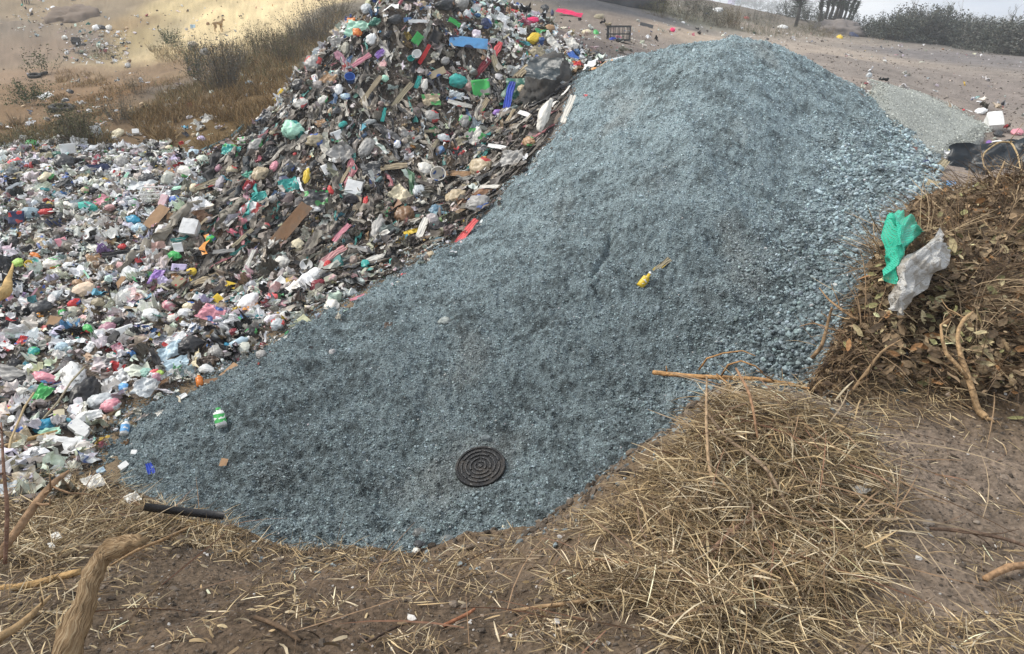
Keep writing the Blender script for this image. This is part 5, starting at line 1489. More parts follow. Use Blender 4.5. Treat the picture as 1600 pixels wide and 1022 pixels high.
def straw_cols(n, pale=.5):
    a = np.array([(.46,.36,.21),(.36,.26,.14),(.23,.16,.09),(.60,.50,.34),(.15,.105,.06),(.09,.065,.045)])
    p = np.array([.22,.22,.18,.16 * pale * 2,.14,.08]); p /= p.sum()
    return np.clip(a[rng.choice(6, n, p=p)] * np.exp(rng.normal(0, .2, n))[:, None], .01, .8)

allV, allF, allC = [], [], []
def add(V, F, c):
    off = sum(len(x) for x in allV)
    allV.append(V); allF.append(F + off); allC.append(c)

def straw(poly, n, lmin, lmax, lift, el=(.0, .5), clump=0, thr=0, wd=(.0016, .0042), pale=.5, thick_=.0, cs=1.6):
    h = pix_poly(poly, n, clump, thr, cs)
    n = len(h)
    h = h + np.c_[np.zeros((n, 2)), rng.random(n) ** 1.5 * lift + .012]
    add(*blades(h, rng.uniform(0, 6.28, n), rng.uniform(*el, n), rng.uniform(lmin, lmax, n) , rng.uniform(*wd, n), rng.uniform(.0, .6, n), straw_cols(n, pale), curl=.3))

MOUND = [(1058,722),(1100,660),(1140,622),(1200,640),(1290,650),(1350,690),(1390,760),(1400,850),(1330,930),(1240,985),(1130,1000),(1020,960),(960,900),(1010,850),(1050,790)]
straw(MOUND, 3000, .05, .16, .04, (-.2, .3), 0, pale=0)
straw(MOUND, 5000, .05, .20, .13, (-.2, .55), 3, -.15)
straw(MOUND, 420, .08, .24, .14, (-.1, .5), 0, wd=(.004, .0075), pale=.7)
straw([(1060,720),(1130,630),(1260,650),(1330,720),(1300,820),(1150,850),(1060,800)], 2600, .04, .16, .12, (-.2, .6), 0)
straw([(850,900),(930,870),(1000,900),(1000,960),(880,950)], 650, .04, .13, .05, (-.1, .4), 0)
straw([(1030,960),(1200,920),(1300,960),(1200,1020),(1040,1020)], 900, .05, .15, .05, (-.1, .4), 0)
straw([(20,760),(130,745),(240,790),(330,815),(420,850),(390,880),(250,850),(150,860),(60,900),(0,860),(0,770)], 3300, .05, .18, .05, (-.2, .4), 4, -.2)
straw([(0,860),(100,870),(160,940),(100,1022),(0,1022)], 450, .04, .15, .04, (-.1, .4), 0, pale=.3)
straw([(160,860),(420,870),(640,880),(880,840),(1000,900),(1200,1010),(1200,1022),(120,1022)], 2400, .02, .09, .016, (-.1, .25), 5, .12, pale=.4)
straw([(130,930),(700,900),(1000,960),(1100,1022),(120,1022)], 1500, .02, .09, .018, (-.1, .3), 6, .28, pale=.8, cs=2.4)
straw([(540,855),(640,870),(700,880),(760,930),(640,960),(520,900)], 420, .04, .14, .03, (-.1, .4), 0, 0, pale=.2)
straw([(930,790),(1000,755),(1060,715),(1060,800),(960,850),(900,830)], 480, .04, .14, .03, (-.1, .4), 7, -.1, pale=.2)
straw([(1370,680),(1600,640),(1600,945),(1330,965)], 620, .02, .10, .015, (-.1, .25), 8, .12, pale=.5)
straw([(1200,960),(1600,930),(1600,1022),(1150,1022)], 900, .03, .12, .025, (-.1, .3), 8, -.1, pale=.5)
straw([(1320,590),(1500,580),(1540,640),(1400,680),(1320,640)], 700, .05, .18, .04, (-.1, .4), 0, pale=.1)
straw([(160,745),(250,790),(330,800),(440,850),(640,868),(560,880),(380,880),(240,820)], 700, .04, .14, .025, (-.2, .35), 0, 0, pale=.3)
straw([(880,828),(960,775),(1050,700),(1140,612),(1175,640),(1090,745),(950,855)], 1500, .04, .15, .04, (-.3, .4), 0, pale=.25)
straw([(150,745),(250,800),(400,852),(640,868),(880,822),(900,850),(640,905),(380,890),(180,830)], 1100, .03, .12, .02, (-.3, .35), 13, -.05, pale=.25)
def stems(poly, n, lift):
    h = pix_poly(poly, n); n = len(h); h = h + np.c_[np.zeros((n, 2)), rng.random(n) * lift + .015]
    cl = np.array([(.26,.17,.10),(.17,.11,.07),(.34,.26,.17),(.22,.12,.075)])[rng.integers(0, 4, n)]
    add(*blades(h, rng.uniform(0, 6.28, n), rng.uniform(-.08, .14, n), rng.uniform(.14, .45, n), rng.uniform(.003, .006, n), rng.uniform(.0, .4, n), cl, curl=.25))
stems(MOUND, 240, .14); stems([(850,850),(1000,800),(1100,1000),(800,1000)], 40, .02); stems([(0,760),(250,800),(400,860),(0,880)], 70, .05); stems([(100,900),(900,900),(900,1020),(100,1020)], 34, .008); stems([(1380,660),(1600,640),(1600,960),(1380,960)], 22, .01)
def flakes(poly, n, lift):
    h = pix_poly(poly, n); n = len(h); h = h + np.c_[np.zeros((n, 2)), rng.random(n) * lift + .012]
    add(*blades(h, rng.uniform(0, 6.28, n), rng.uniform(-.2, .4, n), rng.uniform(.02, .07, n), rng.uniform(.005, .011, n), rng.uniform(.2, 1.2, n), straw_cols(n, .5) * .9, curl=.8))
flakes(MOUND, 800, .10); flakes([(160,860),(640,880),(1000,900),(1200,1020),(120,1020)], 160, .006); flakes([(0,760),(250,800),(400,860),(0,880)], 350, .05)
V, F, c = np.concatenate(allV), np.concatenate(allF), np.concatenate(allC)
tag(link("dry_straw", mesh_np("dry_straw", V, F, c, True), M_STRAW), kind="stuff")
print("straw", len(F))

# brown grass on the slope behind the rubbish
allV, allF, allC = [], [], []
def far_grass(poly, n, cols, hmin, hmax, clump=9, thr=-.05, el=(.7, 1.5)):
    h = pix_poly(poly, n, clump, thr, .25)
    n = len(h)
    cols = np.array(cols)
    c = np.clip(cols[rng.integers(0, len(cols), n)] * np.exp(rng.normal(0, .25, n))[:, None], .008, .7)
    h[:, 2] += .25 * 0
    add(*blades(h + np.array([0, 0, -.05]), rng.uniform(0, 6.28, n), rng.uniform(*el, n), rng.uniform(hmin, hmax, n), rng.uniform(.012, .026, n), rng.uniform(.1, .7, n), c, K=3, curl=.3))
BR = [(.26,.165,.07),(.32,.21,.095),(.20,.13,.055),(.38,.28,.15),(.15,.11,.05)]
OL = [(.17,.155,.075),(.13,.13,.06),(.22,.18,.09)]
far_grass([(200,190),(260,170),(340,150),(460,110),(470,130),(400,200),(340,240),(250,232),(230,215)], 9000, BR, .15, .45)
far_grass([(90,110),(180,110),(220,140),(150,185),(60,190),(0,205),(0,170),(80,165)], 5000, BR, .08, .25, 10, .05)
far_grass([(180,190),(230,140),(330,110),(460,70),(480,90),(440,140),(330,160),(240,190)], 7000, BR + OL, .12, .4, 11, -.05)
far_grass([(0,205),(40,205),(150,195),(180,230),(0,236)], 3500, OL + BR, .15, .4)
far_grass([(230,75),(300,80),(400,62),(480,50),(520,10),(545,20),(500,80),(420,110),(250,100)], 5000, OL + BR, .2, .55, 0)
far_grass([(1060,10),(1150,20),(1300,45),(1340,60),(1200,60),(1150,48),(1060,32)], 3000, [(.2,.18,.12),(.16,.16,.12),(.25,.21,.14)], .2, .6, 12, 0)
V, F, c = np.concatenate(allV), np.concatenate(allF), np.concatenate(allC)
tag(link("brown_grass", mesh_np("brown_grass", V, F, c, True), M_STRAW), kind="stuff")

# ---------------------------------------------------------------- shrubs, bushes, trees: each one a thing
def leaf_quads(P, size, col, dirs=None):
    n = len(P)
    d = rng.normal(0, 1, (n, 3)) if dirs is None else dirs + rng.normal(0, .5, (n, 3))
    d /= np.linalg.norm(d, axis=1)[:, None]
    s = np.cross(d, rng.normal(0, 1, (n, 3))); s /= np.linalg.norm(s, axis=1)[:, None] + 1e-9
    L_ = size[:, None]
    V = np.stack([P - d * L_ * .5, P + s * L_ * .22, P + d * L_ * .5, P - s * L_ * .22], 1).reshape(-1, 3)
    F = (np.arange(n)[:, None] * 4 + np.arange(4)[None])
    return V, F, np.repeat(col, 4, 0)

def shrub(name, u, v, w, h, cols, label, cat="shrub", group=None, nst=60, nlf=900, lsz=1.0, upright=.5, stemc=(.15, .12, .085), leafy=1.0):
    P = hit(u, v)[0]; m = np.linalg.norm(P) / FPX
    Wd, Ht = w * m, h * m
    root = bpy.data.objects.new(name, None); COL.objects.link(root); root.location = Vector(P - np.array([0, 0, .05 * Ht]))
    n = nst
    B = np.c_[rng.normal(0, .13 * Wd, (n, 2)), np.zeros(n)]
    az = np.arctan2(B[:, 1], B[:, 0]) + rng.normal(0, .5, n)
    ln = Ht * rng.uniform(.65, 1.08, n)
    el = np.pi / 2 - np.abs(rng.normal(0, 1, n)) * (1 - upright) * min(1.2, .9 * Wd / Ht)
    V, F, c = blades(B, az, el, ln, np.full(n, max(.006, .008 * Ht)), rng.uniform(-.1, .5, n), np.array([stemc]) * np.exp(rng.normal(0, .25, (n, 1))), K=5, curl=.4)
    link("stems", mesh_np("stems", V, F, c, True), M_BUSH, root)
    if nlf:
        nlf = int(nlf * 2.2)
        pth = V.reshape(n, 5, 2, 3).mean(2)
        j = rng.integers(0, n, nlf); t = rng.uniform(.25, 1, nlf) * 4; k = np.minimum(t.astype(int), 3); f = (t - k)[:, None]
        Q = pth[j, k] * (1 - f) + pth[j, k + 1] * f + rng.normal(0, .05 * Ht, (nlf, 3)) * np.array([1, 1, .6])
        gap = fbm(Q[:, 0] / Wd * 5 + u, Q[:, 1] / Wd * 5, Q[:, 2] / Ht * 4 + v, 2)
        Q = Q[gap > -.25 - .2 * leafy]
        Q[:, 2] = np.maximum(Q[:, 2], .02)
        cols = np.array(cols)
        cc_ = np.clip(cols[rng.integers(0, len(cols), len(Q))] * np.exp(rng.normal(0, .3, len(Q)))[:, None], .006, .6)
        V, F, c = leaf_quads(Q, rng.uniform(.05, .11, len(Q)) * Ht * lsz, cc_)
        link("foliage", mesh_np("foliage", V, F, c, False), M_BUSH, root)
    return tag(root, label, cat, group)

GRN = [(.055,.085,.03),(.085,.105,.04),(.04,.06,.025)]
OLV = [(.12,.12,.06),(.16,.145,.08),(.085,.09,.045)]
GRY = [(.12,.115,.085),(.16,.145,.11),(.085,.085,.06)]
SMK = [(.11,.115,.10),(.08,.09,.075),(.15,.145,.125)]
DRY = [(.17,.12,.06),(.13,.10,.05),(.22,.17,.09)]
G1 = "shrubs on the slope behind the rubbish"
for a in [
 ("shrub",70,116,36,36,GRN,"thin leafy shrub above the two small tyres",G1,18,180,.9,.35),
 ("shrub",48,162,36,34,GRN,"low round green shrub left of the white sheet",G1,60,800,.8,.35),
 ("shrub",122,228,66,58,OLV,"tall olive shrub at the back edge of the rubbish beside the upright sheet",G1,130,1300,.6,.7),
 ("shrub",52,232,60,34,OLV,"low olive shrub at the back left edge of the rubbish",G1,80,700,.7,.5),
 ("shrub",188,192,46,44,GRY,"grey brown thorny shrub in the middle of the slope",G1,90,700,.5,.4),
 ("shrub",215,152,40,34,GRY,"grey shrub above the grey brown thorny one",G1,70,500,.5,.5),
 ("shrub",266,72,26,24,GRN,"small bright green bush at the foot of the yellow bank",G1,40,600,.9,.4),
 ("shrub",290,84,52,26,GRY,"straggly grey shrub left of the large pale boulder",G1,60,400,.5,.5),
 ("shrub",165,92,46,22,OLV,"low olive weeds on the distant rubbish patch",G1,50,400,.7,.4),
 ("shrub",352,142,60,78,SMK,"tall dark smoky shrub in the middle of the brown grass",G1,150,900,.4,.6),
 ("shrub",308,130,34,52,GRN,"narrow green weed left of the tall dark smoky shrub",G1,50,500,.5,.7),
 ("shrub",378,112,44,44,OLV,"olive shrub behind the tall dark smoky shrub",G1,80,600,.5,.6),
 ("shrub",408,84,50,44,OLV,"upright olive shrub below the right end of the yellow bank",G1,100,600,.5,.75),
 ("shrub",446,96,60,52,OLV,"wide olive grass shrub nearer the heap",G1,120,600,.5,.7),
 ("shrub",500,66,70,58,SMK,"dark grey shrub right against the heap",G1,130,600,.45,.6),
 ("shrub",470,70,56,46,SMK,"dark smoky shrub between the yellow bank and the heap",G1,110,600,.45,.7),
 ("shrub",528,26,56,40,GRY,"grey shrub on the rise left of the heap top",G1,80,500,.5,.5),
 ("shrub",30,196,26,20,DRY,"dry brown tuft at the left side above the rubbish",G1,60,200,.5,.5),
 ("shrub",390,215,40,26,OLV,"low olive tuft beside the teal hose",G1,80,300,.5,.6)]:
    nm,u,v,w,h,cl,lab,g,ns,nl,ls,up = a
    shrub(nm,u,v,w,h,cl,lab,"shrub",g,ns,nl,ls,up)
G2 = "shrubs on the far rise"
BL = [(.085,.095,.075),(.06,.072,.06),(.11,.115,.09)]
for u,v,w,h,cl,lab in [(1068,30,46,36,GRY,"grey green shrub right of the dark earth mound"),(1098,34,46,34,BL,"dark shrub second from the dark earth mound"),(1124,42,36,28,GRY,"grey shrub below the hung sheets"),(1143,44,30,30,DRY,"pale dry shrub nearest the pale track"),
                        (1030,26,40,34,OLV,"olive shrub on the right end of the dark earth mound"),(1085,14,50,26,BL,"dark shrub higher up behind the grey green one"),(1175,34,34,18,BL,"low dark shrub by the coral bag"),(1205,32,30,16,GRY,"low grey shrub left of the dark tree"),(1268,52,36,20,OLV,"olive weeds on the low rubble heap"),(1290,58,26,14,DRY,"dry weeds on the right of the low rubble heap")]:
    shrub("shrub",u,v,w,h,cl,lab,"shrub",G2,70,600,.6,.45)
G3 = "bushes along the skyline"
for i,(u,v,w,h) in enumerate([(1160,10,40,16),(1185,14,40,16),(1210,18,36,16),(1232,26,38,20),(1262,34,44,22),(1290,40,44,22),(1318,44,44,22),(1345,48,44,20),(1368,50,40,18)]):
    pl = ["beside the hung sheets","right of the hung sheets","left of the dark tree","under the dark tree","right of the dark tree","under the cactus trees","right under the cactus trees","at the dip of the skyline","left of the dark thicket"][i]
    shrub("bush",u,v,w,h,BL,f"grey green skyline bush {pl}","bush",G3,60,1300,.9,.25)
G4 = "thicket of bushes at the far side of the bare ground"
bp_ = [(1394,62,62,36,"leftmost and darkest bush of the thicket"),(1424,64,58,44,"tall bush of the thicket under the spreading bare tree"),(1456,66,60,44,"dense bush of the thicket behind the flat white film"),(1484,67,54,34,"bush of the thicket behind the far sky blue bag"),(1512,74,56,36,"bush of the thicket behind the upright white bag"),
       (1544,80,60,40,"wide bush of the thicket right of the white bags"),(1574,84,56,42,"bush of the thicket behind the far pink bag"),(1604,88,50,46,"last bush of the thicket before the frame edge"),(1440,50,70,26,"bush seen over the thicket left of the thin bare tree"),(1500,50,80,22,"bush seen over the thicket right of the thin bare tree"),(1560,52,80,20,"bush seen over the thicket before the last bare tree"),(1352,40,0,0,"")]
for u,v,w,h,lab in bp_:
    if w: shrub("bush",u,v,w,h,BL if (u//10)%2 else SMK,lab,"bush",G4,140,3400,.85,.25)

def bare_tree(u, v, h, lean, label, seed):
    r = random.Random(seed)
    P = hit(u, v)[0]; m = np.linalg.norm(P) / FPX; H = h * m
    root = bpy.data.objects.new("bare_tree", None); COL.objects.link(root); root.location = Vector(P)
    segs = []; tr = None
    def grow(p, d, ln, rad_, depth):
        nonlocal tr
        pts = [p]; 
        for i in range(3):
            d = (d + Vector((r.uniform(-.25, .25), r.uniform(-.25, .25), r.uniform(-.05, .2)))).normalized()
            pts.append(pts[-1] + d * ln / 3)
        t = tube(pts, [rad_ * (1 - .18 * i) for i in range(4)], 5)
        if depth == 0: tr = t
        else: segs.append(t)
        if depth < 4:
            for _ in range(3 if depth < 2 else 2):
                d2 = (d + Vector((r.uniform(-1, 1), r.uniform(-1, 1), r.uniform(-.1, .6)))).normalized()
                grow(pts[r.choice([2, 3])], d2, ln * r.uniform(.55, .75), max(rad_ * .5, .012), depth + 1)
    grow(Vector((0, 0, 0)), Vector((lean, 0, 1)).normalized(), H * .42, H * .028, 0)
    V, F = tr; link("trunk", py_mesh("trunk", V, F, col=np.tile([.10, .09, .08], (len(V), 1))), M_BUSH, root)
    V, F = join(segs); link("crown", py_mesh("crown", V, F, col=np.tile([.12, .105, .095], (len(V), 1))), M_BUSH, root)
    tag(root, label, "tree", "bare trees over the thicket")
bare_tree(1430, 50, 44, .1, "spreading bare tree above the left of the thicket", 3)
bare_tree(1455, 50, 40, -.15, "bare tree in the middle of the thicket", 4)
bare_tree(1474, 52, 42, .05, "bare tree just left of the thin stemmed one", 8)
bare_tree(1494, 52, 42, 0, "thin stemmed bare tree standing clear on the skyline", 5)
bare_tree(1584, 60, 46, -.05, "bare tree at the right end of the thicket", 6)

def tufted(name, u, v, h, lean, label, cat, group, big=False):
    """a tree cactus: straight trunk under a tuft of stiff leaves"""
    P = hit(u, v)[0]; m = np.linalg.norm(P) / FPX; H = h * m
    root = bpy.data.objects.new(name, None); COL.objects.link(root); root.location = Vector(P - np.array([0, 0, .1]))
    top = Vector((lean * H, 0, H * .82))
    V, F = tube([Vector((0, 0, 0)), top * .5 + Vector((.02 * H, 0, 0)), top], [H * .045, H * .035, H * .03], 8)
    link("trunk", py_mesh("trunk", V, F, col=np.tile([.075, .07, .062], (len(V), 1))), M_BUSH, root)
    n = 260
    z = rng.uniform(.55, 1, n)
    B = np.array(top)[None] * z[:, None]
    V, F, c = blades(B, rng.uniform(0, 6.28, n), rng.uniform(.1, 1.4, n) * (1 if not big else .8), rng.uniform(.08, .16, n) * H * (2.2 if big else 1), np.full(n, .02 * H), rng.uniform(0, .5, n), np.clip(np.array([[.07, .085, .06]]) * np.exp(rng.normal(0, .25, (n, 1))), .01, .3), K=3)
    link("crown", mesh_np("crown", V, F, c, False), M_BUSH, root)
    tag(root, label, cat, group)
for i, (u, h, ln, lab) in enumerate([(1278,52,-.02,"first cactus tree from the dark tree, nearly upright"),(1285,56,.06,"second cactus tree from the dark tree"),(1291,58,.10,"tallest cactus tree of the row, third from the dark tree"),(1297,56,.16,"fourth cactus tree, leaning slightly"),(1303,54,.14,"fifth cactus tree in the middle of the row"),(1308,48,.08,"sixth cactus tree with a bushy top"),(1313,46,.12,"seventh cactus tree of the row"),(1318,42,.2,"second last cactus tree, leaning outward"),(1323,38,.26,"last and shortest cactus tree, leaning outward")]):
    tufted("cactus_tree", u, 44, h, ln, lab, "cactus", "cactus trees in a row on the skyline")
tufted("dark_tree", 1243, 42, 54, .03, "dark tree with a thick trunk and dense crown left of the cactus trees", "tree", None, True)
shrub("leafy_tree", 1247, 24, 34, 40, SMK, "dense dark foliage tree right behind the thick trunk", "tree", None, 70, 900, .7, .3)

# ---------------------------------------------------------------- the two dogs on the far bank
def dog(u, v, h, rgb, label, face):
    P = hit(u, v)[0]; m = np.linalg.norm(P) / FPX; s = h * m
    J = {"pelvis": (-.38, 0, .74), "belly": (-.05, 0, .72), "chest": (.26, 0, .70), "neck": (.42, 0, .88), "head": (.55, 0, 1.02), "muzzle": (.76, 0, .95), "tail1": (-.55, 0, .72), "tail2": (-.72, 0, .52)}
    Rr = {"pelvis": .12, "belly": .115, "chest": .165, "neck": .09, "head": .095, "muzzle": .045, "tail1": .035, "tail2": .02}
    E = [("pelvis", "belly"), ("belly", "chest"), ("chest", "neck"), ("neck", "head"), ("head", "muzzle"), ("pelvis", "tail1"), ("tail1", "tail2")]
    for sd_, y in (("l", .09), ("r", -.09)):
        J.update({"hip" + sd_: (-.36, y, .60), "knee" + sd_: (-.27, y, .42), "hock" + sd_: (-.43, y, .24), "hfoot" + sd_: (-.39, y, .03), "htoe" + sd_: (-.32, y, .02),
                  "sho" + sd_: (.27, y, .54), "elb" + sd_: (.22, y, .40), "wri" + sd_: (.25, y, .18), "ffoot" + sd_: (.25, y, .03), "ftoe" + sd_: (.32, y, .02), "ear0" + sd_: (.52, y * .6, 1.08), "ear" + sd_: (.50, y, 1.18)})
        Rr.update({"hip" + sd_: .09, "knee" + sd_: .065, "hock" + sd_: .035, "hfoot" + sd_: .03, "htoe" + sd_: .025, "sho" + sd_: .075, "elb" + sd_: .05, "wri" + sd_: .034, "ffoot" + sd_: .03, "ftoe" + sd_: .025, "ear0" + sd_: .035, "ear" + sd_: .015})
        E += [("pelvis", "hip" + sd_), ("hip" + sd_, "knee" + sd_), ("knee" + sd_, "hock" + sd_), ("hock" + sd_, "hfoot" + sd_), ("hfoot" + sd_, "htoe" + sd_),
              ("chest", "sho" + sd_), ("sho" + sd_, "elb" + sd_), ("elb" + sd_, "wri" + sd_), ("wri" + sd_, "ffoot" + sd_), ("ffoot" + sd_, "ftoe" + sd_), ("head", "ear0" + sd_), ("ear0" + sd_, "ear" + sd_)]
    ks = list(J)
    me = bpy.data.meshes.new("dog"); me.from_pydata([tuple(np.array(J[k]) * s) for k in ks], [(ks.index(a), ks.index(b)) for a, b in E], [])
    o = bpy.data.objects.new("dog", me); COL.objects.link(o)
    md = o.modifiers.new("Skin", "SKIN")
    for i, k in enumerate(ks):
        sv = me.skin_vertices[0].data[i]; sv.radius = (Rr[k] * s, Rr[k] * s); sv.use_root = k == "pelvis"
    o.modifiers.new("Subdivision", "SUBSURF").levels = 1; o.modifiers["Subdivision"].render_levels = 1
    dg = bpy.context.evaluated_depsgraph_get(); dg.update()
    me2 = bpy.data.meshes.new_from_object(o.evaluated_get(dg)); o.modifiers.clear(); o.data = me2
    me2.materials.clear(); me2.materials.append(cmat(rgb, .8, dirt=.3))
    me2.polygons.foreach_set("use_smooth", np.full(len(me2.polygons), True))
    o.location = Vector(P); o.rotation_euler = (0, 0, face)
    tag(o, label, "dog")
dog(343, 50, 15, (.36, .24, .12), "tan dog standing on the yellow bank", 1.0)
dog(40, 6, 15, (.03, .028, .026), "black dog standing on the distant brown ground", 2.6)

# ---------------------------------------------------------------- the heap of dry brush at the right
root = bpy.data.objects.new("brush_heap", None); COL.objects.link(root); root.location = (3.4, 4.4, -1.9)
def rel(V): return V - np.array([3.4, 4.4, -1.9])
def heap_pts(n, lo=.045):
    q = np.c_[rng.uniform(1.4, 8, n), rng.uniform(2.7, 8, n)]
    z, b = parts(q[:, 0], q[:, 1])
    k = (heap(q[:, 0], q[:, 1]) > lo * rng.uniform(.5, 1.6, n)) & inside([(p[0] - .09, p[1] + .06) for p in BANKPOLY], q[:, 0], q[:, 1]) & in_view(q[:, 0], q[:, 1], z)
    return np.c_[q[k], z[k]]
h = heap_pts(70000)
h = h[:25000]
n = len(h); h[:, 2] += rng.random(n) ** 1.1 * .23
uu, vv = project(h)
palew = np.exp(-(((uu - 1470) / 110) ** 2 + ((vv - 500) / 90) ** 2))
r = rng.random(n)
LC = np.array([(.095,.066,.04),(.20,.14,.082),(.30,.22,.13),(.42,.35,.20),(.25,.24,.11),(.28,.15,.065)])
pz_ = np.stack([.42 - .25 * palew, .25 + 0 * palew, .16 + 0 * palew, .04 + .2 * palew, .03 + .08 * palew, .07 - .03 * palew], -1)
cum = np.cumsum(pz_ / pz_.sum(1)[:, None], 1)
ci = (r[:, None] > cum).sum(1).clip(0, 5)
lc = np.clip(LC[ci] * np.exp(rng.normal(0, .28, n))[:, None], .008, .6)
# a leaf: folded along its midrib and curled, eight faces
def leaf_proto(sd):
    r_ = np.random.default_rng(sd)
    xs = np.array([-.5, -.25, .05, .3, .5]); wd_ = np.array([.02, .2, .24, .15, .0])
    V = []
    for x, w in zip(xs, wd_):
        cz = .35 * r_.uniform(-1, 1) * x * x + r_.uniform(-.03, .03)
        for y, f in ((-1, r_.uniform(.1, .5)), (0, 0), (1, r_.uniform(.1, .5))):
            V.append((x, y * w * (1 - .3 * f), cz + f * w * .9))
    F = []
    for i in range(4):
        for k in range(2): F.append((i * 3 + k, i * 3 + 3 + k, i * 3 + 4 + k, i * 3 + 1 + k))
    return np.array(V), tri(F)
LPR = [leaf_proto(i) for i in range(8)]
ls = .02 + .075 * rng.random(n) ** 1.5
V, F, O = scatter(LPR, rng.integers(0, 8, n), h, rot_from(normal(h[:, 0], h[:, 1]), rng.uniform(0, 6.28, n), rng.normal(0, .8, (n, 3)) - h / np.linalg.norm(h, axis=1)[:, None] * .3), ls[:, None] * rng.uniform(.7, 1.3, (n, 3)))
lv = link("dry_leaves", mesh_np("dry_leaves", rel(V), F, lc[O], False), M_LEAF, root); lv["kind"] = "stuff"
# withered leaves hanging over the edge of the bank
n = 5200; t_ = rng.uniform(0, 3.999, n); k_ = t_.astype(int); f_ = (t_ - k_)[:, None]
hh_ = hit(rng.uniform(1185, 1345, 9000), rng.uniform(430, 612, 9000))
zz_, bb_ = parts(hh_[:, 0], hh_[:, 1])
lf = np.array([at(1285,630,3.05)[:2], (2.28,3.9), (2.84,4.7), (3.55,5.8), (4.5,7.1), (5.7,8.5)]); te = rng.uniform(0, 4.3, 9000); ke = te.astype(int); fe = (te - ke)[:, None]
edge = lf[ke] * (1 - fe) + lf[ke + 1] * fe + rng.uniform(-.02, .40, (9000, 1)) * np.array([-.82, .50]) + rng.normal(0, .04, (9000, 2))
ze, be = parts(edge[:, 0], edge[:, 1])
edge = np.c_[edge, ze][be > -.02]                       # the bare cut face of the bank under the brush
print('edge', len(edge))
lq = np.array([(1.66,3.08),(1.92,3.45),(2.2,3.85),(2.5,4.3),(2.9,4.9)])
B = lq[k_] * (1 - f_) + lq[k_ + 1] * f_ + rng.normal(0, .11, (n, 2)) + np.array([.03, .0])
B = np.c_[B, S(B[:, 0], B[:, 1]) + rng.random(n) * .14]
k_ = rng.random(n) < .6; B[k_] = edge[rng.integers(0, len(edge), k_.sum())] + np.c_[np.zeros((k_.sum(), 2)), rng.random(k_.sum()) * .10]
lz = np.array([(.085,.055,.032),(.15,.10,.055),(.22,.15,.085),(.055,.036,.024)])[rng.integers(0, 4, n)] * np.exp(rng.normal(0, .25, (n, 1)))
ls = .02 + .05 * rng.random(n)
V, F, O = scatter(LPR, rng.integers(0, 8, n), B, rot_from(normal(B[:, 0], B[:, 1]), rng.uniform(0, 6.28, n), rng.normal(0, .9, (n, 3))), ls[:, None] * rng.uniform(.6, 1.2, (n, 3)))
lv = link("dry_leaves", mesh_np("dry_leaves", rel(V), F, np.clip(lz, .01, .6)[O], False), M_LEAF, root); lv["kind"] = "stuff"
# thin twigs woven through it
h = heap_pts(16000, .06); h = h[:3200]; n = len(h); h[:, 2] += rng.uniform(.02, .18, n)
tc_ = np.array([(.22,.15,.085),(.36,.26,.15),(.13,.09,.055),(.46,.35,.21)])[rng.integers(0, 4, n)]
V, F, c = blades(h, rng.uniform(0, 6.28, n), rng.uniform(-.2, .7, n), rng.uniform(.10, .45, n), rng.uniform(.002, .0055, n), rng.uniform(-.3, 1.0, n), tc_ * np.exp(rng.normal(0, .2, (n, 1))), curl=.9)
tw = link("fine_twigs", mesh_np("fine_twigs", rel(V), F, c, True), M_STRAW, root); tw["kind"] = "stuff"
h = heap_pts(30000, .06); uu, vv = project(h); h = h[(vv < 330) | ((vv < 480) & (uu < 1420))][:260]; n = len(h)
V, F, c = blades(h, rng.uniform(0, 6.28, n), rng.uniform(.3, 1.3, n), rng.uniform(.12, .42, n), rng.uniform(.003, .007, n), rng.uniform(-.1, .8, n), np.array([(.25,.17,.095)]) * np.exp(rng.normal(0, .35, (n, 1))), curl=.5)
tw = link("fine_twigs", mesh_np("fine_twigs", rel(V), F, c, True), M_STRAW, root); tw["kind"] = "stuff"
h = heap_pts(8000, .05)[:150]; m_ = 22; az0 = rng.uniform(0, 6.28, len(h)); el0 = rng.uniform(0, .9, len(h)); cl0 = np.array([(.21,.14,.08),(.14,.09,.052),(.34,.25,.15),(.10,.066,.042)])[rng.integers(0, 4, len(h))]
B = np.repeat(h, m_, 0) + rng.normal(0, .03, (len(h) * m_, 3)) + np.array([0, 0, .12]); n = len(B)
V, F, c = blades(B, np.repeat(az0, m_) + rng.normal(0, .45, n), np.repeat(el0, m_) + rng.normal(0, .35, n), rng.uniform(.12, .5, n), rng.uniform(.002, .006, n), rng.uniform(-.2, 1.2, n), np.repeat(cl0, m_, 0) * np.exp(rng.normal(0, .2, (n, 1))), curl=.5)
tw = link("fine_twigs", mesh_np("fine_twigs", rel(V), F, c, True), M_STRAW, root); tw["kind"] = "stuff"
# brown withered stems drooping over the edge of the bank
lp_ = [(1.72,3.12),(1.95,3.45),(2.2,3.85),(2.5,4.3),(2.9,4.9)]
n = 4200; t = rng.uniform(0, 3.999, n); k = t.astype(int); f = (t - k)[:, None]
lp_ = np.array(lp_); B = lp_[k] * (1 - f) + lp_[k + 1] * f + rng.normal(0, .13, (n, 2)) + np.array([.06, .0])
B = np.c_[B, S(B[:, 0], B[:, 1]) + rng.uniform(-.03, .20, n)]
k_ = rng.random(n) < .6; B[k_] = edge[rng.integers(0, len(edge), k_.sum())] + np.c_[np.zeros((k_.sum(), 2)), rng.uniform(.02, .16, k_.sum())]
dc = np.array([(.11,.07,.038),(.16,.105,.055),(.075,.05,.03),(.22,.155,.085)])[rng.integers(0, 4, n)] * np.exp(rng.normal(0, .25, (n, 1)))
V, F, c = blades(B, rng.uniform(0, 6.28, n), rng.uniform(-1.4, -.1, n), rng.uniform(.06, .22, n), rng.uniform(.002, .006, n), rng.uniform(.3, 1.5, n), dc, curl=.5)
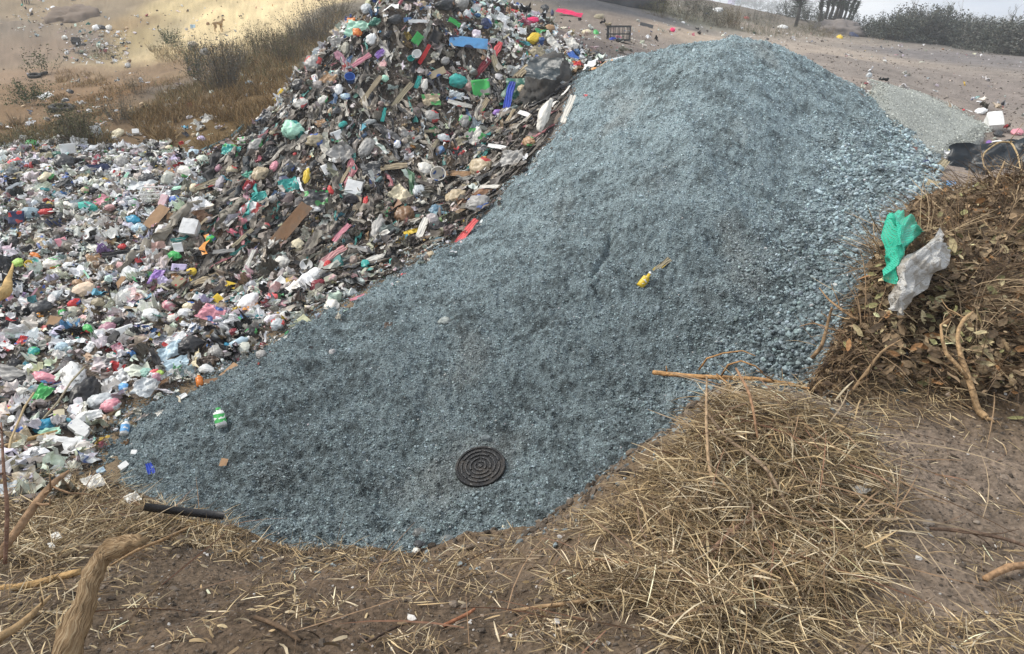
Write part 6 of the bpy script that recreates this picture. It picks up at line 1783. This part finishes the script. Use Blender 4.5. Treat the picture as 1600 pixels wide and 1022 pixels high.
dr = link("drooping_stems", mesh_np("drooping_stems", rel(V), F, c, True), M_STRAW, root); dr["kind"] = "stuff"
tag(root, "heap of dry brown leaves and twigs piled on the right bank", "brush heap")

# ---------------------------------------------------------------- sacks on the edge of the brush
def sheet3(name, ctrl, nx, ny, mat, label, cat, sd, amp=.05, t=.0):
    """a draped sheet through a small net of points in the place"""
    ctrl = np.array(ctrl, float)                          # (a, b, 3)
    a, b = ctrl.shape[:2]
    def interp(arr, n):
        m_ = arr.shape[0]; t_ = np.linspace(0, m_ - 1, n); out = []
        for x in t_:
            i = int(min(max(math.floor(x), 0), m_ - 2)); f_ = x - i
            p0, p1, p2, p3 = arr[max(i - 1, 0)], arr[i], arr[i + 1], arr[min(i + 2, m_ - 1)]
            out.append(.5 * (2 * p1 + (p2 - p0) * f_ + (2 * p0 - 5 * p1 + 4 * p2 - p3) * f_ ** 2 + (3 * p1 - p0 - 3 * p2 + p3) * f_ ** 3))
        return np.array(out)
    Gd = interp(ctrl, nx); Gd = np.swapaxes(interp(np.swapaxes(Gd, 0, 1), ny), 0, 1)
    V = Gd.reshape(-1, 3)
    _, F = grid(nx, ny)
    d1 = np.gradient(Gd, axis=0); d2 = np.gradient(Gd, axis=1); nn = np.cross(d1, d2).reshape(-1, 3); nn /= np.linalg.norm(nn, axis=1)[:, None] + 1e-9
    gi, gj = np.meshgrid(np.linspace(0, 1, nx), np.linspace(0, 1, ny), indexing="ij"); gi, gj = gi.ravel(), gj.ravel()
    ds = amp * (1.1 * fbm(gi * 2.5 + sd, gj * 2.5, sd, 3) + .8 * np.abs(np.sin(7 * gj + 2.5 * gi + 3.2 * noise3(gi * 3 + sd, gj * 1.6, sd))) + .35 * np.abs(fbm(gi * 9 + 3 * gj, gj * 5, sd, 2)))
    V = V + nn * ds[:, None]
    o = link(name, mesh_np(name, V, F, None, True), mat)
    return tag(o, label, cat)
def W(u, v, dz=0, dY=0):
    """a point of the bank seen at (u, v), then lifted and pushed back"""
    p = hit(u, v)[0]; return (p[0], p[1] + dY, p[2] + dz)
def AT(u, v, Y): return at(u, v, Y)
mm, nt_, b_ = new_mat("green_mesh")
b_.inputs["Base Color"].default_value = (.02, .42, .27, 1); b_.inputs["Roughness"].default_value = .45
tc_n = nt_.nodes.new("ShaderNodeTexCoord")
def wave(sc, dr_):
    w_ = nt_.nodes.new("ShaderNodeTexWave"); w_.inputs["Scale"].default_value = sc; w_.bands_direction = dr_; w_.inputs["Distortion"].default_value = 1.5
    nt_.links.new(tc_n.outputs["Object"], w_.inputs["Vector"]); return w_
wa, wb = wave(42, "X"), wave(42, "Z")
mx_n = nt_.nodes.new("ShaderNodeMath"); mx_n.operation = "MAXIMUM"; nt_.links.new(wa.outputs["Fac"], mx_n.inputs[0]); nt_.links.new(wb.outputs["Fac"], mx_n.inputs[1])
mr_n = nt_.nodes.new("ShaderNodeMapRange"); mr_n.inputs["From Min"].default_value = .2; mr_n.inputs["From Max"].default_value = .6; mr_n.inputs["To Min"].default_value = .35; mr_n.inputs["To Max"].default_value = 1
nt_.links.new(mx_n.outputs["Value"], mr_n.inputs["Value"]); nt_.links.new(mr_n.outputs["Result"], b_.inputs["Alpha"])
Yw = hit(1420, 440)[0][1] - .20; Yg = Yw + .22
print('sack depth', Yw)
sheet3("green_mesh_bag", [[AT(1373,345,Yg+.25),AT(1383,336,Yg+.15),AT(1378,380,Yg),AT(1376,402,Yg-.1),AT(1388,432,Yg-.25)],
                          [AT(1392,328,Yg+.35),AT(1396,330,Yg+.05),AT(1397,370,Yg-.2),AT(1392,400,Yg-.25),AT(1390,436,Yg-.35)],
                          [AT(1408,330,Yg+.35),AT(1412,340,Yg),AT(1414,372,Yg-.25),AT(1410,396,Yg-.3),AT(1392,438,Yg-.38)],
                          [AT(1426,336,Yg+.35),AT(1432,345,Yg+.05),AT(1430,368,Yg-.1),AT(1420,392,Yg-.2),AT(1396,430,Yg-.3)],
                          [AT(1440,352,Yg+.4),AT(1450,358,Yg+.2),AT(1440,372,Yg+.1),AT(1424,390,Yg),AT(1402,424,Yg-.2)]], 60, 50, mm, "green mesh sack draped over the end of the brush heap", "sack", 4, .05)
HERO.append((1408, 380, "green mesh sack"))
mw = cmat((.54, .53, .49), .75, (.42, .39, .34), 14, .55, bump=.6, bscale=60, stripes=((.50, .49, .47), 38, "Z"), dirt=.75)
sheet3("white_sack", [[AT(1468,352,Yw+.35),AT(1456,362,Yw+.25),AT(1436,378,Yw+.1),AT(1408,402,Yw-.05),AT(1392,424,Yw-.1),AT(1386,456,Yw-.15),AT(1384,480,Yw-.2)],
                      [AT(1476,358,Yw+.2),AT(1464,372,Yw+.02),AT(1444,392,Yw-.12),AT(1416,418,Yw-.25),AT(1402,440,Yw-.32),AT(1396,462,Yw-.35),AT(1392,484,Yw-.35)],
                      [AT(1486,374,Yw+.12),AT(1476,392,Yw-.04),AT(1462,412,Yw-.17),AT(1438,440,Yw-.28),AT(1424,458,Yw-.33),AT(1416,474,Yw-.38),AT(1408,490,Yw-.4)],
                      [AT(1492,386,Yw+.2),AT(1484,408,Yw+.0),AT(1472,428,Yw-.1),AT(1450,454,Yw-.2),AT(1434,470,Yw-.25),AT(1424,484,Yw-.3),AT(1416,496,Yw-.35)]], 60, 30, mw, "long white woven sack lying along the edge of the brush heap", "sack", 9, .05)
HERO.append((1425, 415, "white woven sack"))

# ---------------------------------------------------------------- branches and twigs that stand out
def branch(name, main, radii, rgb, label, sides=9, twigs=0, seed=1, cat="branch", tw_len=.25, knobs=.12, extra=()):
    r_ = np.random.default_rng(seed)
    pts = [Vector(p) for p in main]
    # resample and roughen
    fine = []; rf = []
    for i in range(len(pts) - 1):
        for k in range(6):
            f_ = k / 6; fine.append(pts[i].lerp(pts[i + 1], f_)); rf.append(radii[i] * (1 - f_) + radii[i + 1] * f_)
    fine.append(pts[-1]); rf.append(radii[-1])
    arr = np.array([tuple(p) for p in fine])
    ker = np.array([.25, .5, .25])
    for _ in range(3):
        arr[1:-1] = .25 * arr[:-2] + .5 * arr[1:-1] + .25 * arr[2:]
    rf = np.array(rf)
    if sides > 12:
        t_ = np.linspace(0, len(arr) - 1, 90); rf = np.interp(t_, np.arange(len(rf)), rf); arr = np.stack([np.interp(t_, np.arange(len(arr)), arr[:, k]) for k in range(3)], -1); sides = 40
    V, F = tube([tuple(p) for p in arr], rf, sides)
    V = np.array([tuple(p) for p in V])
    V += (rf.mean() * knobs * 2.2) * np.stack([fbm(V[:, 0] * 14 + k * 7, V[:, 1] * 14, V[:, 2] * 14, 3) for k in range(3)], -1)
    if sides > 30: V += .008 * np.stack([fbm(V[:, 0] * 55 + k * 7, V[:, 1] * 55, V[:, 2] * 9, 3) for k in range(3)], -1)
    vc = np.array(rgb)[None] * (1 + .5 * fbm(V[:, 0] * 30, V[:, 1] * 30, V[:, 2] * 30, 3))[:, None]
    if sides > 30:
        th = np.tile(np.linspace(0, 2 * PI, sides, endpoint=False), len(arr)); vc = np.stack([.5 + .5 * np.cos(th), .5 + .5 * np.sin(th), np.repeat(np.linspace(0, 1, len(arr)), sides)], -1) + .01
    o = link(name, py_mesh(name, V, F, True, np.clip(vc, .0, 1)), M_WOOD)
    for j in range(twigs):
        i = int(r_.integers(2, len(arr) - 1)); p = Vector(arr[i]); d = Vector(r_.normal(0, 1, 3)); d.z = abs(d.z) * .5; d.normalize()
        tp = [p]; L_ = tw_len * r_.uniform(.4, 1)
        for k in range(4):
            d = (d + Vector(r_.normal(0, .25, 3))).normalized(); tp.append(tp[-1] + d * L_ / 4)
        V, F = tube([tuple(x) for x in tp], [rf[i] * .35 * (1 - .2 * k) + .001 for k in range(5)], 5)
        link("twig", py_mesh("twig", V, F, True, np.tile(np.array(rgb) * .85, (len(V), 1))), M_WOOD, o)
    for pth, rr in extra:
        V, F = tube(pth, rr, 7)
        link("side_branch", py_mesh("side_branch", V, F, True, np.tile(np.array(rgb), (len(V), 1))), M_WOOD, o)
    return tag(o, label, cat)

# the stump-like log close to the viewer
lg = [AT(92, 1075, .86), AT(118, 985, .90), AT(140, 915, .96), AT(152, 880, 1.0), AT(168, 862, 1.02), AT(196, 848, 1.0), AT(226, 842, .98)]
branch("dead_log", lg, [.026, .023, .019, .018, .018, .016, .007], (.36, .22, .105), "thick bent dead branch with peeling bark at the near left", 16, 0, 2, "log", knobs=.22).data.materials[0] = M_BARK
branch("stick", [AT(-6, 920, 1.75), AT(40, 916, 1.7), AT(90, 903, 1.72), AT(126, 893, 1.75)], [.012, .013, .013, .011], (.42, .27, .12), "pale yellow stick leaning behind the bent dead branch", 9, 0, 5, "stick")
branch("stalk", [AT(-5, 872, 1.5), AT(30, 825, 1.55), AT(62, 778, 1.62), AT(88, 750, 1.7), AT(108, 736, 1.75)], [.013, .012, .011, .009, .004], (.30, .19, .11), "curved brown stalk leaning right over the left straw", 9, 3, 6, "stalk")
branch("stalk", [AT(8, 880, 1.3), AT(12, 800, 1.32), AT(6, 740, 1.36), AT(2, 660, 1.45)], [.005, .005, .004, .002], (.22, .13, .09), "upright dark stalk along the left frame edge", 8, 2, 7, "stalk")
branch("stalk", [AT(-10, 470, 1.0), AT(8, 455, 1.02), AT(14, 440, 1.05), AT(20, 415, 1.1)], [.009, .010, .006, .001], (.5, .34, .15), "torn pale dry leaf stalk poking in at the left edge", 9, 0, 8, "stalk", knobs=.5)
branch("stalk", [AT(-8, 1000, 1.15), AT(20, 985, 1.2), AT(48, 962, 1.25), AT(80, 930, 1.35)], [.011, .01, .008, .004], (.34, .23, .12), "grey brown stalk in front of the left straw", 8, 2, 9, "stalk")
branch("fallen_twig", [W(176,893,.03),W(220,876,.06),W(262,862,.07),W(300,835,.05),W(312,826,.03)], [.004,.006,.007,.006,.004], (.36,.23,.12), "thin brown twig arching over the straw right of the bent dead branch", 7, 2, 10, "twig")
branch("fallen_twig", [W(265,820,.05),W(310,826,.04),W(350,832,.03),W(378,838,.02)], [.006,.007,.006,.004], (.48,.34,.16), "straight pale stalk under the black pipe", 7, 0, 11, "twig")
# the long stick over the gravel edge
Yb = 3.5
branch("long_branch", [AT(1021,582,3.75),AT(1080,588,3.6),AT(1130,590,3.45),AT(1185,592,3.35),AT(1235,600,3.3),AT(1280,612,3.22)], [.016,.014,.013,.012,.011,.008], (.40,.23,.10), "long peeled branch jutting out over the gravel from the brush", 9, 3, 12, "branch", .18,
       extra=[([AT(1092,578,3.55),AT(1105,560,3.55),AT(1130,552,3.5),AT(1160,548,3.45),AT(1180,556,3.4)], [.006,.006,.005,.004,.003]), ([AT(1125,590,3.45),AT(1138,570,3.42),AT(1158,564,3.4),AT(1180,572,3.38),AT(1192,582,3.36)], [.006,.006,.005,.005,.004]),
              ([AT(1120,585,3.45),AT(1150,610,3.2),AT(1185,650,3.0),AT(1200,680,2.85)], [.006,.005,.004,.003]), ([AT(1042,580,3.7),AT(1041,572,3.7)], [.005,.003])])
branch("forked_branch", [W(1538,658,.02),AT(1527,640,2.86),AT(1518,605,2.92),AT(1506,570,3.0),AT(1498,545,3.05),AT(1496,520,3.1),AT(1507,497,3.15),AT(1520,488,3.2)], [.018,.016,.015,.014,.012,.010,.009,.006], (.42,.28,.15), "forked bare branch leaning on the front of the brush heap", 10, 3, 13, "branch", .2,
       extra=[([AT(1511,590,2.95),AT(1495,570,2.98),AT(1478,552,3.02),AT(1472,530,3.06),AT(1470,508,3.1),AT(1484,498,3.14)], [.011,.010,.009,.008,.006,.004]), ([W(1538,658,.02),AT(1548,656,2.8),AT(1554,660,2.78)], [.012,.01,.004])])
branch("bent_twig", [AT(1326,618,3.0),AT(1352,584,3.05),AT(1378,548,3.1),AT(1410,530,3.15)], [.009,.008,.007,.004], (.30,.2,.11), "bent stem crossing the dark foot of the brush heap", 7, 2, 14, "twig")
branch("bent_twig", [AT(1268,560,3.4),AT(1285,540,3.4),AT(1296,495,3.5),AT(1300,480,3.5)], [.012,.011,.008,.006], (.24,.16,.09), "curved grey stem at the left end of the brush heap", 8, 3, 15, "twig")
branch("thorny_twig", [AT(1280,450,3.9),AT(1296,470,3.75),AT(1318,486,3.6),AT(1340,500,3.5)], [.003,.006,.008,.006], (.30,.19,.10), "twig reaching over the gravel from the left of the brush", 7, 2, 16, "twig")
branch("thin_twig", [AT(1250,510,3.9),AT(1272,504,3.8),AT(1300,515,3.6),AT(1330,520,3.5)], [.003,.005,.006,.005], (.26,.17,.1), "thinner twig below the one reaching over the gravel", 6, 2, 17, "twig")
Yc = 5.2
branch("arching_twig", [AT(1476,385,4.4),AT(1482,410,4.3),AT(1500,426,4.2),AT(1540,434,4.1),AT(1600,438,4.0)], [.005,.008,.008,.007,.006], (.34,.24,.14), "long pale twig arching across the brush heap", 7, 2, 18, "twig")
branch("arching_twig", [AT(1535,250,5.6),AT(1538,238,5.7),AT(1560,222,5.8),AT(1580,222,5.8),AT(1590,240,5.6),AT(1596,270,5.2)], [.004,.007,.008,.008,.007,.005], (.42,.31,.17), "pale twig arching over the black tarp with dry leaves", 7, 3, 19, "twig")
branch("upright_twig", [AT(1556,290,4.9),AT(1560,275,4.95),AT(1566,262,5.0),AT(1570,252,5.05)], [.010,.009,.007,.005], (.36,.26,.15), "short stout stem rising out of the brush by the black tarp", 7, 2, 20, "twig")
branch("upright_twig", [AT(1534,240,5.5),AT(1537,260,5.3),AT(1552,275,5.1),AT(1553,300,4.9)], [.004,.006,.007,.007], (.34,.25,.15), "thin crooked stem in front of the black tarp", 6, 2, 21, "twig")
branch("fallen_twig", [W(1072,640,.12),W(1090,668,.12),W(1130,720,.10),W(1190,770,.12),W(1230,840,.10),W(1265,900,.05)], [.004,.006,.007,.007,.006,.004], (.30,.22,.15), "long thin grey stem lying diagonally across the straw mound", 7, 1, 22, "twig")
branch("fallen_twig", [W(985,790,.02),W(1030,812,.04),W(1080,840,.03),W(1120,858,.02)], [.005,.006,.006,.004], (.33,.22,.13), "brown stem left of the straw mound", 7, 1, 23, "twig")
branch("fallen_twig", [W(930,884,.03),W(990,893,.04),W(1060,905,.05),W(1110,915,.03)], [.006,.006,.006,.005], (.32,.17,.10), "reddish stem lying in front of the straw mound", 7, 0, 24, "twig")
branch("fallen_twig", [W(1020,965,.03),W(1080,915,.08),W(1140,870,.12),W(1180,840,.1),W(1230,812,.05)], [.005,.008,.009,.009,.006], (.24,.15,.10), "dark stout stem rising through the front of the straw mound", 8, 2, 25, "twig")
branch("fallen_twig", [W(800,962,.02),W(860,957,.03),W(930,948,.03),W(975,938,.02)], [.006,.007,.007,.005], (.3,.2,.11), "brown stem on the soil in the middle of the foreground", 7, 1, 26, "twig")
branch("fallen_twig", [W(694,985,.02),W(735,968,.03),W(742,962,.03)], [.006,.006,.004], (.34,.15,.08), "short reddish stick on the soil near the centre", 7, 0, 27, "twig")
branch("fallen_twig", [W(575,1012,.02),W(610,995,.03),W(645,978,.02)], [.004,.005,.003], (.08,.055,.04), "dark straight twig on the soil left of the reddish stick", 6, 1, 28, "twig")
branch("fallen_twig", [W(400,972,.02),W(440,990,.03),W(470,1010,.02)], [.007,.008,.005], (.12,.08,.05), "dark brown root lying in the foreground soil", 7, 1, 29, "twig")
branch("fallen_twig", [W(1450,836,.03),W(1500,846,.05),W(1560,854,.04),W(1606,862,.02)], [.006,.008,.007,.006], (.15,.10,.07), "long dark root on the bare soil of the right bank", 7, 2, 30, "twig")
branch("fallen_twig", [W(1535,915,.03),W(1570,900,.04),W(1606,892,.03)], [.010,.012,.010], (.36,.22,.12), "thick tan stick at the right side of the bank", 8, 0, 31, "stick")
branch("fallen_twig", [W(1096,650,.2),W(1094,720,.2),W(1100,780,.14),W(1130,835,.08)], [.004,.006,.006,.004], (.36,.25,.15), "pale upright stem at the left end of the straw mound", 7, 0, 32, "twig")
branch("fallen_twig", [W(1140,640,.2),W(1160,690,.22),W(1175,735,.15)], [.005,.006,.004], (.32,.19,.11), "reddish upright stem on top of the straw mound", 7, 0, 33, "twig")
for (u, v, s, lab) in [(1450,817,20,"pale tan stone on the bare right bank"),(1447,826,13,"small grey stone under the pale tan stone"),(1100,995,26,"grey clod at the bottom of the straw mound"),(1086,972,22,"dusty clod above the grey one"),(1527,815,11,"small tan stone on the right bank near the long root"),(1362,842,18,"half buried grey stone in the straw")]:
    piece("stone", "bag", u, v, s, s * .7, 10, (.26, .22, .18), lab, "stone", rough=.95, lift=-.005, zf=.8)
for (u, v, w, h, lab) in [(1336,778,24,16,"crumpled white paper in the straw on the right bank"),(145,768,30,22,"white torn film lying in the left straw"),(205,795,22,16,"grey white crumpled film near the black pipe"),(86,858,14,12,"small white scrap on the left soil"),(78,872,9,10,"tiny white crumb under the small white scrap")]:
    piece("torn_film", "sheet", u, v, w, h, 20, "offw", lab, "film", lift=.05)
piece("black_sheet", "flat", 62, 765, 64, 22, 5, "black", "black plastic sheet under the left straw", "sheet", lift=.03)
piece("clear_sheet", "sheet", 20, 778, 50, 24, 8, "clear", "clear plastic sheet left of the black plastic sheet", "sheet", lift=.03)

# ---------------------------------------------------------------- camera, sky, sun
cam = bpy.data.cameras.new("camera"); co = bpy.data.objects.new("camera", cam); COL.objects.link(co)
co.location = (0, 0, 0); co.rotation_euler = (PI / 2 - PITCH, 0, 0)
cam.sensor_width = 36; cam.lens = 36 * FPX / 1600; cam.clip_end = 3000; cam.clip_start = .05
SC.camera = co

SUN_EL, SUN_AZ = math.radians(50), math.radians(-75)      # azimuth from +Y towards +X: behind, to the left
W = bpy.data.worlds.new("World"); SC.world = W; W.use_nodes = True
nt = W.node_tree; bg = nt.nodes["Background"]; L = nt.links
sky = nt.nodes.new("ShaderNodeTexSky"); sky.sky_type = "NISHITA"; sky.sun_disc = False
sky.sun_elevation = SUN_EL; sky.sun_rotation = SUN_AZ; sky.dust_density = 2.5; sky.air_density = 1.0
tc = nt.nodes.new("ShaderNodeTexCoord")
mp_ = nt.nodes.new("ShaderNodeMapping"); mp_.inputs["Scale"].default_value = (1.6, 1.6, 7)
L.new(tc.outputs["Generated"], mp_.inputs["Vector"])
nz = nt.nodes.new("ShaderNodeTexNoise"); nz.inputs["Scale"].default_value = 2.2; nz.inputs["Detail"].default_value = 6
L.new(mp_.outputs["Vector"], nz.inputs["Vector"])
rp = nt.nodes.new("ShaderNodeValToRGB")
rp.color_ramp.elements[0].position = .36; rp.color_ramp.elements[0].color = (.62, .62, .62, 1)
rp.color_ramp.elements[1].position = .62; rp.color_ramp.elements[1].color = (.97, .97, .97, 1)
L.new(nz.outputs["Fac"], rp.inputs["Fac"])
nz2 = nt.nodes.new("ShaderNodeTexNoise"); nz2.inputs["Scale"].default_value = 3.1; nz2.inputs["Detail"].default_value = 5
L.new(mp_.outputs["Vector"], nz2.inputs["Vector"])
rc = nt.nodes.new("ShaderNodeValToRGB")
rc.color_ramp.elements[0].position = .35; rc.color_ramp.elements[0].color = (4.6, 5.2, 6.2, 1)
rc.color_ramp.elements[1].position = .65; rc.color_ramp.elements[1].color = (8.4, 8.5, 8.6, 1)
L.new(nz2.outputs["Fac"], rc.inputs["Fac"])
mx = nt.nodes.new("ShaderNodeMix"); mx.data_type = "RGBA"
L.new(rp.outputs["Color"], mx.inputs["Factor"]); L.new(sky.outputs["Color"], mx.inputs["A"]); L.new(rc.outputs["Color"], mx.inputs["B"])
L.new(mx.outputs["Result"], bg.inputs["Color"]); bg.inputs["Strength"].default_value = .098

sd = bpy.data.lights.new("sun", "SUN"); sd.energy = 2.2; sd.angle = math.radians(14); sd.color = (1, .95, .87)
so = bpy.data.objects.new("sun", sd); COL.objects.link(so)
dirv = Vector((math.sin(SUN_AZ) * math.cos(SUN_EL), math.cos(SUN_AZ) * math.cos(SUN_EL), math.sin(SUN_EL)))
so.rotation_euler = dirv.to_track_quat("Z", "Y").to_euler(); so.location = (0, 0, 30)

bmh_V, bmh_F = boxm(0, 0, 6, 860, 860, 34)
hz = link("haze", py_mesh("haze", bmh_V, bmh_F, False), None); tag(hz, kind="stuff")
hm = bpy.data.materials.new("haze"); hm.use_nodes = True; hn = hm.node_tree
hn.nodes.remove(hn.nodes["Principled BSDF"])
pv = hn.nodes.new("ShaderNodeVolumePrincipled"); pv.inputs["Color"].default_value = (.90, .94, .98, 1); pv.inputs["Density"].default_value = .0016; pv.inputs["Anisotropy"].default_value = .3
hn.links.new(pv.outputs["Volume"], hn.nodes["Material Output"].inputs["Volume"])
hz.data.materials.append(hm)
SC.view_settings.view_transform = "Standard"; SC.view_settings.look = "None"
SC.view_settings.exposure = .62; SC.view_settings.gamma = 1
SC.cycles.use_denoising = True
SC.cycles.max_bounces = 8; SC.cycles.volume_bounces = 3
